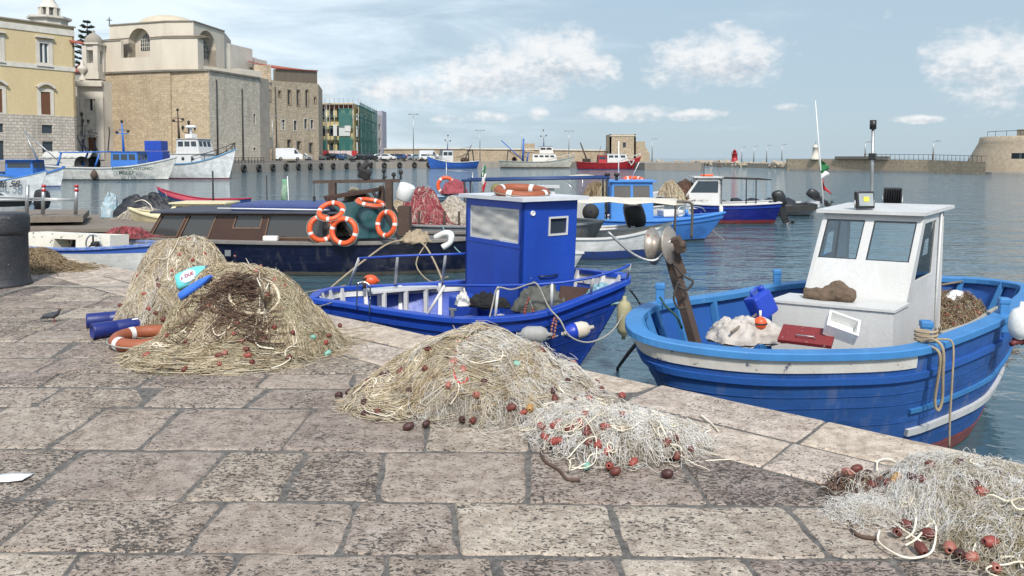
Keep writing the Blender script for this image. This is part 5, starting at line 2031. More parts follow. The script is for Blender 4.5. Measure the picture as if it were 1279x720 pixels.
 # foredeck fittings
 mb = MB()
 Ps = smooth_loop([v(2.55, -.75, .86), v(2.8, -.85, .98), v(2.95, -.9, .95), v(2.92, -.92, .78), v(2.75, -.95, .66)], 5, False)
 mb.tube(Ps, .075, 10)
 mb.build('hawse_pipe', PVC, root)
 mb = MB()
 mb.box(v(-1.2, -1.28, .88), (.35, .14, .12), bev=.03)
 mb.build('rope_bag', PVC, root)
 mb = MB()
 mb.box(v(-2.15, -1.462, .55), (.14, .012, .14))
 mb.build('vent_plate', STEEL, root)
 # lifebuoys: hung from the frame, so things of their own
 gr = 'lifebuoys on the navy boat'
 lifebuoy(gd(402, 286, 17.35), (.42, -.9, .10), 'lifebuoy on the navy boat, lower left of the three grouped together', .265, .06, group=gr)
 lifebuoy(gd(430, 289, 17.15), (-.12, -.98, .12), 'lifebuoy on the navy boat, lower right of the three grouped together', .275, .06, spin=.4, group=gr)
 lifebuoy(gd(414, 264, 17.35), (-.05, -.62, .72), 'lifebuoy on the navy boat, tilted on top of the two grouped below it', .265, .06, spin=.7, group=gr)
 lifebuoy(gd(483, 280, 17.2), (-.55, -.80, .15), 'lifebuoy hanging alone on the right side of the wheelhouse frame', .265, .058, spin=.2, group=gr)
 lifebuoy(gd(463, 253.5, 17.6), (.18, -.14, .97), 'lifebuoy lying nearly flat on the wheelhouse roof edge', .29, .055, spin=.5, group=gr)
 # nets on the stern and amidships
 s = gp(240, 278, .05)
 P_ = Pile('fishing_net', 'dark maroon brown net bundled on the stern of the navy cabin boat', [(-8.35, 19.5, .75, .55, .62, -.2)], z0=-.30, seed=31, lump=.06)
 P_.core(CORE_BROWN)
 P_.wander(700, BROWN, .006, .6, curl=5, lift=.03)
 P_.wander(200, MAROON, .006, .5, curl=5, lift=.03)
 P_ = Pile('fishing_net', 'straw coloured net heaped under the rusty gantry of the navy boat', [(-3.95, 19.6, .65, .5, 1.05, 0)], z0=-.30, seed=32, lump=.08)
 P_.core(CORE)
 P_.wander(600, BEIGE, .007, .7, curl=5, lift=.03)
 rope('rope', 'frayed hemp rope over the foredeck of the navy boat', [gd(400, 372, 14.5), gd(425, 350, 15.6), gd(460, 322, 16.4), gd(487, 304, 17.1), gd(515, 300, 17.3), gd(530, 306, 17.0), gd(542, 325, 16.6), gd(553, 350, 15.2)], .022, ROPE)
 rope('rope', 'thin rope falling from the navy bow to the cabin boat', [gd(533, 304, 17.1), gd(520, 330, 16.6), gd(538, 352, 15.4), gd(560, 346, 14.2)], .014, ROPE)
 rope('rope', 'pale teal line hanging from the grey boat to the blue cabin', [gd(552, 281, 19.5), gd(565, 305, 18), gd(580, 318, 16.5), gd(588, 302, 14)], .012, paint('teal_line', (.25, .45, .45), None, .3, 9, .8))
 lifebuoy(gd(228, 297, 18.6), (-.2, -.95, .2), 'dull red ring fender hanging on the navy stern', .20, .085, m=paint('dull_red', (.40, .05, .03), None, .5, 5, .6), tape=False)
 cloth_heap('rope_pile', 'knotted hemp rope piled on the navy foredeck', 'rope', gd(520, 302, 17.4), (.36, .22), .18, ROPE, seed=3, fold=1.6)
def boats_mid():
 v = lambda x, y, z: Vector((x, y, z))
 gm = 'small boats moored in the basin'
 # grey work boat with nets
 root, H = boat('work_boat', 'grey steel work boat loaded with red and beige nets', 'work boat', (-.9, 21.6), -3, 7.0, 3.0, .92,
                   hullpaint('hull_grey', (.20, .22, .24), (.05, .07, .2), .30, wear=.8, rust=True), STEEL, paint('grey_steel_in', (.25, .27, .28), (.15, .15, .15), .7, 3, .7), DECKGREY, deck=.55, bow=.05, sw=.95, e=.12, bp=5, group=gm)
 for x in (-2.3, -1.6, -.9, -.5):
  mb = MB()
  mb.bar(v(x, -.9, .5), v(x, -.9, 1.28), .06)
  mb.build('post', RUST, root)
 mb = MB()
 mb.box(v(-.15, -1.512, .52), (.45, .02, .42))
 mb.build('scupper', RUBBER, root)
 ng = 'nets on the grey work boat'
 for lab, x, y, Y, rx, h, cm, sm in (('crimson net heap on the grey work boat', 528, 274, 21.6, .72, .88, core_mat('net_bundle_red', (.10, .02, .025), (.34, .08, .08)), MAROON),
          ('pale cream net heap right of the crimson one on the grey work boat', 566, 274, 21.9, .75, .62, CORE_PALE, PALE),
          ('dull beige net heap left behind the crimson one on the grey work boat', 505, 272, 22.4, .6, .60, CORE, BEIGE)):
  p = gd(x, y, Y)
  P = Pile('fishing_net', lab, [(p.x, p.y, rx, .6, h, 0), (p.x + .2, p.y - .3, rx * .9, .4, h * .45, 0)], z0=p.z - .12, group=ng, seed=int(x), lump=.1)
  P.core(cm)
  P.wander(800, sm, .008, .6, curl=5, lift=.04)
  P.wander(200, PALE, .006, .5, curl=5, lift=.04)
 # grey-blue cuddy boat with lifebuoy
 root, H = boat('cuddy_boat', 'small pale blue cuddy boat behind the net heaps, with a ring on its pole', 'boat', (-2.6, 31.5), 8, 5.0, 1.9, .62,
                   hullpaint('hull_slate', (.09, .15, .22), (.1, .1, .1), .05), paint('slate_cap', (.12, .2, .3), None, .4, 4, .6), BLUE_L, DECKGREY, deck=.3, group=gm)
 house(root, -1.3, .3, 1.35, 1.15, .35, 1.15, paint('pale_slate', (.26, .38, .48), (.18, .27, .35), .4, 4, .5), paint('pale_slate_top', (.32, .44, .54), None, .4, 4, .5), 2, 1, .45)
 rigging(root, [(v(-.1, .3, 1.1), v(-.1, .3, 2.6), .02), (v(-.1, .3, 2.2), v(1.0, .3, 2.15), .02), (v(1.0, .3, 2.15), v(1.0, .3, 1.2), .02)], STEEL, 'pole')
 lifebuoy(gd(557.5, 232, 31.2), (.1, -1, 0), 'orange lifebuoy hung on the pole of the pale blue cuddy boat', .32, .075)
 cloth_heap('net_bag', 'dark red net bag lying behind the pale blue cuddy', 'net bag', gd(567, 242, 31.0), (.6, .4), .42, MAROON, seed=8)
 outboard(root, (-2.55, 0, .75), 1.3, 0, -.35)
 # white awning boat behind the blue cabin
 root, H = boat('motor_boat', 'white open boat under a long blue tube awning frame, behind the blue cabin', 'motor boat', (1.1, 25.5), -3, 6.4, 2.2, .72,
                   hullpaint('hull_white_a', (.7, .7, .68), (.05, .08, .3), .12), WHITE_P, WHITE_W, DECKGREY, deck=.3, group=gm)
 rigging(root, [(v(-2.6, -.9, .7), v(-2.6, -.9, 2.0), .035), (v(2.0, -.9, .7), v(2.0, -.9, 2.08), .035), (v(-2.6, .9, .7), v(-2.6, .9, 2.0), .035), (v(2.0, .9, .7), v(2.0, .9, 2.08), .035)], RUBBER, 'post')
 rigging(root, [(v(-2.7, -.9, 2.0), v(2.1, -.9, 2.10), .045), (v(-2.7, .9, 2.0), v(2.1, .9, 2.10), .045), (v(-2.6, -.9, 2.0), v(-2.6, .9, 2.0), .03)], paint('navy_tube', (.02, .05, .16), None, .4, 5, .5), 'awning_rail')
 house(root, -1.2, .6, 1.4, 1.2, .7, 1.75, WHITE_P, WHITE_P, 2, 2, .3)
 mb = MB()
 mb.lathe([(.001, 0), (.17, 0), (.19, .04), (.16, .10), (.05, .13), (.001, .13)], v(-1.55, -.95, 1.72), 18, axis=(.1, -1, .1))
 mb.build('spotlight', paint('olive_lamp', (.2, .19, .06), None, .3, 6, .4), root)
 # bimini boat
 root, H = boat('motor_boat', 'white boat with a small cream bimini top on thin bowed frames', 'motor boat', (3.7, 36.5), -6, 7.5, 2.4, .85,
                   hullpaint('hull_white_b', (.74, .74, .72), (.1, .1, .2), .1), WHITE_P, WHITE_P, WHITE_P, deck=.4, group=gm)
 mb = MB()
 rows = [[v(-1.3 + 2.0 * i / 8, -.85 + 1.7 * j / 6, 1.75 + .12 * math.sin(PI * i / 8) + .05 * math.sin(PI * j / 6)) for j in range(7)] for i in range(9)]
 mb.grid(rows)
 bm_ = mb.build('bimini', paint('cream_canvas', (.62, .56, .45), None, .4, 4, .9), root)
 sol = bm_.modifiers.new('thickness', 'SOLIDIFY')
 sol.thickness = .02
 for y in (-.8, .8):
  rigging(root, [(v(-.3, y, .85), v(-1.25, y, 1.75), .018), (v(-.3, y, .85), v(.65, y, 1.75), .018), (v(-.3, y, .85), v(-.3, y, 1.85), .018)], CHROME, 'bow_tube')
 house(root, .9, 2.2, 1.5, 1.2, .85, 1.35, WHITE_P, WHITE_P, 2, 1, .5, False)
 root, H = boat('motor_boat', 'low white boat with a grey flat cover stretched across it', 'motor boat', (5.0, 31.5), 4, 5.6, 2.1, .75,
                   hullpaint('hull_white_c', (.72, .72, .7), (.1, .1, .2), .1), WHITE_P, WHITE_P, WHITE_P, deck=.4, group=gm)
 mb = MB()
 mb.slab([v(-2.3, -.9, 1.05), v(1.7, -.95, 1.2), v(1.9, .95, 1.2), v(-2.3, .9, 1.1)], .03)
 mb.build('cover', paint('grey_cover', (.40, .41, .42), (.3, .3, .31), .5, 3, .8), root)
 # studded canvas awning (boat hidden behind the blue cabin)
 root, H = boat('motor_boat', 'boat under a studded off-white canvas awning on bent steel tubes', 'motor boat', (2.15, 21.0), 2, 4.6, 1.9, .60,
                   hullpaint('hull_white_d', (.7, .7, .68), (.02, .05, .2), .25), WHITE_P, WHITE_W, DECKGREY, deck=.3, group=gm)
 mb = MB()
 rows = [[v(-2.2 + 4.6 * i / 16, -.95 + 1.9 * j / 8, 1.70 - .10 * abs(j - 4) / 4 - .10 * (i / 16) + .03 * math.sin(i * PI / 2) * (1 if j in (0, 8) else .3)) for j in range(9)] for i in range(17)]
 mb.grid(rows)
 aw = mb.build('awning', paint('studded_canvas', (.60, .56, .48), (.42, .38, .30), .6, 3, .85, chip=(.22, .09, .04), chip_at=.70, chip_scale=7), root)
 sol = aw.modifiers.new('thickness', 'SOLIDIFY')
 sol.thickness = .02
 for y in (-.9, .9):
  mb = MB()
  mb.tube(smooth_loop([v(2.2, y, 1.58), v(2.55, y, 1.55), v(2.62, y, 1.35), v(2.60, y, .6)], 5, False), .035, 7)
  mb.build('awning_tube', paint('bronze_tube', (.10, .08, .06), None, .4, 5, .5), root)
  rigging(root, [(v(-2.0, y, .6), v(-2.0, y, 1.62), .03)], RUBBER, 'post')
 # white dinghy with big black motor
 root, H = boat('dinghy', 'small white dinghy with dark hull and a large black outboard on its stern', 'dinghy', gp(722, 312, WATER), 172, 3.3, 1.6, .62,
                   hullpaint('hull_black_dinghy', (.02, .02, .024), (.03, .03, .03), .0, band=(.70, .70, .67), band_z=.42), WHITE_P, WHITE_P, WHITE_W, deck=.25, bow=.2, depth=.2, group=gm)
 mb = MB()
 mb.box(v(-.6, 0, .50), (.32, 1.35, .05), bev=.01)
 mb.build('thwart', WHITE_P, root)
 mb = MB()
 mb.box(v(-1.95, -.1, .30), (.7, .8, .06), bev=.02)
 mb.build('bathing_platform', WHITE_P, root)
 o = outboard(root, (-1.75, .0, .68), 1.45, 0, .18)
 root, H = boat('dinghy', 'low white dinghy whose tilted white motor shows beside the blue cabin', 'dinghy', (.95, 19.4), 100, 2.8, 1.3, .38,
                   hullpaint('hull_white_e', (.72, .72, .7), (.1, .1, .2), .1), WHITE_P, WHITE_P, WHITE_W, deck=.2, bow=.15, depth=.2, group=gm)
 outboard(root, (-1.30, -.1, .42), .85, .5, .55, m=PVC)
 # net bundles on pontoon behind
 for x, y, Y, lab, sm, cm in ((745, 249, 30.5, 'brown net ball left of the sky blue cabin', TANGLE, CORE_BROWN), (764, 247, 30, 'ochre net ball touching the sky blue cabin', OLIVE, core_mat('net_bundle_ochre', (.12, .07, .03), (.36, .24, .12))),
                                 (838, 248, 31, 'grey brown net heap between the sky blue and the white cabin', BEIGE, CORE), (856, 246, 32, 'rust coloured net in front of the white raked cabin', BROWN, core_mat('net_bundle_rusty', (.10, .04, .02), (.30, .14, .08)))):
  p = gd(x, y, Y)
  P = Pile('fishing_net', lab, [(p.x, p.y, .62, .5, .78, 0)], z0=p.z - .15, seed=int(x), lump=.08, group='nets between the mid harbour boats')
  P.core(cm)
  P.wander(400, sm, .008, .5, curl=5, lift=.03)
 # sky blue boat
 root, H = boat('fishing_boat', 'sky blue fishing boat with small blue cabin and a raised bow', 'fishing boat', gp(800, 300, WATER), -2, 5.6, 2.0, .72,
                   hullpaint('hull_skyblue', (.055, .20, .56), (.02, .02, .025), .06, wear=.2), BLUE_L, BLUE_L, BLUE_L, deck=.55, bow=.22, depth=.4, e=.28, bow_rake=.38, group=gm, rail=BLUE_L)
 e = house(root, -1.05, .35, 1.35, 1.25, .55, 1.95, BLUE_L, BLUE_L, 2, 2, .04, wz=(.58, .92), paneM=glass('smoky_glass', (.12, .11, .10), .1), over=.08)
 mb = MB()
 mb.box(v(-1.9, 0, .95), (1.3, 1.5, .70), bev=.02)
 mb.build('aft_box', BLUE_L, root)
 w = sub('winch', root)
 mb = MB()
 mb.box(v(-2.15, -.85, 1.0), (.55, .35, .62), bev=.03)
 mb.build('housing', paint('grey_machine', (.45, .44, .42), (.3, .28, .25), .6, 5, .6), w)
 mb = MB()
 mb.lathe([(.03, -.05), (.27, -.05), (.27, -.02), (.06, -.02), (.06, .04), (.24, .05), (.24, .08), (.03, .08)], v(-1.72, -.98, 1.0), 20, axis=(0, 1, 0))
 mb.build('drum', RUBBER, w)
 rigging(root, [(v(-.7, .3, 1.98), v(-.7, .3, 3.3), .02), (v(-.35, -.2, 2.0), v(-.1, -.4, 2.6), .012)], PVC, 'antenna')
 for x in (-1.15, -.85):
  mb = MB()
  mb.cyl(v(x, -.55, 1.98), v(x, -.55, 2.15), .05, 8)
  mb.cyl(v(x, -.55, 2.15), v(x, -.55, 2.24), .09, 10)
  mb.build('lamp', RUBBER, root)
 mb = MB()
 mb.tube(smooth_loop([v(1.1, -.75, .85), v(1.2, -.65, 1.15), v(1.9, -.4, 1.12), v(2.1, -.25, .95)], 4, False), .02, 6)
 mb.build('bow_rail', STEEL, root)
 mb = MB()
 mb.box(v(.95, -.2, .92), (.7, .5, .22), (0, 0, .3), bev=.04)
 mb.build('anchor_winch', PVC, root)
 mb = MB()
 mb.cyl(v(1.55, .1, .8), v(1.55, .1, 1.02), .06, 8)
 mb.build('bitt', BLUE_L, root)
 t = lifebuoy(gd(792, 224.5, 29.0), (0.02, -.15, 1), 'orange lifebuoy lying on the sky blue cabin roof', .34, .08)
 cloth_heap('life_jacket', 'bright orange life jacket behind the sky blue cabin window', 'life jacket', gd(806, 245.5, 28.1), (.28, .18), .24, ORANGE, seed=14)
 # navy and white cabin cruiser
 root, H = boat('cabin_boat', 'navy hulled cabin boat with white raked cabin and red waterline', 'cabin boat', gp(893, 278, WATER), 176, 5.1, 2.0, .80,
                   hullpaint('hull_navy_b', (.008, .016, .20), (.26, .03, .03), .16, wear=.15, rough=.3), WHITE_P, WHITE_P, DECKGREY, deck=.45, bow=.18, group=gm, rail=BLUE_B)
 e = house(root, -.1, 1.75, 1.6, 1.25, .62, 1.90, WHITE_P, WHITE_P, 2, 1, .95, wz=(.52, .90), back_door=True)
 mb = MB()
 mb.box(v(-.16, .3, 1.22), (.05, .62, 1.25))
 mb.build('door', paint('grey_door', (.14, .15, .17), None, .4, 4, .5), root)
 rigging(root, [(v(-1.5, .85, .75), v(-1.5, .85, 1.9), .025), (v(-1.5, -.85, .75), v(-1.5, -.85, 1.9), .025), (v(-.1, .85, 1.9), v(-2.1, .85, 1.84), .028), (v(-.1, -.85, 1.9), v(-2.1, -.85, 1.84), .028), (v(-2.1, .85, 1.84), v(-2.1, -.85, 1.84), .02), (v(.5, .2, 1.95), v(.5, .2, 2.5), .015)], RUBBER, 'awning_tube')
 mb = MB()
 mb.box(v(.35, .0, 2.0), (.5, .3, .08), bev=.03)
 mb.build('roof_lamp', ORANGE, root)
 outboard(root, (-2.72, .2, .72), 1.25, 0, .3)
 fender(gd(901, 262, 31.2), (0, .1, 1), 'slim white fender on the side of the navy cabin boat', .34, .085)
 root, H = boat('inflatable_boat', 'black covered inflatable with a high tilted black motor, beyond the navy cabin boat', 'inflatable', (12.2, 36.5), 170, 4.2, 1.7, .45,
                   hullpaint('hull_rib', (.42, .43, .44), (.1, .1, .1), .02), RUBBER, RUBBER, RUBBER, deck=.25, bow=.2, depth=.15, group=gm, cap=(.12, .22, .28))
 mb = MB()
 rows = [[v(-1.3 + 2.9 * i / 10, -.75 + 1.5 * j / 8, .42 + .42 * math.sin(PI * (j / 8)) * (.5 + .5 * math.sin(i * 1.1 + .6) ** 2)) for j in range(9)] for i in range(11)]
 mb.grid(rows)
 cv = mb.build('cover', CLOTH_D, root)
 sol = cv.modifiers.new('thickness', 'SOLIDIFY')
 sol.thickness = .02
 root2, H = boat('inflatable_boat', 'pale grey inflatable tender with a raised black motor, rightmost of the basin', 'inflatable', gp(985, 263, WATER), 176, 2.6, 1.4, .38,
     hullpaint('hull_tender', (.50, .51, .52), (.2, .2, .2), .02), paint('grey_tube', (.48, .49, .50), None, .4, 4, .6), STEEL, DECKGREY, deck=.2, bow=.12, depth=.12, group=gm, cap=(.12, .22, .28))
 outboard(root2, (-1.5, 0, .68), 1.15, 0, .95)
 # blue boat with red inside, left
 root, H = boat('rowing_boat', 'wooden boat, blue outside and crimson inside, beyond the navy boat', 'rowing boat', (-15.9, 39.2), 172, 5.2, 1.9, .58,
                   hullpaint('hull_blue_d', (.02, .06, .20), (.1, .02, .02), .02), paint('crimson_cap', (.36, .02, .05), None, .4, 4, .5), paint('crimson_in', (.40, .025, .06), None, .4, 4, .6), paint('crimson_deck', (.3, .03, .05), None, .4, 4, .6), deck=.25, bow=.62, group=gm, pointed=True)
 for x in (-1.2, .3):
  mb = MB()
  mb.box(v(x, 0, .5), (.25, 1.5, .05))
  mb.build('thwart', REDPAINT, root)
 # cream boat in front of it
 root, H = boat('motor_boat', 'cream yellow cabin boat half hidden by the navy boat', 'motor boat', (-11.2, 27.2), 178, 5.2, 2.0, .60,
                   hullpaint('hull_cream', (.62, .55, .34), (.1, .1, .1), .02), CREAM, CREAM, CREAM, deck=.4, group=gm)
 house(root, -1.1, 1.2, 1.5, 1.1, .55, 1.12, CREAM, CREAM, 1, 1, .6, False)
 mb = MB()
 mb.box(v(-1.6, 0, .95), (.8, 1.2, .22), bev=.06)
 mb.build('seat_cushion', PVC, root)
 rigging(root, [(v(-.2, -.7, 1.1), v(-.2, -.7, 2.25), .03), (v(-2.2, -.7, .6), v(-2.2, -.7, 2.1), .02)], RUBBER, 'pole')
 # flag staff with small tricolour
 t = thing('flagpole', 'thin white pole with a faded tricolour left of the gantry', 'flagpole', gd(362, 262, 25))
 mb = MB()
 mb.cyl((0, 0, -.6), (-.05, 0, 1.1), .015, 6)
 mb.build('pole', PVC, t)
 mb = MB()
 rows = [[(-.05 - .10 * j + .03 * math.sin(i), .05 * math.sin(i + j), 1.0 - .13 * i) for j in range(3)] for i in range(7)]
 mb.grid(rows)
 fo = mb.build('flag', paint('faded_green_flag', (.10, .28, .16), (.5, .45, .4), .8, 3, .9), t)
 sol = fo.modifiers.new('thickness', 'SOLIDIFY')
 sol.thickness = .01
 t = thing('flagpole', 'leaning pole with a furled green and red flag above the blue cabin', 'flagpole', gd(601, 249, 24))
 mb = MB()
 mb.cyl((0, 0, -.5), (.08, 0, 1.1), .02, 6)
 mb.build('pole', STEEL, t)
 for k, (mm, zz) in enumerate(((paint('flag_green', (.02, .16, .05)), .75), (paint('flag_white', (.7, .7, .68)), .50), (paint('flag_red', (.45, .02, .03)), .25))):
  mb = MB()
  mb.grid([[(.08 - .02 * i + .05 * j, .04 * math.sin(2 * i + j * 2), zz + .30 - .085 * i) for j in range(3)] for i in range(5)])
  fo = mb.build('flag', mm, t)
  sol = fo.modifiers.new('thickness', 'SOLIDIFY')
  sol.thickness = .01
def left_corner():
 v = lambda x, y, z: Vector((x, y, z))
 # pontoon
 z = -.62
 A, B = gp(-60, 286, z), gp(243, 286, z)
 C, D = gp(262, 268, z), gp(-60, 268, z)
 t = thing('pontoon', 'weathered wooden pontoon with a worn plank deck, left', 'pontoon', ((A + B) / 2).xyz)
 mb = MB()
 mb.prism([(A.x, A.y), (B.x, B.y), (C.x, C.y), (D.x, D.y)], z - .10, z)
 mb.build('deck', WOOD, t, True)
 mb = MB()
 mb.prism([(A.x, A.y + .08), (B.x - .1, B.y + .08), (C.x - .1, C.y - .1), (D.x, D.y - .1)], -1.4, z - .102)
 mb.build('float_body', paint('wet_concrete', (.14, .13, .11), (.07, .07, .06), .6, 2, .8), t, True)
 A, B = gp(20, 271, -.3), gp(104, 270, -.3)
 C, D = gp(112, 262, -.3), gp(20, 262, -.3)
 t = thing('gangway', 'short raised plank gangway on the pontoon with steel posts', 'gangway', ((A + B) / 2).xyz)
 mb = MB()
 mb.prism([(A.x, A.y), (B.x, B.y), (C.x, C.y), (D.x, D.y)], -.50, -.3)
 mb.build('deck', WOOD, t, True)
 zz = -.3
 Yg = A.y + .4
 for x, red in ((34, False), (54, True), (95, True)):
  p, q = gd(x, 268, Yg), gd(x + 1, 231, Yg)
  mb = MB()
  mb.cyl(p, q, .06, 8)
  mb.build('post', STEEL, t, True)
  if red:
   for k in (0, .14):
    mb = MB()
    mb.cyl(q - v(0, 0, k + .09), q - v(0, 0, k), .066, 8)
    mb.build('band', REDPAINT, t, True)
 for y0, y1 in ((247, 250), (251, 251)):
  mb = MB()
  mb.cyl(gd(-4, y0, Yg), gd(96, y1 - 1, Yg), .03, 6)
  mb.build('rail', STEEL, t, True)
 # covered heap on the pontoon
 p = gp(180, 272, -.62)
 cloth_heap('net_cover', 'black tarpaulin thrown over a long heap on the pontoon', 'tarpaulin', (p.x + .05, p.y + .2, -.60), (1.25, .55), .72, CLOTH_D, seed=7, fold=.55, lump=.35)
 P = Pile('fishing_net', 'cream net showing under the black tarpaulin on the pontoon', [(p.x + .2, p.y - .35, 1.0, .45, .36, 0)], z0=-.62, seed=41, lump=.06)
 P.core(CORE_PALE)
 P.wander(500, PALE, .006, .5, curl=5, lift=.02)
 cloth_heap('plastic_sheet', 'pale blue plastic sheet at the left end of the black tarpaulin', 'plastic sheet', (p.x - 1.25, p.y + .0, -.60), (.35, .3), .62, paint('pale_blue_sheet', (.28, .42, .48), (.5, .45, .42), .6, 4, .6), seed=3, fold=1.5)
 rope('rope', 'white cord tied over the black tarpaulin', [gd(166, 254, p.y - .1), gd(178, 250, p.y - .45), gd(188, 256, p.y - .7), gd(192, 265, p.y - .75)], .015, CORD)
 # white boat below the quay with steering console
 c = gd(95, 318, 15.8)
 root, H = boat('motor_boat', 'battered white boat with an open steering console, just below the quay at left', 'motor boat', (-9.3, 16.6), -18, 4.4, 1.9, .86,
                   hullpaint('hull_white_f', (.70, .69, .64), (.1, .1, .1), .02, band=(.05, .12, .42), band_z=.76), paint('white_blue_cap', (.06, .14, .42), (.5, .5, .5), .5, 6, .5), WHITE_W, WHITE_W, deck=.3, bow=.1, sw=.9)
 co_ = sub('console', root)
 mb = MB()
 P1, n1 = panel(mb, v(-1.15, -.55, .3), v(1.15, -.55, .3), v(1.15, -.50, 1.13), v(-1.15, -.50, 1.13), [(.34, .03, .60, .86)], .5)
 mb.build('bulkhead', paint('chipped_white', (.72, .69, .60), (.6, .56, .46), .5, 4, .6, chip=(.03, .03, .03), chip_at=.60, chip_scale=6), co_)
 quadplate(P1, n1, (.34, .03, .60, .86), .48, .02, 'opening', GLASS_D, co_)
 w = sub('steering_wheel', root)
 cc = P1(.87, .78) + n1 * .14
 mb = MB()
 mb.tube([cc + v(.19 * math.cos(a), 0, .19 * math.sin(a)) for a in np.linspace(0, 2 * PI, 24, endpoint=False)], .016, 6, closed=True)
 mb.build('rim', CHROME, w)
 for k in range(3):
  a = PI / 2 + k * 2 * PI / 3
  mb = MB()
  mb.bar(cc, cc + v(.19 * math.cos(a), 0, .19 * math.sin(a)), .025)
  mb.build('spoke', RUBBER, w)
 mb = MB()
 mb.cyl(cc - n1 * .13, cc + n1 * .02, .05, 12)
 mb.build('hub', RUBBER, w)
 mb = MB()
 mb.cyl(P1(.95, .6) + n1 * .01, P1(.95, .6) + n1 * .03, .07, 14)
 mb.build('gauge', RUBBER, root)
 P = Pile('fishing_net', 'maroon net lying along the far side of the battered white boat', [(-8.8, 17.35, .62, .22, .20, -.3)], z0=-.16, seed=42)
 P.core(CORE_BROWN)
 P.wander(300, MAROON, .005, .4, curl=5, lift=.02)
 root, H = boat('motor_boat', 'low grey speedboat with a dark raked windscreen beside the pontoon', 'motor boat', (-8.0, 19.1), 15, 3.0, 1.5, .55,
                   hullpaint('hull_grey_b', (.30, .32, .34), (.1, .1, .1), .02), PVC, PVC, DECKGREY, deck=.3, bow=.1)
 mb = MB()
 mb.slab([v(-.7, -.65, .6), v(.75, -.65, .6), v(.45, -.15, .95), v(-.45, -.15, .95)], .015)
 mb.build('windscreen', GLASS_D, root)
 mb = MB()
 mb.tube([v(-.72, -.66, .6), v(-.45, -.15, .97), v(.45, -.15, .97), v(.77, -.66, .6)], .025, 6)
 mb.build('screen_frame', STEEL, root)
 # boats at the left edge
 gl = 'boats at the left edge'
 root, H = boat('fishing_boat', 'white boat with light blue gunwale and a registration on its bow, left edge', 'fishing boat', (-31.7, 45.5), -8, 8.6, 2.6, 1.25,
                   hullpaint('hull_white_g', (.66, .68, .68), (.1, .2, .4), .1), BLUE_L, BLUE_L, DECKGREY, deck=.7, bow=.75, group=gl)
 Mx = Matrix.Translation((2.35, -1.0, 1.05)) @ Matrix.Rotation(.28, 4, 'Z') @ Matrix.Rotation(PI / 2 - .25, 4, 'X')
 text_mesh('registration', 'TBL 58', .52, BLACK_P, root, Mx, .012, .3)
 mb = MB()
 mb.box(v(-1.0, 0, 1.45), (2.0, 1.6, .55), bev=.05)
 mb.build('hatch', BLUE_L, root)
 root, H = boat('motor_boat', 'white motor boat with a black stripe and a black outboard, by the raised gangway', 'motor boat', (-23.2, 32.0), -3, 6.2, 2.3, .95,
                   hullpaint('hull_white_h', (.72, .72, .71), (.1, .1, .1), .05, band=(.02, .02, .022), band_z=.72), WHITE_P, WHITE_P, WHITE_P, deck=.5, bow=.1, group=gl, sw=.95, bp=6)
 house(root, -2.4, 1.8, 1.9, 1.6, .9, 1.35, WHITE_P, WHITE_P, 2, 3, .8, False)
 o = outboard(root, (3.55, -.1, .62), 1.45, PI, -.12)
 # iron bollard on the quay
 b = gp(2, 356, 0)
 t = thing('bollard', 'big dark cast iron bollard at the left edge of the quay', 'bollard', b)
 mb = MB()
 prof = [(.34, -.02), (.36, .0), (.345, .03), (.325, .10), (.315, .30), (.315, .66)]
 mb.lathe(prof, n=40)
 iron = paint('cast_iron', (.020, .022, .027), (.05, .05, .052), .6, 6, .55, bump=.8, fine=22, chip=(.11, .11, .11), chip_at=.66, chip_scale=7)
 mb.build('post', iron, t)
 mb = MB()
 mb.lathe([(.315, .662), (.333, .68), (.338, .72), (.338, .88), (.325, .915), (.30, .935), (.001, .945)], n=40)
 mb.build('cap', iron, t)
 rope('rope', 'thin line running from the foot of the bollard to the beige heap', [gp(-20, 375, .02), gp(40, 358, .02), gp(90, 358, .015), gp(160, 357, .03)], .010, ROPE_G)
 # pigeon
 p = gp(68, 403, 0)
 pg = thing('pigeon', 'dark grey pigeon standing on the paving near the blue canisters', 'pigeon', p, .15)
 pg.scale = (.62, .62, .62)
 mb = MB()
 spine = [(-.20, 0, .075, .008, .016), (-.15, 0, .085, .022, .020), (-.11, 0, .10, .040, .034), (-.05, 0, .115, .052, .048), (.01, 0, .125, .053, .052), (.05, 0, .14, .044, .046),
             (.07, 0, .165, .030, .030), (.082, 0, .19, .026, .027), (.09, 0, .205, .024, .022), (.105, 0, .205, .013, .013), (.112, 0, .205, .004, .004)]
 rows = []
 for x, y, zc, ry, rz_ in spine:
  rows.append([(x - .4 * rz_ * math.sin(a) * (1 if .05 < x < .1 else 0), ry * math.cos(a), zc + rz_ * math.sin(a)) for a in np.linspace(0, 2 * PI, 14, endpoint=False)])
 mb.grid(rows, 0, True, True)
 mb.add(rows[0], [tuple(range(14))])
 mb.build('body', paint('pigeon_grey', (.030, .034, .042), (.07, .075, .085), .6, 9, .7), pg)
 for s in (-1, 1):
  mb = MB()
  mb.ball((-.06, s * .046, .118), (.10, .014, .036), 12, axis=None)
  mb.build('wing', paint('pigeon_wing', (.05, .055, .065), (.02, .022, .028), .5, 12, .7), pg)
  mb = MB()
  mb.tube([(0, s * .022, .085), (.005, s * .022, .04), (0, s * .022, .004)], .005, 6)
  for k in (-1, 0, 1):
   mb.tube([(0, s * .022, .005), (.028, s * .022 + k * .013, .003)], .003, 5)
  mb.build('foot', paint('pigeon_foot', (.35, .08, .06), None, .3, 9, .6), pg)
  mb = MB()
  mb.ball((.094, s * .021, .21), .005, 8)
  mb.build('eye', ORANGE, pg)
 mb = MB()
 mb.tube([(.110, 0, .205), (.128, 0, .199)], [.006, .002], 6)
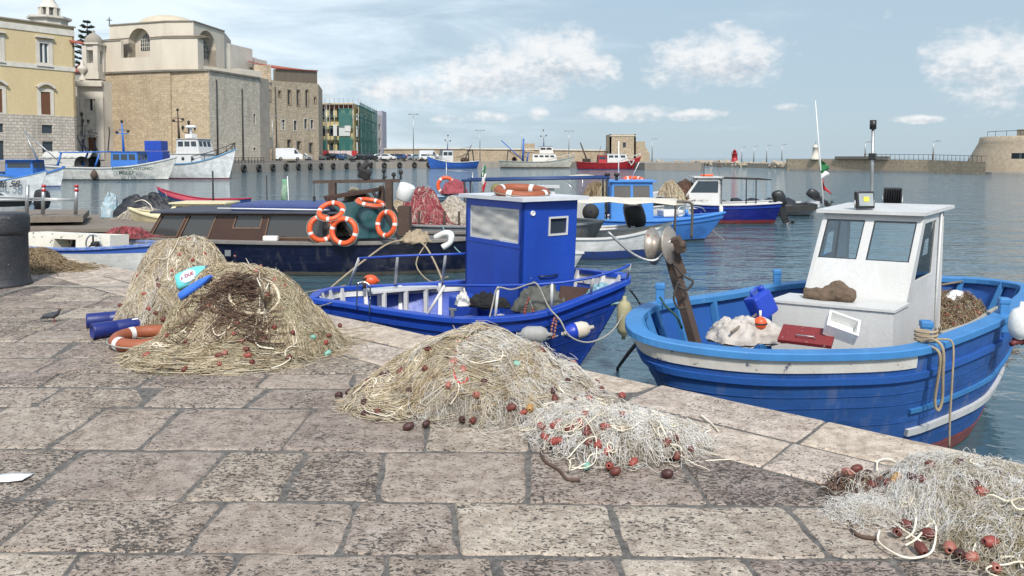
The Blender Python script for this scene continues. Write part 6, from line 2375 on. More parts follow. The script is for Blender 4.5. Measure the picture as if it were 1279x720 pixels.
 mb.build('beak', RUBBER, pg)
 # blue canisters
 cm = paint('canister_blue', (.010, .022, .16), (.008, .015, .10), .5, 5, .45)
 for lab, x0, y0, x1, y1, Y0, Y1 in (('blue plastic canister, the rear of the two lying by the nets', 110, 402, 156, 395, None, None), ('blue plastic canister, the front of the two lying by the nets', 117, 415, 165, 405, None, None)):
  r = .072
  a, b2 = gp(x0, y0 - 1, r), gp(x1, y1 + 2, r)
  t = thing('canister', lab, 'canister', a)
  d = (b2 - a)
  d.z = 0
  L = .46
  mb = MB()
  mb.lathe([(.001, -.0), (r * .82, .0), (r * .84, -.012), (r * .96, -.012), (r, .004), (r, .18), (r * .97, .186), (r * .97, .196), (r, .202), (r, L - .02), (r * .9, L), (.001, L)], n=26, axis=d)
  mb.build('body', cm, t)
  mb = MB()
  dn = d.normalized()
  mb.box(dn * (L * .82) + v(0, -.045, .058), (.05, .03, .012), (-.7, 0, math.atan2(dn.y, dn.x)))
  mb.build('label', PVC, t)
 # faded life ring
 c = gp(170, 425, .05)
 lifebuoy((c.x + .08, c.y + .02, .062), (.02, -.04, 1), 'faded orange ring lying on the paving against the beige nets', .235, .058, spin=.2, m=ORANGE_OLD, name='ring_fender')
 # bottles on the nets
 def bottle(label, px0, px1, L, wid, m, capm=None, text=False, dz=.0):
  a, b2 = PILE_A.hit(*px0), PILE_A.hit(*px1)
  Y = min([q.y for P_ in (PILE_A, PILE_B) for q in (P_.hit(*px0), P_.hit(*px1), P_.hit((px0[0] + px1[0]) / 2, (px0[1] + px1[1]) / 2))]) - .03
  a, b2 = gd(*px0, Y + dz), gd(*px1, Y + dz)
  t = thing('bottle', label, 'bottle', a)
  d = (b2 - a).normalized()
  nrm = Vector((0, -1, .45))
  nrm = (nrm - d * nrm.dot(d)).normalized()
  s = nrm.cross(d)
  Mx = Matrix((d, s, nrm)).transposed().to_4x4()
  mb = MB(Mx)
  rows = []
  for x, w_, th_, oy in ((0, .86, .7, 0), (.01, .97, .9, 0), (.06, 1, 1, 0), (L * .45, 1, 1, 0.0), (L * .62, .86, .95, .02), (L * .76, .62, .8, .05), (L * .86, .36, .6, .08), (L * .90, .30, .55, .09)):
   rows.append([(x, oy * wid + wid / 2 * w_ * (abs(math.cos(q)) ** .7) * (1 if math.cos(q) > 0 else -1), .04 * th_ * (abs(math.sin(q)) ** .7) * (1 if math.sin(q) > 0 else -1)) for q in np.linspace(0, 2 * PI, 22, endpoint=False)])
  mb.grid(rows, 0, True, True)
  mb.add(rows[0], [tuple(reversed(range(22)))])
  mb.add(rows[-1], [tuple(range(22))])
  mb.build('body', m, t)
  if capm:
   mb = MB(Mx)
   mb.cyl((L * .89, .09 * wid, 0), (L * 1.0, .09 * wid, 0), .022, 14)
   mb.build('cap', capm, t)
  if text:
   mb = MB(Mx)
   mb.prism([(.05 + .085 * (1 + math.cos(q)), .062 * math.sin(q)) for q in np.linspace(0, 2 * PI, 30, endpoint=False)], .0385, .0425)
   mb.build('label', paint('bottle_label', (.55, .62, .72), (.35, .42, .6), .6, 20, .4), t)
   for s_, sz, x, y, m_ in (('F', .038, .074, -.006, REDPAINT), ('DUE', .046, .150, .002, REDPAINT)):
    text_mesh('lettering', s_, sz, m_, t, Mx @ Matrix.Translation((x, y - .01, .0435)), .001)
  return t
 bottle('turquoise detergent bottle with a navy cap, stuck in the rear heap', (222, 353), (268, 333), .345, .165, paint('turquoise_plastic', (.14, .60, .62), (.10, .48, .52), .3, 6, .35), paint('navy_cap', (.02, .03, .22), None, .2, 6, .35), True)
 bottle('plain bright blue bottle lying against the turquoise one', (226, 371), (266, 345), .35, .075, paint('bright_blue_plastic', (.04, .16, .66), (.03, .12, .52), .3, 6, .35), None, False, -.09)
 # scrap of paper
 p = gp(10, 598, .004)
 mb = MB()
 rows = [[(p.x - .10 + .20 * i / 6, p.y - .06 + .10 * j / 4 + .02 * i / 6, .009 + .003 * math.sin(i * 1.3 + j)) for j in range(5)] for i in range(7)]
 mb.grid(rows)
 o = mb.build('paper_scrap', paint('paper_white', (.75, .75, .73), (.55, .58, .62), .5, 30, .8))
 sol = o.modifiers.new('thickness', 'SOLIDIFY')
 sol.thickness = .002
 tag(o, 'torn white scrap of paper on the paving at the left edge', 'paper')
def mooring_lines():
 g = 'mooring lines in the basin'
 for lab, a, b, dr in (('mooring line from the sky blue bow down to the water', (876, 266, 27.5), (905, 300, 25.0), .12), ('mooring line from the navy cabin boat bow to the left', (824, 254, 32.0), (770, 262, 29.5), .25),
                          ('mooring line from the stern of the navy saloon boat to the pontoon', (238, 292, 19.5), (205, 284, 24.0), .3), ('mooring line from the white dinghy to the blue cabin boat', (705, 306, 21.5), (715, 345, 12.6), .25),
                          ('mooring line from the crimson boat to the cream one', (207, 240, 38.5), (224, 262, 27.6), .3)):
  rope('rope', lab, sag(gd(*a), gd(*b), dr), .014, ROPE_G, g, smooth=0)
boat_navy()
boats_mid()
left_corner()
mooring_lines()
# ================================================================== far side of the harbour
TUFF = brickmat('tuff_blocks', (.50, .40, .27), (.40, .31, .20), (.30, .24, .17), .9, .42, .03, (.20, .15, .10), .5)
TUFF_SHADE = brickmat('shade_toned_tuff', (.62, .55, .44), (.46, .40, .32), (.30, .26, .21), .9, .42, .03, (.13, .11, .09), .5)  # greyer copy of the church tuff, side-face shade put into the colour
TUFF_B = brickmat('brown_rubble', (.62, .50, .35), (.42, .33, .23), (.25, .19, .135), .7, .38, .035, (.12, .085, .06), .7)
MOLE = brickmat('mole_blocks', (.42, .34, .24), (.34, .27, .19), (.26, .21, .15), 1.4, .6, .03, (.16, .12, .09), .6)
FORT = brickmat('fort_blocks', (.46, .39, .29), (.36, .30, .22), (.27, .23, .17), .8, .4, .03, (.14, .11, .08), .8)
PLASTER = paint('church_plaster', (.62, .56, .46), (.42, .36, .29), .7, .35, .9, streak=True, bump=.2, fine=4)
OCHRE = paint('ochre_plaster', (.56, .45, .26), (.46, .36, .20), .5, .25, .9, streak=True, bump=.1, fine=3)
RUSTIC = brickmat('rusticated_base', (.52, .47, .40), (.42, .38, .33), (.2, .18, .16), 1.2, .5, .05, (.14, .12, .10), .7)
STONE_W = paint('pale_limestone', (.58, .54, .47), (.42, .38, .32), .5, .6, .85, bump=.2, fine=6)
SHUT = paint('brown_shutter', (.16, .065, .03), (.10, .04, .02), .5, 3, .7)
IRON = paint('wrought_iron', (.02, .02, .02), (.04, .04, .04), .4, 5, .6)
TILES = paint('terracotta_tiles', (.34, .085, .05), (.22, .06, .04), .6, 1.2, .9, bump=.5, fine=8)
CONCR = paint('quay_concrete', (.30, .27, .23), (.16, .14, .12), .7, .5, .9, streak=True, bump=.3, fine=6)
STREET = paint('street_paving', (.24, .22, .20), (.17, .16, .15), .5, .3, .9)
def wp(x, D, z=0.0):
 """plan position on the sight line of photo column x at distance D"""
 p = gd(x, 197, D)
 return Vector((p.x, p.y, z))
def zy(y, D):
 return gd(640, y, D).z
def wall_obj(name, pts, m, parent):
 mb = MB()
 return mb
def far_ground():
 z0, z1 = .5, 1.0
 edge = [wp(-320, 104), wp(-60, 106), wp(215, 108), wp(262, 122), wp(273, 132), wp(407, 170), wp(470, 190), wp(544, 203), wp(640, 207), wp(700, 206), wp(772, 190), wp(806, 168), wp(876, 161)]
 back = [wp(880, 168), wp(812, 215), wp(812, 400), wp(-320, 400)]
 P = [(p.x, p.y) for p in edge + back]
 mb = MB()
 mb.prism(P, -3.5, z0)
 tag(mb.build('far_quay', CONCR), kind='structure')
 st = [wp(-320, 112), wp(-60, 114), wp(200, 116), wp(262, 131), wp(268, 137), wp(402, 178), wp(466, 198), wp(520, 216), wp(560, 226), wp(560, 300), wp(-320, 300)]
 mb = MB()
 mb.prism([(p.x, p.y) for p in st], z0 - .2, z1)
 tag(mb.build('far_street', STREET), kind='structure')
 # tyres hung along the wall
 ty = None
 line = [edge[i] for i in range(4, 8)]
 n = 0
 seg = []
 for a, b in zip(line[:-1], line[1:]):
  L = (b - a).length
  k = max(2, int(L / 4.6))
  for i in range(k):
   p = a.lerp(b, (i + .5) / k)
   d = (b - a).normalized()
   seg.append((p + Vector((d.y, -d.x, 0)) * .22, math.atan2(d.y, d.x)))
 for p, a in seg:
  if ty is None:
   mb = MB()
   mb.tube([(.52 * math.cos(q), 0, .52 * math.sin(q)) for q in np.linspace(0, 2 * PI, 20, endpoint=False)], .24, 8, closed=True)
   ty = mb.build('tyre_fender', RUBBER)
   tag(ty, 'black tyre hung on the far quay wall as a fender', 'tyre', 'tyres along the far quay wall')
   o = ty
  else:
   o = ty.copy()
   COL.objects.link(o)
  o.location = (p.x, p.y, random.uniform(-.35, -.12))
  o.rotation_euler.z = a
 # railing at the corner below the church
 t = thing('railing', 'dark iron railing on the quay corner below the church', 'railing', wp(274, 133, z0))
 A, B = wp(272, 133.5, z0), wp(330, 148, z0)
 for i in range(15):
  p = A.lerp(B, i / 14)
  mb = MB()
  mb.cyl(p, p + Vector((0, 0, 1.15)), .06, 6)
  mb.build('post', IRON, t, True)
 for h in (.6, 1.1):
  mb = MB()
  mb.cyl(A + Vector((0, 0, h)), B + Vector((0, 0, h)), .035, 5)
  mb.build('rail', IRON, t, True)
def bar_grid(mb, P, nr, h, nu, nv, w=.08, out=.0):
 for i in range(1, nu):
  u = h[0] + (h[2] - h[0]) * i / nu
  mb.bar(P(u, h[1]) + nr * out, P(u, h[3]) + nr * out, w)
 for j in range(1, nv):
  v = h[1] + (h[3] - h[1]) * j / nv
  mb.bar(P(h[0], v) + nr * out, P(h[2], v) + nr * out, w)
def balcony(P, nr, u0, u1, v, h, parent, depth=.9):
 b = sub('balcony', parent)
 a, c = P(u0, v), P(u1, v)
 mb = MB()
 mb.slab([a, a + nr * depth, c + nr * depth, c], .22)
 mb.build('floor_slab', STONE_W, b)
 mb = MB()
 up = Vector((0, 0, h))
 for p, q in ((a, a + nr * depth), (a + nr * depth, c + nr * depth), (c + nr * depth, c)):
  n = max(2, int((q - p).length / .22))
  for i in range(n + 1):
   r = p.lerp(q, i / n)
   mb.bar(r, r + up, .05)
  mb.bar(p + up, q + up, .08)
 mb.build('balustrade', IRON, b)
 return b
def yellow_house():
 t = thing('yellow_house', 'ochre plastered house with brown shutters and stone base, far left', 'house', wp(60, 128, 0))
 D1, D0 = 132, 117
 A, B = wp(-60, D0, .9), wp(97, D1, .9)
 zt = zy(33, D1)
 zb = zy(146, D1)                          # top of the stone base
 e = MB()
 up = lambda p, z: Vector((p.x, p.y, z))
 def uof(px):
  best = min(range(401), key=lambda i: abs(640 + FOC * (A.lerp(B, i / 400).x / A.lerp(B, i / 400).y) - px))
  return best / 400
 vz = lambda z: (z - zb) / (zt - zb)
 H2 = lambda y: vz(zy(y, 129.5))
 win = []
 u1, u2 = uof(54), uof(66)
 v1, v2 = H2(80), H2(56)
 w1, w2 = H2(144), H2(116)
 l1, l2 = uof(-6), uof(6)
 m1, m2 = uof(-56), uof(-44)
 holes = [(u1, v1, u2, v2), (u1, w1, u2, w2), (l1, v1, l2, v2), (l1, w1, l2, w2), (m1, v1, m2, v2), (m1, w1, m2, w2)]
 P, nr = panel(e, up(A, zb), up(B, zb), up(B, zt), up(A, zt), holes, .45)
 # side wall away from the water and back
 back = (B - A).normalized()
 back = Vector((-back.y, back.x, 0)) * 14
 panel(e, up(B, zb), up(B + back, zb), up(B + back, zt), up(B, zt), (), .4)
 panel(e, up(B + back, zb), up(A + back, zb), up(A + back, zt), up(B + back, zt), (), .4)
 e.add([up(A, zt - .6), up(B, zt - .6), up(B + back, zt - .6), up(A + back, zt - .6)], [(0, 1, 2, 3)])
 e.build('wall', OCHRE, t, True)
 b = MB()
 off = nr * .12
 bh = [(u1 + .0, .62, u2 + .01, .80), (u1, .06, u2 + .01, .45), (l1, .62, l2, .80), (l1, .06, l2, .45)]
 PB, nb = panel(b, up(A, .8) + off, up(B, .8) + off, up(B, zb) + off, up(A, zb) + off, bh, .5)
 panel(b, up(B, .8) + off, up(B + back, .8), up(B + back, zb), up(B, zb) + off, (), .4)
 b.build('stone_base', RUSTIC, t, True)
 for h in bh:
  quadplate(PB, nb, h, .35, .05, 'window', GLASS_D, t, True)
 for h in holes:
  top = h[1] > .5
  w = frame_ring(P, nr, h, .55, .10, .16, 'window', STONE_W, t, True)
  if top:
   quadplate(P, nr, h, .30, .05, 'pane', GLASS_D, w, True)
   mb = MB()
   bar_grid(mb, P, nr, h, 2, 1, .28, -.22)
   for q in (h,):
    mb.bar(P(h[0], h[1]) - nr * .22, P(h[0], h[3]) - nr * .22, .3)
    mb.bar(P(h[2], h[1]) - nr * .22, P(h[2], h[3]) - nr * .22, .3)
   mb.build('sash', WHITE_P, w, True)
   mb = MB()
   mb.slab([P(h[0] - .035, h[3] + .055) , P(h[2] + .035, h[3] + .055), P(h[2] + .035, h[3] + .055) + nr * .6, P(h[0] - .035, h[3] + .055) + nr * .6], -.3)
   mb.build('cornice', STONE_W, w, True)
   mb = MB()
   mb.slab([P(h[0] - .03, h[1] - .04), P(h[2] + .03, h[1] - .04), P(h[2] + .03, h[1] - .04) + nr * .35, P(h[0] - .03, h[1] - .04) + nr * .35], -.2)
   mb.build('sill', STONE_W, w, True)
  else:
   mb = MB()
   mid = (h[0] + h[2]) / 2
   for a, c in ((h[0], mid - .002), (mid + .002, h[2])):
    mb.slab([P(a, h[1]) - nr * .12, P(c, h[1]) - nr * .12, P(c, h[3]) - nr * .12, P(a, h[3]) - nr * .12], .08)
    for k in range(14):
     v = h[1] + (h[3] - h[1]) * (k + .5) / 14
     mb.bar(P(a + .002, v) - nr * .03, P(c - .002, v) - nr * .03, .05, .10)
   mb.build('shutter', SHUT, w, True)
   mb = MB()
   arc = [P(h[0] - .035 + (h[2] - h[0] + .07) * i / 10, h[3] + .045 + .045 * math.sin(PI * i / 10)) + nr * .3 for i in range(11)]
   for p, q in zip(arc[:-1], arc[1:]):
    mb.bar(p, q, .55, .35)
   mb.build('hood', STONE_W, w, True)
   balcony(P, nr, h[0] - .035, h[2] + .035, h[1] - .015, 1.5, t, 1.1)
 for y, hh in ((43, 1.0), (88, .75)):
  v = H2(y)
  mb = MB()
  mb.slab([P(-.0, v), P(1.0, v), P(1.0, v + hh / (zt - zb)), P(0, v + hh / (zt - zb))], .14)
  mb.build('string_course', paint('string_white', (.60, .57, .50), None, .3, 1, .9), t, True)
 mb = MB()
 mb.slab([P(-.004, .994) , P(1.01, .994), P(1.01, .994) + nr * .35, P(-.004, .994) + nr * .35], .22)
 mb.build('coping', paint('grey_coping', (.24, .21, .17), None, .5, 1, .9), t, True)
 mb = MB()
 q = P(.955, H2(48)) + nr * .01
 d = (B - A).normalized()
 mb.slab([q, q + d * 2.0, q + d * 2.0 + nr * 1.1 - Vector((0, 0, .5)), q + nr * 1.1 - Vector((0, 0, .5))], .15)
 mb.build('canopy', TILES, t, True)
 # bell tower with spire behind it
 c = wp(67, 190, 0)
 bt = thing('bell_tower', 'octagonal stone bell tower tip with pointed spire above the yellow house', 'tower', c)
 zz = lambda y: zy(y, 190)
 k8 = lambda r, z, n=8: (r, z)
 mb = MB()
 mb.lathe([(4.0, 0), (4.0, zz(27)), (4.9, zz(25)), (4.9, zz(22.5)), (2.25, zz(22.5)), (2.25, zz(21))], n=8, a0=PI / 8)
 for v in range(len(mb.sm)):
  mb.sm[v] = False
 mb.build('shaft', STONE_W, bt)
 mb = MB()
 for i in range(8):
  a = PI / 8 + i * PI / 4
  mb.box((2.05 * math.cos(a), 2.05 * math.sin(a), (zz(21) + zz(11)) / 2), (.6, .6, zz(11) - zz(21)), (0, 0, a))
 mb.lathe([(.001, zz(21)), (1.2, zz(21)), (1.2, zz(11)), (.001, zz(11))], n=8)
 mb.build('belfry', STONE_W, bt)
 mb = MB()
 mb.lathe([(2.45, zz(11)), (2.45, zz(10)), (2.2, zz(9.5)), (1.2, zz(0)), (.12, zz(-12)), (.001, zz(-12.5))], n=8, a0=PI / 8)
 mb.build('spire', STONE_W, bt)
 # small house with tiled roof in the gap
 h = thing('small_house', 'narrow house with red tiled roof in the gap beside the chapel', 'house', wp(104, 165, 1))
 A2, B2 = wp(90, 168, 1), wp(114, 168, 1)
 z2 = zy(90, 168)
 mb = MB()
 panel(mb, A2, B2, up(B2, z2), up(A2, z2), (), .3)
 mb.build('wall', paint('grey_plaster', (.32, .30, .28), None, .5, .5, .9), h, True)
 mb = MB()
 mb.slab([up(A2, z2) + Vector((0, -.5, -.2)), up(B2, z2) + Vector((0, -.5, -.2)), up(B2, z2 + 2.4) + Vector((0, 5, 0)), up(A2, z2 + 2.4) + Vector((0, 5, 0))], .3)
 mb.build('roof', TILES, h, True)
def church():
 up = lambda p, z: Vector((p.x, p.y, z))
 t = thing('church', 'large pale stone church with plastered octagonal drum and shallow dome', 'church', wp(230, 145, 0))
 z0 = .9
 a, b, c, d = wp(132, 147), wp(215, 142.5), wp(263, 142), wp(326, 158)
 zt = zy(87, 142)
 mb = MB()
 P, n1 = panel(mb, up(a, z0), up(b, z0), up(b, zt), up(a, zt), (), .4)
 mb.build('front_wall', TUFF, t, True)
 mb = MB()
 panel(mb, up(b, z0) - n1 * .35, up(c, z0), up(c, zt), up(b, zt) - n1 * .35, (), .4)
 mb.build('apse_wall', TUFF, t, True)
 mb = MB()
 hh = [(.855, .44, .90, .56), (.845, .13, .895, .16)]
 P2, n2 = panel(mb, up(c, z0), up(d, z0), up(d, zt + .2), up(c, zt), hh, .4)
 mb.build('side_wall', TUFF_SHADE, t, True)
 for h in hh:
  w = frame_ring(P2, n2, h, .18, .04, .08, 'window', STONE_W, t, True)
  quadplate(P2, n2, h, .25, .05, 'pane', GLASS_D, w, True)
 for u, v0 in ((.13, .90), (.62, .84)):
  mb = MB()
  mb.cyl(P2(u, .0) + n2 * .12, P2(u, v0) + n2 * .12, .13, 6)
  mb.build('downpipe', IRON, t, True)
 # ledge on top and roof of the block
 dv = Vector((4, 22, 0))
 mb = MB()
 for p, q, n_ in ((a, b, n1), (b, c, n1), (c, d, n2)):
  mb.slab([up(p, zt + .02) - n_ * .3, up(q, zt + .02 + (.2 if q is d else 0)) - n_ * .3, up(q, zt + .02 + (.2 if q is d else 0)) + n_ * .3, up(p, zt + .02) + n_ * .3], .35)
 mb.build('ledge', paint('dark_ledge', (.20, .18, .15), (.1, .09, .08), .6, 1, .9), t, True)
 mb = MB()
 mb.add([up(a, zt - .15), up(b, zt - .15), up(c, zt - .15), up(d, zt - .05), up(d + dv, zt - .05), up(a + dv, zt - .15)], [(0, 1, 2, 3, 4, 5)])
 panel(mb, up(d, z0), up(d + dv, z0), up(d + dv, zt), up(d, zt + .2), (), .4)
 panel(mb, up(a + dv, z0), up(a, z0), up(a, zt), up(a + dv, zt), (), .4)
 mb.build('roof', paint('roof_terrace', (.34, .30, .25), None, .5, .6, .9), t, True)
 # lower plastered storey
 e0, e1, e2, e3 = wp(132.5, 147.6), wp(206, 143.6), wp(250, 143.2), wp(257, 145.2)
 zA, zB = zt - .1, zy(48, 144)
 mb = MB()
 hl = [(.33, .45, .82, 1.0)]
 P3, n3 = panel(mb, up(e0, zA), up(e1, zA), up(e1, zB), up(e0, zB), (), .5) if False else (None, None)
 U = lambda s: e0.lerp(e1, s)
 zN = zA + (zB - zA) * .45
 PL, n3 = panel(mb, up(U(0), zA), up(U(.31), zA), up(U(.31), zB), up(U(0), zB), (), .6)
 panel(mb, up(U(.3105), zA), up(U(.80), zA), up(U(.80), zN), up(U(.3105), zN), (), .6)
 panel(mb, up(U(.8005), zA), up(e1, zA), up(e1, zB), up(U(.8005), zB), (), .6)
 panel(mb, up(e1, zA), up(e2, zA), up(e2, zB), up(e1, zB), (), .6)
 panel(mb, up(e2, zA), up(e3, zA), up(e3, zB), up(e2, zB), (), .6)
 panel(mb, up(e3, zA), up(e3 + Vector((6, 14, 0)), zA), up(e3 + Vector((6, 14, 0)), zA + 1.2), up(e3, zA + 1.2), (), .6)
 panel(mb, up(e0 + dv, zA), up(e0, zA), up(e0, zB), up(e0 + dv, zB), (), .6)
 mb.build('lower_storey', PLASTER, t, True)
 mb = MB()
 for p, q in ((U(0), U(.31)), (U(.80), e1), (e1, e2), (e2, e3)):
  mb.slab([up(p, zB) + n3 * .25, up(q, zB) + n3 * .25, up(q, zB + .55) - n3 * 2.2, up(p, zB + .55) - n3 * 2.2], .22)
 mb.build('sloping_ledge', paint('lichen_ledge', (.22, .17, .12), (.12, .1, .08), .6, 1, .9), t, True)
 # upper storey, set back
 f0, f1, f2, f3 = wp(141, 151), wp(211, 146.6), wp(245, 146.4), wp(283, 158)
 zC, zC3 = zy(28, 147), zy(40, 158)
 mb = MB()
 # wall with a real arched niche
 def arched(mb, p, q, za, zb_, uc, r, zc, t_, nseg=16):
  L = (q - p).length
  dx = (q - p).normalized()
  nn = Vector((dx.y, -dx.x, 0))
  ctr = p + dx * (L * uc)
  arc = [(ctr + dx * (r * math.cos(PI - PI * i / nseg)), zc + r * math.sin(PI * i / nseg)) for i in range(nseg + 1)]
  panel(mb, up(p, za), up(arc[0][0], za), up(arc[0][0], zb_), up(p, zb_), (), t_)
  panel(mb, up(arc[-1][0], za), up(q, za), up(q, zb_), up(arc[-1][0], zb_), (), t_)
  for (a_, za_), (b_, zb2) in zip(arc[:-1], arc[1:]):
   mb.add([up(a_, za_), up(b_, zb2), up(b_, zb_), up(a_, zb_)], [(0, 1, 2, 3)])
   mb.add([up(a_, za_), up(b_, zb2), up(b_, zb2) - nn * t_, up(a_, za_) - nn * t_], [(3, 2, 1, 0)])
  for s in (0, -1):
   a_ = arc[s][0]
   mb.add([up(a_, za), up(a_, zc), up(a_, zc) - nn * t_, up(a_, za) - nn * t_], [(0, 1, 2, 3) if s else (3, 2, 1, 0)])
  return ctr, dx, nn
 r1 = 2.65
 zc1 = zy(52, 148)
 niche = [arched(mb, f0, f1, zA, zC, .53, r1, zc1, 1.9), None]
 panel(mb, up(f1, zA), up(f2, zA), up(f2, zC), up(f1, zC), (), .5)
 zc2 = zy(60, 151)
 niche[1] = arched(mb, f2, f3, zA, zC, .42, 3.4, zc2, 1.9)
 panel(mb, up(f3, zA), up(f3 + Vector((-3, 12, 0)), zA), up(f3 + Vector((-3, 12, 0)), zC), up(f3, zC), (), .5)
 panel(mb, up(f0 + dv, zA), up(f0, zA), up(f0, zC), up(f0 + dv, zC), (), .5)
 mb.build('upper_storey', PLASTER, t, True)
 for (ctr, dx, nn), r, zc in ((niche[0], r1, zc1), (niche[1], 3.4, zc2)):
  mb = MB()
  mb.slab([up(ctr - dx * r, zA) - nn * 1.8, up(ctr + dx * r, zA) - nn * 1.8, up(ctr + dx * r, zc + r) - nn * 1.8, up(ctr - dx * r, zc + r) - nn * 1.8], .1)
  mb.build('niche_back', PLASTER, t, True)
  w = sub('lunette_window', t)
  mb = MB()
  rr = r * .70
  cc = ctr + dx * (r * .25)
  pts = [up(cc + dx * (rr * math.cos(PI * i / 18)), zc + rr * math.sin(PI * i / 18)) - nn * 1.66 for i in range(19)]
  pts += [up(cc - dx * rr, zc - rr * .75) - nn * 1.66, up(cc + dx * rr, zc - rr * .75) - nn * 1.66]
  mb.slab(pts, .05)
  mb.build('pane', GLASS_D, w, True)
  mb = MB()
  for k in range(-3, 4):
   x = rr * k / 4
   mb.bar(up(cc + dx * x, zc - rr * .75) - nn * 1.55, up(cc + dx * x, zc + math.sqrt(rr * rr - x * x)) - nn * 1.55, .10)
  for z in (-.4, 0, .4):
   hw = rr if z <= 0 else math.sqrt(1 - z * z) * rr
   mb.bar(up(cc - dx * hw, zc + z * rr) - nn * 1.53, up(cc + dx * hw, zc + z * rr) - nn * 1.53, .10)
  mb.build('bars', STONE_W, w, True)
 mb = MB()
 for p, q in ((f0, f1), (f1, f2), (f2, f3)):
  d_ = (q - p).normalized()
  nn = Vector((d_.y, -d_.x, 0))
  mb.slab([up(p, zC) + nn * .2, up(q, zC) + nn * .2, up(q, zC) - nn * .8, up(p, zC) - nn * .8], .22)
 mb.build('cornice', paint('grey_coping', (.24, .21, .17)), t, True)
 mb = MB()
 cd = (f0 + f3) / 2 + Vector((1.0, 5.5, 0))
 mb.add([up(f0, zC - .1), up(f1, zC - .1), up(f2, zC - .1), up(f3, zC - .1), up(f3 + Vector((-3, 12, 0)), zC - .1), up(f0 + dv * .8, zC - .1)], [(0, 1, 2, 3, 4, 5)])
 cx = wp(215, 153.5, 0)
 rd = 5.8
 mb.lathe([(rd * math.cos(q), zC - .2 + 2.6 * math.sin(q)) for q in np.linspace(0, PI / 2 - .01, 10)], (cx.x, cx.y, 0), 36)
 mb.build('dome', paint('dome_plaster', (.50, .44, .33), (.36, .31, .23), .5, .5, .9), t, True)
 # cross
 mb = MB()
 p = wp(141, 151.5, zC)
 mb.bar(p, p + Vector((0, 0, 1.75)), .13)
 mb.bar(p + Vector((-.55, 0, 1.2)), p + Vector((.55, 0, 1.2)), .13)
 mb.build('cross', IRON, t, True)
 # stepped blocks at the back right
 for x0, x1, D, y0, y1, nm in ((284, 290, 160, 54, 90, 'buttress'), (283, 296, 163, 66, 96, 'buttress'), (296, 310, 168, 70, 96, 'rear_block')):
  p, q = wp(x0, D), wp(x1, D + 1)
  z1 = zy(y0, D)
  mb = MB()
  mb.prism([(p.x, p.y), (q.x, q.y), (q.x + 2, q.y + 8), (p.x + 2, p.y + 8)], zt - .1, z1)
  mb.build(nm, STONE_W, t, True)
 # chapel with bell turret on the left
 t = thing('chapel', 'narrow stone chapel front with a little domed bell turret', 'chapel', wp(115, 143, 0))
 A, B = wp(99, 143.5), wp(131, 144)
 z1 = zy(101, 144)
 mb = MB()
 hs = [(.48, .63, .60, .77), (.36, .10, .70, .30)]
 P, nr = panel(mb, up(A, .9), up(B, .9), up(B, z1), up(A, z1), hs, .6)
 panel(mb, up(B, .9), up(B + Vector((2, 10, 0)), .9), up(B + Vector((2, 10, 0)), z1), up(B, z1), (), .4)
 panel(mb, up(A + Vector((2, 10, 0)), .9), up(A, .9), up(A, z1), up(A + Vector((2, 10, 0)), z1), (), .4)
 mb.add([up(A, z1), up(B, z1), up(B, z1) + Vector((2, 10, 0)), up(A, z1) + Vector((2, 10, 0))], [(0, 1, 2, 3)])
 mb.build('wall', STONE_W, t, True)
 w = frame_ring(P, nr, hs[0], .25, .12, .18, 'window', STONE_W, t, True)
 quadplate(P, nr, hs[0], .3, .05, 'pane', GLASS_D, w, True)
 w = frame_ring(P, nr, hs[1], .25, .14, .2, 'portal', STONE_W, t, True)
 quadplate(P, nr, hs[1], .4, .05, 'door', SHUT, w, True)
 mb = MB()
 pc = P(.53, .30)
 arc = [P(.34 + .38 * i / 10, .30) + Vector((0, 0, 1.4 * math.sin(PI * i / 10))) + nr * .12 for i in range(11)]
 for p, q in zip(arc[:-1], arc[1:]):
  mb.bar(p, q, .3, .3)
 mb.build('arch', STONE_W, t, True)
 for v, hh, out in ((.985, .9, .9), (.955, .5, .5), (.80, .45, .35)):
  mb = MB()
  q = [P(-.03, v), P(1.03, v), P(1.03, v) + nr * out, P(-.03, v) + nr * out]
  mb.slab(q, hh)
  mb.build('cornice', STONE_W, t, True)
 for u in (.02, .20, .80, .94):
  mb = MB()
  mb.bar(P(u, .02) + nr * .18, P(u, .80) + nr * .18, .75, .3)
  mb.build('pilaster', STONE_W, t, True)
 c = wp(121, 146, 0)
 zz = lambda y: zy(y, 146)
 mb = MB()
 mb.box((c.x, c.y, (zz(100) + zz(92)) / 2), (3.4, 3.4, zz(92) - zz(100)))
 for sx in (-1, 1):
  for sy in (-1, 1):
   mb.box((c.x + sx * 1.05, c.y + sy * 1.05, (zz(92) + zz(57)) / 2), (.85, .85, zz(57) - zz(92)))
 for z0_, z1_ in ((92, 80), (64, 57)):
  mb.box((c.x, c.y, (zz(z0_) + zz(z1_)) / 2), (2.6, 2.6, zz(z1_) - zz(z0_) - .02))
 mb.box((c.x, c.y, (zz(57) + zz(55)) / 2), (3.5, 3.5, zz(55) - zz(57)))
 mb.build('bell_turret', STONE_W, t, True)
 mb = MB()
 mb.lathe([(1.55, zz(55)), (1.6, zz(52)), (1.4, zz(48)), (1.0, zz(45)), (.45, zz(42.5)), (.2, zz(41)), (.25, zz(39.5)), (.001, zz(37))], (c.x, c.y, 0), 20)
 mb.build('turret_dome', paint('lead_dome', (.30, .27, .22), (.2, .18, .15), .6, 1, .8), t, True)
 mb = MB()
 p = wp(106, 144, z1)
 mb.lathe([(.6, 0), (.6, .5), (.25, .9), (.25, 1.3), (.85, 2.0), (.85, 2.4), (.3, 3.0), (.25, 3.6), (.001, 4.0)], p, 14)
 mb.build('urn', STONE_W, t, True)
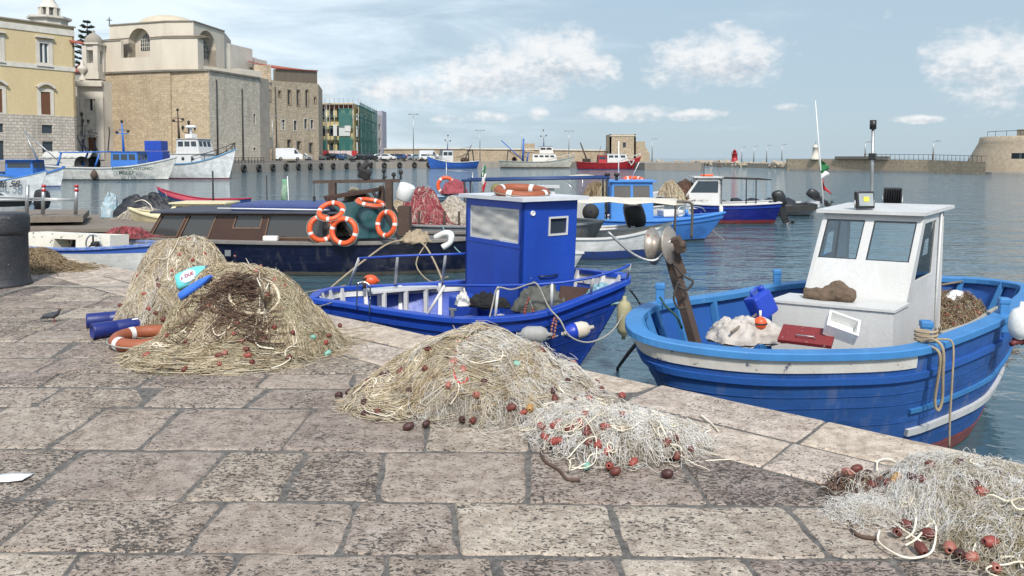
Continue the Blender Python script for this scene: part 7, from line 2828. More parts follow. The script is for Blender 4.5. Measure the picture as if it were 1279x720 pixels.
def palazzo():
 up = lambda p, z: Vector((p.x, p.y, z))
 t = thing('stone_palazzo', 'long brown rubble stone building with small balconies and red tiled roof', 'building', wp(360, 170, 0))
 A, B = wp(324.5, 158.5), wp(399, 180)
 zt = zy(105, 180)
 za = zy(100, 158.5)
 mb = MB()
 def uof(px):
  return min(range(401), key=lambda i: abs(640 + FOC * (A.lerp(B, i / 400).x / A.lerp(B, i / 400).y) - px)) / 400
 def vof(px, y):
  u = uof(px)
  D = A.lerp(B, u).y
  z = zy(y, D)
  top = za + (zt - za) * u
  return (z - .9) / (top - .9)
 def hole(px, y0, y1, w=1.15):
  u = uof(px)
  du = w / 2 / (B - A).length
  return (u - du, vof(px, y1), u + du, vof(px, y0))
 up_row = [hole(x, 113, y) for x, y in ((338, 127), (363, 131), (374, 132), (385, 133))]
 small = [hole(351, 114, 121, .8), hole(395, 122, 129, .8)]
 mid = [hole(332, 149, 159, 1.2), hole(355, 150, 162, 1.2), hole(370, 151, 163, 1.2), hole(383, 149, 161, 1.2), hole(391, 150, 161, 1.2)]
 low = [hole(339, 173, 184, 1.3), hole(362, 175, 184, 1.3), hole(374, 177, 186, 1.5), hole(389, 179, 191, 1.5)]
 holes = up_row + small + mid + low
 # keep the holes from overlapping in either direction: each is its own rectangle
 P, nr = panel(mb, up(A, .9), up(B, .9), up(B, zt), up(A, za), holes, .45)
 panel(mb, up(B, .9), up(B + Vector((-3, 16, 0)), .9), up(B + Vector((-3, 16, 0)), zt), up(B, zt), (), .45)
 mb.add([up(A, za - .3), up(B, zt - .3), up(B, zt - .3) + Vector((-3, 16, 0)), up(A, za - .3) + Vector((-3, 16, 0))], [(0, 1, 2, 3)])
 mb.build('wall', TUFF_B, t, True)
 for k, h in enumerate(holes):
  w = frame_ring(P, nr, h, .22, .05, .12, 'window', STONE_W if h in mid else paint('brown_surround', (.28, .22, .15), None, .5, 2, .9), t, True)
  quadplate(P, nr, h, .30, .05, 'pane', GLASS_D, w, True)
  if h in mid[:2]:
   m2 = MB()
   bar_grid(m2, P, nr, h, 2, 3, .12, -.2)
   m2.build('sash', WHITE_P, w, True)
 for h in up_row + [mid[2]]:
  balcony(P, nr, h[0] - .016, h[2] + .016, h[1], 1.15, t, .8)
 # attic strip and tiled roof
 mb = MB()
 a2, b2 = A.lerp(B, .27), B
 z2 = zy(97, 166)
 panel(mb, up(a2, za - .1) - nr * .25, up(b2, zt - .0) - nr * .25, up(b2, zt + 2.9) - nr * .25, up(a2, z2 + 1.6) - nr * .25, (), .4)
 mb.build('attic', paint('brown_attic', (.22, .17, .12), (.15, .12, .09), .6, .5, .9, streak=True), t, True)
 mb = MB()
 mb.slab([up(a2, z2 + 1.62), up(b2, zt + 2.92), up(b2, zt + 3.0) - nr * 9 + Vector((0, 0, .2)), up(a2, zy(88, 170)) - nr * 7 + Vector((0, 0, 1.4))], .25)
 mb.build('roof', TILES, t, True)
 mb = MB()
 p = A.lerp(B, .18)
 mb.box(up(p, za + 1.6) - nr * 2, (3.4, 3.4, 3.6), (0, 0, .4))
 mb.build('chimney_block', TUFF_B, t, True)
 mb = MB()
 p = A.lerp(B, .02)
 mb.box(up(p, za + .9) - nr * 3, (7, 3.0, 2.4), (0, 0, 1.1))
 mb.build('roof_room', STONE_W, t, True)
 mb = MB()
 mb.cyl(P(uof(346), 0) + nr * .15, P(uof(345), .93) + nr * .15, .10, 6)
 mb.build('downpipe', IRON, t, True)
def scaffold_block():
 up = lambda p, z: Vector((p.x, p.y, z))
 t = thing('scaffolded_building', 'yellow building wrapped in scaffolding with a green net at its corner', 'building', wp(430, 200, 0))
 A, B, C = wp(397, 203), wp(443, 203), wp(466, 226)
 z1, z2 = zy(129, 203), zy(139, 226)
 mb = MB()
 hs = [(.10 + .22 * i, .12 + .30 * j, .22 + .22 * i, .30 + .30 * j) for i in range(4) for j in range(3)]
 P, nr = panel(mb, up(A, 1), up(B, 1), up(B, z1), up(A, z1), hs, .4)
 P2, n2 = panel(mb, up(B, 1), up(C, 1), up(C, z2 - .3), up(B, z1), [(.12 + .22 * i, .12 + .30 * j, .24 + .22 * i, .32 + .30 * j) for i in range(4) for j in range(3)], .4)
 mb.add([up(A, z1 - .2), up(B, z1 - .2), up(C, z2 - .5), up(C + Vector((-14, 14, 0)), z2 - .5), up(A + Vector((0, 20, 0)), z1 - .2)], [(0, 1, 2, 3, 4)])
 mb.build('wall', paint('yellow_plaster', (.52, .42, .20), (.40, .33, .17), .5, .4, .9), t, True)
 for h in hs:
  quadplate(P, nr, h, .25, .05, 'window', GLASS_D, t, True)
 mb = MB()
 mb.slab([P(0, .90), P(1, .90), P(1, .985), P(0, .985)], .25)
 mb.build('red_band', paint('brick_red_band', (.36, .12, .06), None, .5, .8, .9), t, True)
 gn = NT('green_net')
 v = gn.coord()
 gn.base((.03, .16, .14))
 gn.rough(.8)
 tr = gn.n('ShaderNodeBsdfTransparent')
 mx = gn.n('ShaderNodeMixShader')
 mx.inputs[0].default_value = .5
 gn.l(tr.outputs[0], mx.inputs[1])
 gn.l(gn.b.outputs[0], mx.inputs[2])
 gn.l(mx.outputs[0], gn.out.inputs['Surface'])
 for i in range(3):
  q0, q1 = i / 3 + .01, (i + 1) / 3 - .01
  mb = MB()
  mb.slab([P2(q0, .0) + n2 * 1.5, P2(q1, 0) + n2 * 1.5, P2(q1, 1.02) + n2 * 1.5, P2(q0, 1.02) + n2 * 1.5], .03)
  mb.build('green_net', gn.m, t, True)
 for u0, u1, v0, v1 in ((.01, .30, .0, .34), (.62, .99, .0, .40), (.62, .99, .58, .9)):
  mb = MB()
  mb.slab([P(u0, v0) + nr * 1.40, P(u1, v0) + nr * 1.40, P(u1, v1) + nr * 1.40, P(u0, v1) + nr * 1.40], .03)
  mb.build('green_net', gn.m, t, True)
 for PP, nn, nu in ((P, nr, 8), (P2, n2, 8)):
  for i in range(nu + 1):
   mb = MB()
   mb.cyl(PP(i / nu, 0) + nn * 1.2, PP(i / nu, 1.08) + nn * 1.2, .07, 5)
   mb.build('standard', STEEL, t, True)
  for j in range(5):
   mb = MB()
   a, b = PP(0, .17 + .2 * j), PP(1, .17 + .2 * j)
   mb.slab([a + nn * .3, b + nn * .3, b + nn * 1.3, a + nn * 1.3], .12)
   mb.build('platform', paint('scaffold_planks', (.10, .22, .20), (.2, .17, .12), .6, 1, .8), t, True)
 for x, y0, y1, w in ((.52, .42, .62, .10), (.86, .50, .60, .16)):
  mb = MB()
  mb.slab([P(x - w / 2, y0) + nr * 1.42, P(x + w / 2, y0) + nr * 1.42, P(x + w / 2, y1) + nr * 1.42, P(x - w / 2, y1) + nr * 1.42], .06)
  mb.build('sign_board', WHITE_P, t, True)
 mb = MB()
 mb.slab([P(.62, .42) + nr * 1.25, P(.92, .42) + nr * 1.25, P(.92, .82) + nr * 1.25, P(.62, .82) + nr * 1.25], .05)
 mb.build('sheet', paint('pale_sheet', (.52, .54, .52), (.40, .46, .44), .5, 1, .9), t, True)
 t = thing('pale_building', 'pale grey building with a grey covered scaffold beyond the green net', 'building', wp(474, 230, 0))
 A, B = wp(466.5, 229), wp(478, 240)
 z1 = zy(143, 232)
 mb = MB()
 hs = [(.2, .12, .42, .22), (.6, .12, .82, .22), (.2, .33, .42, .48), (.6, .33, .82, .48), (.2, .66, .42, .8), (.6, .66, .82, .8)]
 P, nr = panel(mb, up(A, 1), up(B, 1), up(B, z1), up(A, z1), hs, .4)
 panel(mb, up(B, 1), up(B + Vector((-8, 10, 0)), 1), up(B + Vector((-8, 10, 0)), z1), up(B, z1), (), .4)
 mb.add([up(A, z1), up(B, z1), up(B + Vector((-8, 10, 0)), z1), up(A + Vector((-8, 10, 0)), z1)], [(0, 1, 2, 3)])
 mb.build('wall', paint('pale_grey_plaster', (.50, .48, .45), (.40, .38, .35), .5, .4, .9), t, True)
 for h in hs:
  quadplate(P, nr, h, .25, .05, 'window', GLASS_D, t, True)
 mb = MB()
 p, q = wp(478.5, 238), wp(483.5, 247)
 mb.prism([(p.x, p.y), (q.x, q.y), (q.x - 5, q.y + 4), (p.x - 5, p.y + 4)], 1, zy(139, 240))
 mb.build('covered_scaffold', paint('lilac_sheet', (.36, .36, .42), (.28, .28, .34), .5, 1, .8), t, True)
def lamp_post(label, x, y0, y1, D, head=2, group=None, z=None):
 p = wp(x, D, .45 if z is None else z)
 t = thing('street_lamp', label, 'street lamp', p, group=group)
 h = zy(y0, D) - p.z
 mb = MB()
 mb.tube([(0, 0, 0), (0, 0, h * .6), (0, 0, h)], [.16, .11, .08], 8)
 mb.build('pole', STEEL, t)
 mb = MB()
 if head == 2:
  mb.bar((-1.1, 0, h), (1.1, 0, h), .14, .12)
  for s in (-1, 1):
   mb.box((s * 1.0, 0, h + .02), (.75, .45, .22), bev=.05)
 else:
  mb.bar((0, 0, h), (.9, 0, h + .1), .1)
  mb.box((.9, 0, h + .1), (.7, .3, .16), bev=.04)
 mb.build('lamp_head', paint('lamp_grey', (.22, .23, .24), None, .4, 4, .5), t)
 return t
def mole():
 up = lambda p, z: Vector((p.x, p.y, z))
 # long sea wall
 t = thing('sea_wall', 'long tan stone sea wall running behind the moored trawlers', 'wall', wp(650, 228, .4))
 pts = [wp(480, 228), wp(560, 228), wp(660, 228), wp(766, 226)]
 zt = [zy(187, 228), zy(186.5, 228), zy(187.5, 228), zy(189, 226)]
 for i in range(3):
  mb = MB()
  mb.prism([(pts[i].x, pts[i].y), (pts[i + 1].x - .01, pts[i + 1].y), (pts[i + 1].x - .01, pts[i + 1].y + 4), (pts[i].x, pts[i].y + 4)], .3, [zt[i], zt[i + 1], zt[i + 1], zt[i]])
  mb.build('wall', MOLE, t, True)
  mb = MB()
  a, b = pts[i], pts[i + 1]
  mb.prism([(a.x, a.y - .35), (b.x - .02, b.y - .35), (b.x - .02, b.y + 4.2), (a.x, a.y + 4.2)], [zt[i] + .01, zt[i + 1] + .01, zt[i + 1] + .01, zt[i] + .01], [zt[i] + .4, zt[i + 1] + .4, zt[i + 1] + .4, zt[i] + .4])
  mb.build('coping', STONE_W, t, True)
 mb = MB()
 mb.box(up(wp(662, 229), zy(185, 229)), (3.0, 2.5, 2.6))
 mb.build('hut', MOLE, t, True)
 # square tower
 t = thing('harbour_tower', 'square tan stone tower with one small balcony behind the red trawler', 'tower', wp(785, 222, .4))
 A, B = wp(762, 221), wp(794.5, 221)
 z1 = zy(168, 221)
 mb = MB()
 hs = [(.50, .52, .62, .70)]
 P, nr = panel(mb, up(A, .4), up(B, .4), up(B, z1), up(A, z1), hs, .5)
 for a, b in ((B, B + Vector((0, 9, 0))), (B + Vector((0, 9, 0)), A + Vector((0, 9, 0))), (A + Vector((0, 9, 0)), A)):
  panel(mb, up(a, .4), up(b, .4), up(b, z1), up(a, z1), (), .5)
 mb.add([up(A, z1 - .4), up(B, z1 - .4), up(B, z1 - .4) + Vector((0, 9, 0)), up(A, z1 - .4) + Vector((0, 9, 0))], [(0, 1, 2, 3)])
 mb.build('wall', MOLE, t, True)
 quadplate(P, nr, hs[0], .3, .05, 'window', GLASS_D, t, True)
 balcony(P, nr, .38, .74, .50, 1.1, t, .9)
 mb = MB()
 mb.slab([P(-.01, .93), P(1.01, .93), P(1.01, .96), P(-.01, .96)], .2)
 mb.build('string_course', STONE_W, t, True)
 C, E = wp(794.6, 222), wp(806, 222)
 mb = MB()
 mb.prism([(C.x, C.y), (E.x, E.y), (E.x, E.y + 7), (C.x, C.y + 7)], .4, zy(177, 222))
 mb.build('annexe', MOLE, t, True)
 mb = MB()
 F = wp(812, 222)
 mb.prism([(E.x + .01, E.y), (F.x, F.y), (F.x, F.y + 6), (E.x + .01, E.y + 6)], .4, [zy(183, 222), zy(192, 222), zy(192, 222), zy(183, 222)])
 mb.build('ramp_wall', MOLE, t, True)
 gl = 'tall lamp posts along the quays'
 lamp_post('tall twin headed lamp post, nearest the blue trawler on its left', 517, 143, 203, 205, 2, gl)
 lamp_post('twin headed lamp post between the blue and the rusty trawlers', 600, 163, 203, 212, 2, gl)
 lamp_post('twin headed lamp post between the rusty and the red trawlers', 711, 164, 203, 212, 2, gl)
 lamp_post('single lamp post right of the square tower', 815, 174, 205, 190, 1, gl)
 lamp_post('pale lamp post in front of the scaffolded building', 409, 130, 199, 186, 1, gl, 1.0)
 lamp_post('dark lamp post standing in front of the brown stone palazzo', 341, 146, 199, 158, 1, gl, 1.0)
 t = thing('antenna_mast', 'thin mast standing on the sea wall left of the rusty trawler wheelhouse', 'mast', wp(652, 226, 3.9))
 mb = MB()
 mb.cyl((0, 0, 0), (0, 0, zy(163, 226) - 3.9), .07, 6)
 mb.build('pole', STEEL, t)
 # low rock breakwater further out
 def rocks(name, pl, w, h, seed):
  from mathutils import noise as mn
  rg = random.Random(seed)
  mb = MB()
  for (xa, Da), (xb, Db) in zip(pl[:-1], pl[1:]):
   a, b = wp(xa, Da), wp(xb, Db)
   L = (b - a).length
   n = int(L / 1.5)
   for i in range(n):
    p = a.lerp(b, (i + rg.random()) / n)
    for k in range(2):
     s = rg.uniform(.6, 1.3)
     q = p + Vector((rg.uniform(-w, w) * .6, rg.uniform(-w, w), 0))
     mb.box((q.x, q.y, WATER + h * rg.uniform(.15, .85)), (s * 1.5, s, s * .9), (rg.uniform(-.5, .5), rg.uniform(-.5, .5), rg.uniform(0, 3)), bev=.18)
  for (xa, Da), (xb, Db) in zip(pl[:-1], pl[1:]):
   a, b = wp(xa, Da), wp(xb, Db)
   d = (b - a).normalized()
   n_ = Vector((-d.y, d.x, 0)) * w * .6
   mb.prism([((a - n_).x, (a - n_).y), ((b - n_).x, (b - n_).y), ((b + n_).x, (b + n_).y), ((a + n_).x, (a + n_).y)], WATER - 1, WATER + h * .75)
  o = mb.build(name, paint('breakwater_rock', (.40, .34, .26), (.22, .18, .14), .7, .5, .95, bump=.5, fine=4))
  return tag(o, kind='stuff', label='pale boulders of the low breakwater across the harbour mouth', cat='rocks')
 rocks('breakwater_rocks', [(806, 300), (872, 285), (900, 235), (990, 190)], 2.0, 1.55, 3)
 # red beacon
 p = wp(918, 236, WATER + 1.4)
 t = thing('beacon', 'small red harbour light tower on the rock breakwater', 'lighthouse', p)
 h = zy(187, 236) - p.z
 rp = paint('beacon_red', (.34, .015, .02), (.24, .01, .015), .4, 2, .5)
 mb = MB()
 mb.lathe([(1.25, 0), (1.25, .25), (1.0, .3), (.78, h * .60), (1.0, h * .62), (1.0, h * .66), (.55, h * .66)], n=20)
 mb.build('tower', rp, t)
 mb = MB()
 mb.lathe([(.5, h * .66), (.5, h * .86), (.62, h * .87), (.3, h * .97), (.06, h), (.001, h * 1.08)], n=16)
 mb.build('lantern', rp, t)
 mb = MB()
 for k in range(10):
  a = 2 * PI * k / 10
  mb.cyl((.95 * math.cos(a), .95 * math.sin(a), h * .66), (.95 * math.cos(a), .95 * math.sin(a), h * .78), .04, 5)
 mb.tube([(.95 * math.cos(a), .95 * math.sin(a), h * .78) for a in np.linspace(0, 2 * PI, 20, endpoint=False)], .04, 5, closed=True)
 mb.build('gallery_rail', rp, t)
 p0 = thing('buoy', 'dark marker buoy floating left of the red beacon', 'buoy', wp(899, 215, WATER))
 mb = MB()
 mb.lathe([(.001, -.4), (.5, -.3), (.6, .1), (.3, .5), (.12, .9), (.12, 2.0), (.001, 2.1)], n=12)
 mb.build('float_body', RUST, p0)
 for k, x in enumerate((927, 942, 958, 977)):
  lamp_post(('thin lamp post on the rocks just right of the red beacon', 'thin lamp post on the rocks, second to the right of the red beacon', 'thin lamp post on the rocks, third to the right of the red beacon', 'thin lamp post at the right end of the rock breakwater')[k], x, 184 - k, 202, 228 - 10 * k, 1, gl, .3)
 # right mole
 e = [wp(984, 166), wp(1080, 150), wp(1160, 138), wp(1232, 126)]
 zt = [zy(203, 166), zy(199, 150), zy(200, 138), zy(202.5, 126)]
 t = thing('harbour_mole', 'tan stone mole with a railing, leading to the round fort', 'mole', e[1])
 for i in range(3):
  a, b = e[i], e[i + 1]
  mb = MB()
  mb.prism([(a.x, a.y), (b.x - .01, b.y), (b.x + 3, b.y + 9), (a.x + 3, a.y + 9)], WATER - 1, [zt[i], zt[i + 1], zt[i + 1], zt[i]] if i else [zt[1] - .01] * 4)
  mb.build('wall', MOLE, t, True)
  mb = MB()
  mb.prism([(a.x + .4, a.y - 1.0), (b.x + .4, b.y - 1.0), (b.x + .4, b.y - .01), (a.x + .4, a.y - .01)], WATER - 1, WATER + .35)
  mb.build('toe', CONCR, t, True)
  n = 14
  for k in range(n):
   p = a.lerp(b, k / n)
   z = (zt[i] if i else zt[1]) + ((zt[i + 1] - zt[i]) * k / n if i else 0)
   if i:
    mb = MB()
    mb.cyl(up(p, z), up(p, z + .95), .04, 4)
    mb.build('rail_post', IRON, t, True)
  if i:
   mb = MB()
   mb.cyl(up(a, zt[i] + .95), up(b, zt[i + 1] + .95), .04, 4)
   mb.build('rail', IRON, t, True)
 mb = MB()
 mb.prism([(p.x, p.y) for p in (wp(1043, 155.2), wp(1110, 144.4), wp(1112, 147), wp(1046, 158))], zt[1] + .0, zt[1] + .55)
 mb.build('parapet', paint('dark_parapet', (.17, .145, .12), None, .6, 1, .9), t, True)
 rg = random.Random(9)
 t = thing('beacon_pillar', 'white tapering beacon pillar with a thin mast on the mole end', 'beacon', wp(1019, 160, zt[1] - .1))
 mb = MB()
 h = zy(181, 160) - zt[1]
 mb.lathe([(1.0, 0), (1.0, .4), (.75, .5), (.55, h * .8), (.7, h * .82), (.7, h * .88), (.4, h * .9), (.35, h), (.001, h + .2)], n=16)
 mb.build('pillar', STONE_W, t)
 mb = MB()
 mb.cyl((0, 0, h), (0, 0, h + 1.6), .05, 5)
 mb.build('mast', STEEL, t)
 lamp_post('thin lamp post on the mole, left of the white wheelhouse mast', 1081, 178, 199, 151, 1, gl, zt[1])
 lamp_post('thin lamp post on the mole, near the round fort', 1166, 177, 200, 139, 1, gl, zt[2])
 # fort
 t = thing('fort', 'round battered stone bastion of the fort at the right edge', 'fort', wp(1322, 140, WATER))
 c = wp(1326, 138, 0)
 z1 = zy(168, 125)
 mb = MB()
 mb.lathe([(15.7, WATER - 1), (15.0, .2), (13.6, z1 * .55), (12.9, z1 * .8), (12.7, z1), (12.2, z1), (12.2, z1 - 1.0), (.01, z1 - 1.0)], c, 64)
 fo = mb.build('bastion', None or paint('fort_stone', (.44, .36, .26), (.22, .175, .125), .9, 1.6, .95, chip=(.05, .04, .03), chip_at=.64, chip_scale=1.8, bump=1.0, fine=2.4), t, True)
 mb = MB()
 p = wp(1290, 140, z1)
 mb.box((p.x + 1.4, p.y, z1 + .1), (5.5, 5, 2.6))
 mb.build('upper_block', FORT, t, True)
 for x, y in ((1272, 195), (1278, 195)):
  q = gd(x, y, 123.9)
  mb = MB()
  mb.box(q + Vector((0, .3, 0)), (.62, 1.4, .95), (0, 0, .25))
  mb.build('opening', GLASS_D, t, True)
 mb = MB()
 pts = [(c.x + 12.4 * math.cos(a), c.y + 12.4 * math.sin(a), z1 + .9) for a in np.linspace(PI * .95, PI * 1.5, 18)]
 mb.tube(pts, .045, 4)
 for q in pts[::2]:
  mb.cyl((q[0], q[1], z1), q, .04, 4)
 mb.build('railing', IRON, t, True)
 mb = MB()
 mb.lathe([(16.7, WATER - 1), (16.7, WATER + .35), (15.0, WATER + .36)], c, 64)
 mb.build('plinth', CONCR, t, True)
def trawler(label, mid, heading, L, B, F, hm, capm, house_spec, bow=1.5, name='trawler', group=None, rails=True, gantry=True, mast=None, deckm=None, boom=None, sw=.85):
 v = lambda x, y, z: Vector((x, y, z))
 root, H = boat(name, label, 'trawler', mid, heading, L, B, F, hm, capm, WHITE_W, deckm or DECKGREY, deck=F * .55, bow=bow, stern=.35, sw=sw, depth=.9, e=.3, rake=.06, bow_rake=.20, cap=(.08, .2, .14), group=group, bp=2.2)
 for s in house_spec:
  house(root, *s[:6], s[6], s[7], **s[8])
 if gantry:
  g = sub('gantry', root)
  x = -L * .40
  for y in (-B * .36, B * .36):
   mb = MB()
   mb.bar(v(x, y, F * .6), v(x + .4, y, F + 3.0), .22)
   mb.build('post', gantry, g)
  mb = MB()
  mb.bar(v(x + .4, -B * .36, F + 3.0), v(x + .4, B * .36, F + 3.0), .22)
  mb.build('beam', gantry, g)
  for k in range(3):
   mb = MB()
   mb.tube(sag(v(x + .4, (k - 1) * .6, F + 3.0), v(x + 3.2 + k, (k - 1) * .5, F + 1.2), .4), .04, 4)
   mb.build('cable', ROPE_D, g)
  mb = MB()
  mb.lathe([(.7, -1.0), (.7, -.95), (.3, -.95), (.3, .95), (.7, .95), (.7, 1.0), (.001, 1.0)], v(x + 2.0, 0, F + .5), 18, axis=(0, 1, 0))
  mb.build('net_drum', RUST, g)
 if mast:
  for (mx_, my, z0, z1, mm) in mast:
   ms = sub('mast', root)
   mb = MB()
   mb.tube([v(mx_, my, z0), v(mx_ - .15, my, z1)], [.16, .07], 8)
   mb.build('pole', mm, ms)
   mb = MB()
   mb.bar(v(mx_ - .15, my - .8, z0 + (z1 - z0) * .75), v(mx_ - .15, my + .8, z0 + (z1 - z0) * .75), .08)
   mb.bar(v(mx_ - .8, my, z0 + (z1 - z0) * .62), v(mx_ + .6, my, z0 + (z1 - z0) * .62), .10)
   mb.build('yard', mm, ms)
   for k, (ox, oz) in enumerate(((-.8, .62), (.6, .66), (-.15, 1.0))):
    mb = MB()
    mb.ball(v(mx_ + ox, my, z0 + (z1 - z0) * oz + .16), .19, 8)
    mb.build('lamp', RUBBER, ms)
 if boom:
  for a, b, r, mm in boom:
   mb = MB()
   mb.tube([v(*a), v(*b)], [r, r * .7], 7)
   mb.build('boom', mm, root)
 if rails:
  r = sub('bow_rail', root)
  idx = [i for i in range(H.n) if H.G[i].x > L * .12]
  idx.sort(key=lambda i: math.atan2(H.G[i].y, H.G[i].x - L * .1))
  top = [H.G[i] * .985 + v(0, 0, .8) for i in idx]
  mb = MB()
  mb.tube(top, .05, 5)
  mb.build('rail', rails, r)
  for i in idx[::2]:
   mb = MB()
   mb.cyl(H.G[i] * .985, H.G[i] * .985 + v(0, 0, .8), .04, 5)
   mb.build('stanchion', rails, r)
 return root, H
def far_boats():
 v = lambda x, y, z: Vector((x, y, z))
 gt = 'trawlers on the far quays'
 BL = paint('trawler_blue', (.03, .12, .42), (.02, .08, .3), .5, 1, .5)
 # blue trawler, bow towards us on the left
 p = wp(565, 194)
 trawler('blue trawler with white wheelhouse, moored at the far quay beside the lamp post', p, 205, 13.5, 4.6, 1.6, hullpaint('hull_trawler_blue', (.03, .12, .46), (.02, .04, .12), .12, wear=.3), WHITE_P,
   [(.2, 3.2, 3.0, 2.6, 1.6, 4.6, WHITE_P, BL, dict(front=3, side=2, rake=.3, wz=(.55, .85)))], bow=1.6, group=gt, rails=WHITE_P, gantry=IRON,
   mast=[(1.2, 0, 4.6, 8.2, STEEL)], boom=[((-3, 1, 2), (-5, 1, 6.0), .12, IRON), ((-1, 0, 4.6), (-5, 0, 5.5), .05, IRON)])
 # rusty white trawler
 p = wp(671, 196)
 trawler('big rust streaked cream trawler with a blue crane at the far quay', p, 0, 19.5, 5.2, 1.7, hullpaint('hull_trawler_cream', (.56, .54, .46), (.12, .08, .05), .3, wear=.9, rust=True), paint('grey_green_cap', (.30, .34, .32), None, .5, 1, .7),
   [(-1.2, 5.2, 3.6, 3.2, 1.7, 3.7, WHITE_W, WHITE_W, dict(front=2, side=4, rake=.5, wz=(.55, .80))), (.6, 4.2, 3.0, 2.7, 3.78, 5.6, WHITE_W, BL, dict(front=3, side=2, rake=.3, wz=(.5, .82)))], bow=1.4, group=gt, rails=WHITE_P, gantry=IRON,
   mast=[(1.8, 0, 5.6, 9.6, STEEL)], boom=[((-3.6, .3, 1.5), (-3.4, .3, 7.6), .30, BL), ((-3.0, .6, 1.5), (-9.2, .6, 7.2), .16, BL), ((-2.6, -.4, 1.5), (-2.2, -.4, 4.0), .22, BL)])
 # red trawler
 p = wp(761, 176)
 rt = trawler('red trawler with white wheelhouse below the square tower', p, 2, 15.0, 4.6, 1.5, hullpaint('hull_trawler_red', (.36, .018, .025), (.02, .05, .25), .12, wear=.2), REDPAINT,
                 [(-.6, 4.4, 3.0, 2.6, 1.6, 3.6, WHITE_P, WHITE_P, dict(front=3, side=3, rake=.7, wz=(.55, .82))), (-2.6, -.7, 2.8, 2.6, 1.4, 3.2, REDPAINT, REDPAINT, dict(front=0, side=1, rake=.05))], bow=1.5, group=gt, rails=WHITE_P, gantry=None,
                 mast=None, boom=[((-4.6, .4, 1.0), (-6.6, .4, 6.2), .22, RUST), ((-3.0, -.4, 1.2), (-1.9, -.4, 5.4), .07, IRON)])
 root, H = rt
 mb = MB()
 mb.box(v(-5.2, 0, 1.9), (1.7, 2.2, 1.2), bev=.2)
 mb.build('net_heap', RUBBER, root)
 b = MB()
 q = v(4.9, -1.72, 1.62)
 tri_ = [(-.75, .55), (.75, .55), (0, -.65)]
 nn = v(.28, -.95, -.12)
 for i in range(3):
  a_, b_ = tri_[i], tri_[(i + 1) % 3]
  b.bar(q + v(a_[0] * .95, a_[0] * .28, a_[1]), q + v(b_[0] * .95, b_[0] * .28, b_[1]), .16, .16)
 b.build('emblem', WHITE_P, root)
 # left: white trawler with the registration
 gl = 'trawlers below the church'
 p = wp(140, 93.5)
 BL2 = paint('deckhouse_blue', (.035, .16, .50), (.025, .11, .38), .5, 1.2, .5)
 rt, H = trawler('long white trawler with blue deckhouse and lettering on its rusty bow', p, -1, 16.2, 4.4, 1.55, hullpaint('hull_trawler_white', (.68, .67, .62), (.025, .02, .02), .12, wear=.8, rust=True), WHITE_P,
     [(.6, 4.0, 2.8, 2.5, 1.4, 3.45, BL2, BL2, dict(front=3, side=3, rake=.25, wz=(.5, .85)))], bow=1.35, group=gl, rails=None, gantry=None,
     mast=[(1.5, 0, 3.5, 7.0, BL2)], boom=[((-3.4, -.6, 1.4), (-2.6, -.6, 3.3), .16, BL2), ((-6.0, -1.4, 1.4), (-5.4, -1.4, 3.3), .16, BL2), ((-1.2, -1.6, 1.5), (-.6, -1.6, 3.2), .14, BL2)])
 mb = MB()
 mb.slab([v(-5.6, -1.6, 3.3), v(.5, -1.6, 3.4), v(.5, 1.6, 3.4), v(-5.6, 1.6, 3.3)], .12)
 mb.build('canopy', BL2, rt)
 mb = MB()
 for k in range(9):
  pass
 rg = random.Random(2)
 for k in range(7):
  mb = MB()
  a = v(-4.2 + .55 * k, rg.uniform(-1, 1), 3.4)
  mb.tube([a, a + v(rg.uniform(-1.5, .6), rg.uniform(-.4, .4), rg.uniform(1.2, 2.6)), a + v(rg.uniform(-2, .9), 0, rg.uniform(2.0, 3.4))], .07, 5)
  mb.build('rig_pole', IRON, rt)
 mb = MB()
 mb.lathe([(.9, -1.3), (.9, -1.2), (.35, -1.2), (.35, 1.2), (.9, 1.2), (.9, 1.3), (.001, 1.3)], v(-3.0, 0, 2.0), 18, axis=(0, 1, 0))
 mb.build('net_drum', RUBBER, rt)
 mb = MB()
 mb.lathe([(.001, -.55), (.3, -.4), (.42, 0), (.3, .35), (.12, .6), (.001, .65)], v(-1.0, -2.15, .65), 14)
 mb.build('hanging_fender', RUST, rt)
 Mx = lambda x, z, a=0.0: Matrix.Translation((x, -2.28 + .11 * max(0, x - 2.0) ** 1.15, z)) @ Matrix.Rotation(.12 + .03 * max(0, x - 2), 4, 'Z') @ Matrix.Rotation(PI / 2 - .18, 4, 'X')
 DARK = paint('lettering_green', (.015, .05, .035), None, .2, 8, .7)
 text_mesh('vessel_name', "DOPPING.CANTONIO", .46, DARK, rt, Mx(3.6, 1.28), .012)
 text_mesh('registration', 'MLL27', .62, DARK, rt, Mx(2.9, .72), .014)
 # white trawler with the tall bow
 p = wp(238, 99)
 WT = hullpaint('hull_trawler_pale', (.72, .73, .72), (.18, .01, .015), .14, wear=.3)
 rt, H = trawler('white trawler with a tall flared bow and rounded wheelhouse, right of the lettered one', p, -14, 13.5, 4.6, 2.0, WT, paint('bow_cap_azure', (.12, .30, .48), None, .4, 2, .5),
     [(-1.8, 2.9, 3.4, 3.1, 2.0, 3.2, WHITE_P, WHITE_P, dict(front=0, side=0, rake=.3, back_door=False)), (-1.0, 2.5, 3.0, 2.7, 3.26, 5.1, WHITE_P, WHITE_P, dict(front=3, side=3, rake=.4, wz=(.48, .84)))], bow=1.9, group=gl, rails=IRON, gantry=None,
     mast=[(-1.6, 0, 5.1, 8.8, RUST)], boom=None)
 mb = MB()
 mb.box(v(.2, 0, 5.5), (1.0, 1.2, .5), bev=.1)
 mb.cyl(v(.2, 0, 5.75), v(.2, 0, 6.6), .18, 10)
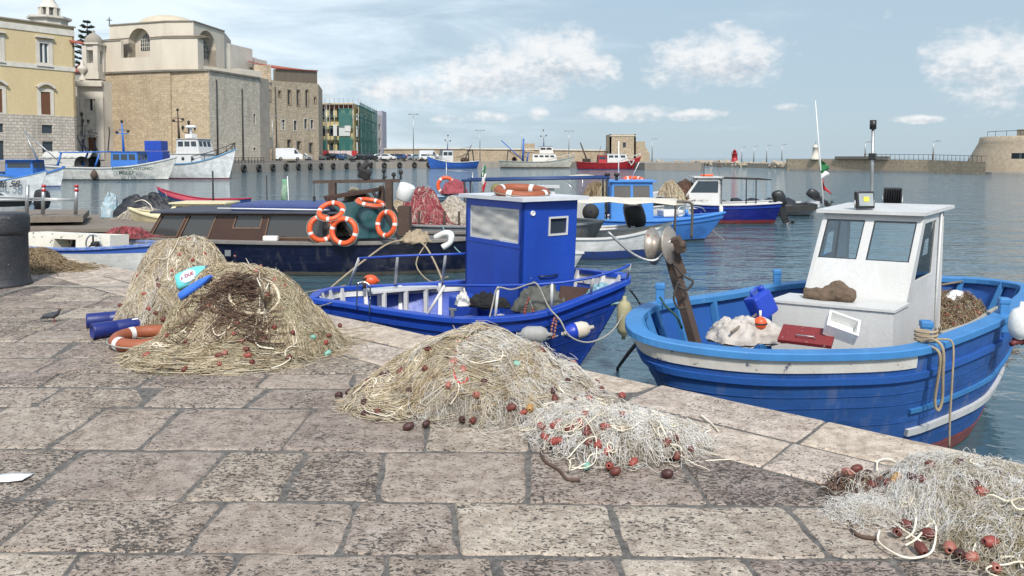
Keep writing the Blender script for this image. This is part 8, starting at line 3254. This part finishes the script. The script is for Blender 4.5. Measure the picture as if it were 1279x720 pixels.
 mb.lathe([(.001, 0), (.7, 0), (.75, .12), (.5, .3), (.001, .32)], v(.2, 0, 6.6), 16)
 mb.build('radar', PVC, rt)
 for x in (-1.2, .2, 1.6):
  mb = MB()
  mb.cyl(v(x, -1.74, 2.62), v(x, -1.66, 2.62), .20, 14)
  mb.build('porthole', GLASS_D, rt)
 t = thing('container', 'blue painted container box on deck behind the rounded white wheelhouse', 'container', wp(196, 101, WATER))
 mb = MB()
 mb.box((.0, 0, 4.3), (2.2, 2.0, 1.3), bev=.06)
 mb.build('box', BLUE_B, t)
 mb = MB()
 mb.box((.1, 0, 2.9), (2.4, 2.2, 1.4), bev=.06)
 mb.build('base', BLUE_B, t)
 # blue cabin boat at the left edge
 p = wp(38, 72)
 rt, H = trawler('white fishing boat with a flat roofed blue cabin, left of the lettered trawler', p, -2, 6.6, 2.4, 1.05, hullpaint('hull_white_k', (.66, .68, .68), (.03, .08, .3), .1, wear=.4), BL2,
     [(-1.8, .9, 1.9, 1.7, .9, 2.5, BL2, BL2, dict(front=2, side=1, rake=.12, over=.35, wz=(.55, .85)))], bow=.85, group=gl, rails=None, gantry=None, mast=None,
     boom=[((.6, .2, 2.5), (-.6, .2, 5.2), .08, STEEL), ((-.6, .2, 5.2), (2.9, .2, 2.2), .07, STEEL)])
 # white canopied stall boats behind
 p = wp(88, 104)
 rt, H = trawler('white boat under a pleated white cover behind the lettered trawler', p, 3, 7.0, 3.0, 1.2, hullpaint('hull_white_m', (.6, .6, .58), (.1, .1, .1), .1), WHITE_P, [], bow=.5, group=gl, rails=None, gantry=None)
 mb = MB()
 rows = [[v(-3.2 + 6.4 * i / 14, -1.3 + 2.6 * j / 8, 2.6 + .9 * math.sin(PI * j / 8) + .12 * (i % 2)) for j in range(9)] for i in range(15)]
 mb.grid(rows)
 cv = mb.build('cover', CANVAS, rt)
 sol = cv.modifiers.new('thickness', 'SOLIDIFY')
 sol.thickness = .05
 mb = MB()
 mb.box(v(0, 0, 1.9), (6.2, 2.5, 1.4), bev=.1)
 mb.build('side_sheet', CANVAS, rt)
# ------------------------------------------------------------------ cars, lamps, tree
def cars():
 gm = 'cars parked on the far quay'
 mats = {'white': paint('car_white', (.62, .63, .64), (.55, .56, .57), .2, 1, .3), 'silver': paint('car_silver', (.34, .36, .38), (.3, .31, .33), .2, 1, .3, metal=.4),
   'grey': paint('car_grey', (.10, .11, .12), None, .2, 1, .3), 'blue': paint('car_blue', (.04, .08, .18), None, .2, 1, .3), 'black': paint('car_black', (.012, .012, .014), None, .2, 1, .25),
   'red': paint('car_red', (.30, .02, .02), None, .2, 1, .3), 'pale blue': paint('car_pale_blue', (.22, .30, .38), None, .2, 1, .3)}
 proto = {}
 def car_meshes(kind):
  if kind == 'van':
   prof = [(-2.4, .3), (-2.45, 1.0), (-2.4, 2.2), (-2.2, 2.35), (1.0, 2.35), (1.35, 2.2), (1.95, 1.35), (2.5, 1.15), (2.6, .7), (2.55, .3)]
   win = [(1.02, 1.30), (1.80, 1.30), (1.28, 2.05), (1.02, 2.05)]
   W_ = 1.9
  elif kind == 'hatch':
   prof = [(-1.9, .3), (-1.95, .8), (-1.85, 1.0), (-1.55, 1.42), (-.9, 1.5), (.1, 1.5), (.5, 1.42), (1.1, .98), (1.85, .82), (2.0, .6), (1.95, .3)]
   win = [(-1.55, .98), (.92, .98), (.35, 1.38), (-1.3, 1.38)]
   W_ = 1.7
  else:
   prof = [(-2.15, .3), (-2.2, .75), (-2.1, .95), (-1.5, 1.0), (-.9, 1.42), (-.2, 1.47), (.3, 1.42), (1.0, .97), (1.95, .82), (2.15, .6), (2.1, .3)]
   win = [(-1.25, .98), (.85, .98), (.25, 1.36), (-.8, 1.36)]
   W_ = 1.75
  mb = MB()
  n = len(prof)
  vs = []
  for s, y in ((-1, -W_ / 2), (-1, -W_ / 2), (1, W_ / 2), (1, W_ / 2)):
   pass
  rows = []
  for y, k in ((-W_ / 2, .97), (-W_ / 2 + .10, 1.0), (W_ / 2 - .10, 1.0), (W_ / 2, .97)):
   rows.append([(x * (k if abs(x) > 1.5 else 1), y * (1 if z < 1.05 else .86), z * (k if z > .9 else 1)) for x, z in prof])
  mb.grid(rows, 0, False, True)
  mb.add(rows[0], [tuple(range(n))])
  mb.add(rows[-1], [tuple(reversed(range(n)))])
  gl = MB()
  for s in (-1, 1):
   q = [(x, s * (W_ / 2 * (1 if z < 1.05 else .86) + .012), z) for x, z in win]
   gl.slab(q if s < 0 else q[::-1], .02)
  wh = []
  for x in (-1.25 if kind != 'van' else -1.5, 1.25 if kind != 'van' else 1.6):
   for s in (-1, 1):
    w = MB()
    w.lathe([(.12, -.1), (.30, -.1), (.33, -.06), (.33, .06), (.30, .1), (.12, .1)], (x, s * (W_ / 2 - .06), .33), 14, axis=(0, 1, 0))
    wh.append(w)
  return mb, gl, wh
 def place(kind, colour, x, D, rz, label):
  key = (kind, colour)
  p = wp(x, D, 1.0)
  if key in proto:
   o = copy_tree(proto[key])
  else:
   o = thing('parked_van' if kind == 'van' else 'parked_car', label, 'van' if kind == 'van' else 'car', group=gm)
   b, g, w = car_meshes(kind)
   b.build('body', mats[colour], o)
   g.build('side_window', GLASS_D, o)
   for q in w:
    q.build('wheel', RUBBER, o)
   proto[key] = o
  o.location = p
  o.rotation_euler.z = rz
  o['label'] = label
  o.scale = (1.12, 1.12, 1.12)
 th = math.atan2(48, 17)
 place('van', 'white', 361, 163, th - .9, 'white van parked in front of the brown stone palazzo')
 row = [('hatch', 'silver', 379, 172, 'silver hatchback parked next to the white van'), ('sedan', 'grey', 395, 178, 'dark grey saloon parked below the corner of the brown palazzo'),
           ('sedan', 'blue', 420, 184, 'blue saloon, leftmost of the cars below the scaffolding'), ('hatch', 'grey', 433, 186, 'dark grey hatchback below the middle of the scaffolding'),
           ('sedan', 'black', 449, 192, 'black saloon below the green scaffold net'), ('hatch', 'black', 462, 196, 'black hatchback below the pale grey building'),
           ('sedan', 'silver', 474, 204, 'silver saloon half hidden behind the white estate'), ('sedan', 'white', 484, 199, 'white saloon in the front row, left of the tall lamp post'),
           ('hatch', 'blue', 498, 208, 'dark blue hatchback parked just left of the tall lamp post'), ('hatch', 'red', 505, 212, 'small red hatchback in the back row by the tall lamp post'),
           ('sedan', 'pale blue', 520, 206, 'pale blue saloon right of the tall lamp post'), ('hatch', 'white', 533, 204, 'white hatchback nearest the blue trawler'), ('sedan', 'grey', 541, 209, 'grey saloon hidden partly by the blue trawler')]
 for k, (kind, colour, x, D, lab) in enumerate(row):
  place(kind, colour, x, D + 3, (.25, -.15, 2.9, .1, 3.2, .3)[k % 6], lab)
 place('van', 'white', 536, 216, .2, 'white camper van behind the white hatchback')
 rows2 = [(412, 182, 'black'), (441, 196, 'silver'), (456, 203, 'grey'), (490, 214, 'black'), (513, 214, 'white')]
 labs = ['black hatchback standing beside the palazzo corner', 'silver hatchback behind the dark grey one under the scaffolding', 'grey hatchback behind the black saloon', 'black saloon in the back row behind the white one', 'white saloon in the back row right behind the tall lamp post']
 for (x, D, c), lab, kd in zip(rows2, labs, ('hatch', 'hatch', 'hatch', 'sedan', 'sedan')):
  place(kd, c, x, D + 3, random.uniform(0, 6), lab)
 # red and white site barrier
 t = thing('site_barrier', 'long white and red banner fence at the foot of the scaffolding', 'barrier', wp(425, 196, 1.0))
 A, B = wp(404, 196, 1.0), wp(447, 197, 1.0)
 for k in range(6):
  a, b = A.lerp(B, k / 6), A.lerp(B, (k + 1) / 6)
  mb = MB()
  mb.slab([a + Vector((.05, 0, .9)), b + Vector((-.05, 0, .9)), b + Vector((-.05, 0, 2.4)), a + Vector((.05, 0, 2.4))], .06)
  mb.build('panel', REDPAINT if k in (0, 5) else paint('banner_white', (.60, .52, .50), (.5, .3, .3), .5, 1, .8), t, True)
def ornate_lamp(label, x, ytop, D):
 p = wp(x, D, .9)
 t = thing('street_lamp', label, 'street lamp', p, group='old iron street lamps')
 h = zy(ytop, D) - p.z
 mb = MB()
 mb.lathe([(.35, 0), (.35, .6), (.2, .8), (.13, 1.2), (.10, h * .72), (.16, h * .73), (.08, h * .76), (.06, h * .86)], n=10)
 mb.build('post', IRON, t)
 for k in range(4):
  a = PI / 2 * k + .4
  d = Vector((math.cos(a), math.sin(a), 0))
  r = 1.0 if k < 3 else 0.0
  zb = h * .74 if k < 3 else h * .86
  mb = MB()
  if k < 3:
   mb.tube(smooth_loop([Vector((0, 0, h * .70)), d * .6 + Vector((0, 0, h * .68)), d * 1.0 + Vector((0, 0, h * .72)), d * 1.0 + Vector((0, 0, h * .76))], 4, False), .05, 5)
   mb.build('bracket', IRON, t)
   mb = MB()
  mb.lathe([(.08, 0), (.16, .05), (.28, .55), (.32, .58), (.10, .82), (.04, .9), (.001, 1.0)], d * r + Vector((0, 0, zb)), 8)
  mb.build('lantern', paint('lantern_dark', (.05, .055, .05), None, .3, 3, .3), t)
def araucaria():
 p = wp(113, 172, 0)
 t = thing('araucaria_tree', 'dark Norfolk pine with tiered branches behind the chapel turret', 'tree', p)
 z1 = zy(25, 172)
 zb = zy(85, 172)
 mb = MB()
 mb.tube([(0, 0, 0), (0, 0, zb), (.1, 0, z1)], [.45, .3, .05], 8)
 mb.build('trunk', paint('bark', (.06, .045, .035), None, .5, 2, .9), t)
 rg = random.Random(4)
 V, F = [], []
 leaf = MB()
 br = MB()
 tiers = 11
 for k in range(tiers):
  q = k / (tiers - 1)
  z = zb - 2 + (z1 - zb + 1.5) * q
  rad = 3.3 * (1 - q) ** .55 + .5
  n = 7 if q < .8 else 5
  for i in range(n):
   a = 2 * PI * i / n + k * .5 + rg.uniform(-.25, .25)
   d = Vector((math.cos(a), math.sin(a), 0))
   L = rad * rg.uniform(.7, 1.12)
   pts = [Vector((0, 0, z)) + d * (L * s) + Vector((0, 0, .25 * L * s * s - .1 * s + .05)) for s in (0, .35, .7, 1)]
   br.tube(pts, [.07, .05, .035, .02], 4)
   for s in range(34):
    f = .22 + .78 * rg.random()
    c = pts[0].lerp(pts[-1], f) + Vector((0, 0, -.12 * math.sin(PI * f)))
    side = Vector((-d.y, d.x, 0)) * rg.uniform(-.55, .55) * (1.1 - .5 * f)
    c = c + side + Vector((rg.uniform(-.1, .1), rg.uniform(-.1, .1), rg.uniform(-.10, .20)))
    u = (d * .30 + side.normalized() * .24 if side.length > .01 else d * .3) * rg.uniform(.7, 1.3)
    w = Vector((rg.uniform(-.1, .1), rg.uniform(-.1, .1), rg.uniform(.10, .22)))
    leaf.add([c - u, c + w, c + u, c - w * .6], [(0, 1, 2, 3)])
 br.build('branches', paint('bark', (.06, .045, .035)), t)
 k = strand_mat('araucaria_leaf', [(.012, .025, .018), (.022, .045, .028), (.035, .06, .035), (.016, .03, .022)])
 leaf.build('crown', k, t)
far_ground()
yellow_house()
church()
palazzo()
scaffold_block()
mole()
far_boats()
cars()
ornate_lamp('old iron three armed lamp in front of the chapel', 104, 137, 136)
ornate_lamp('old iron three armed lamp in front of the church wall', 237, 149, 138)
araucaria()
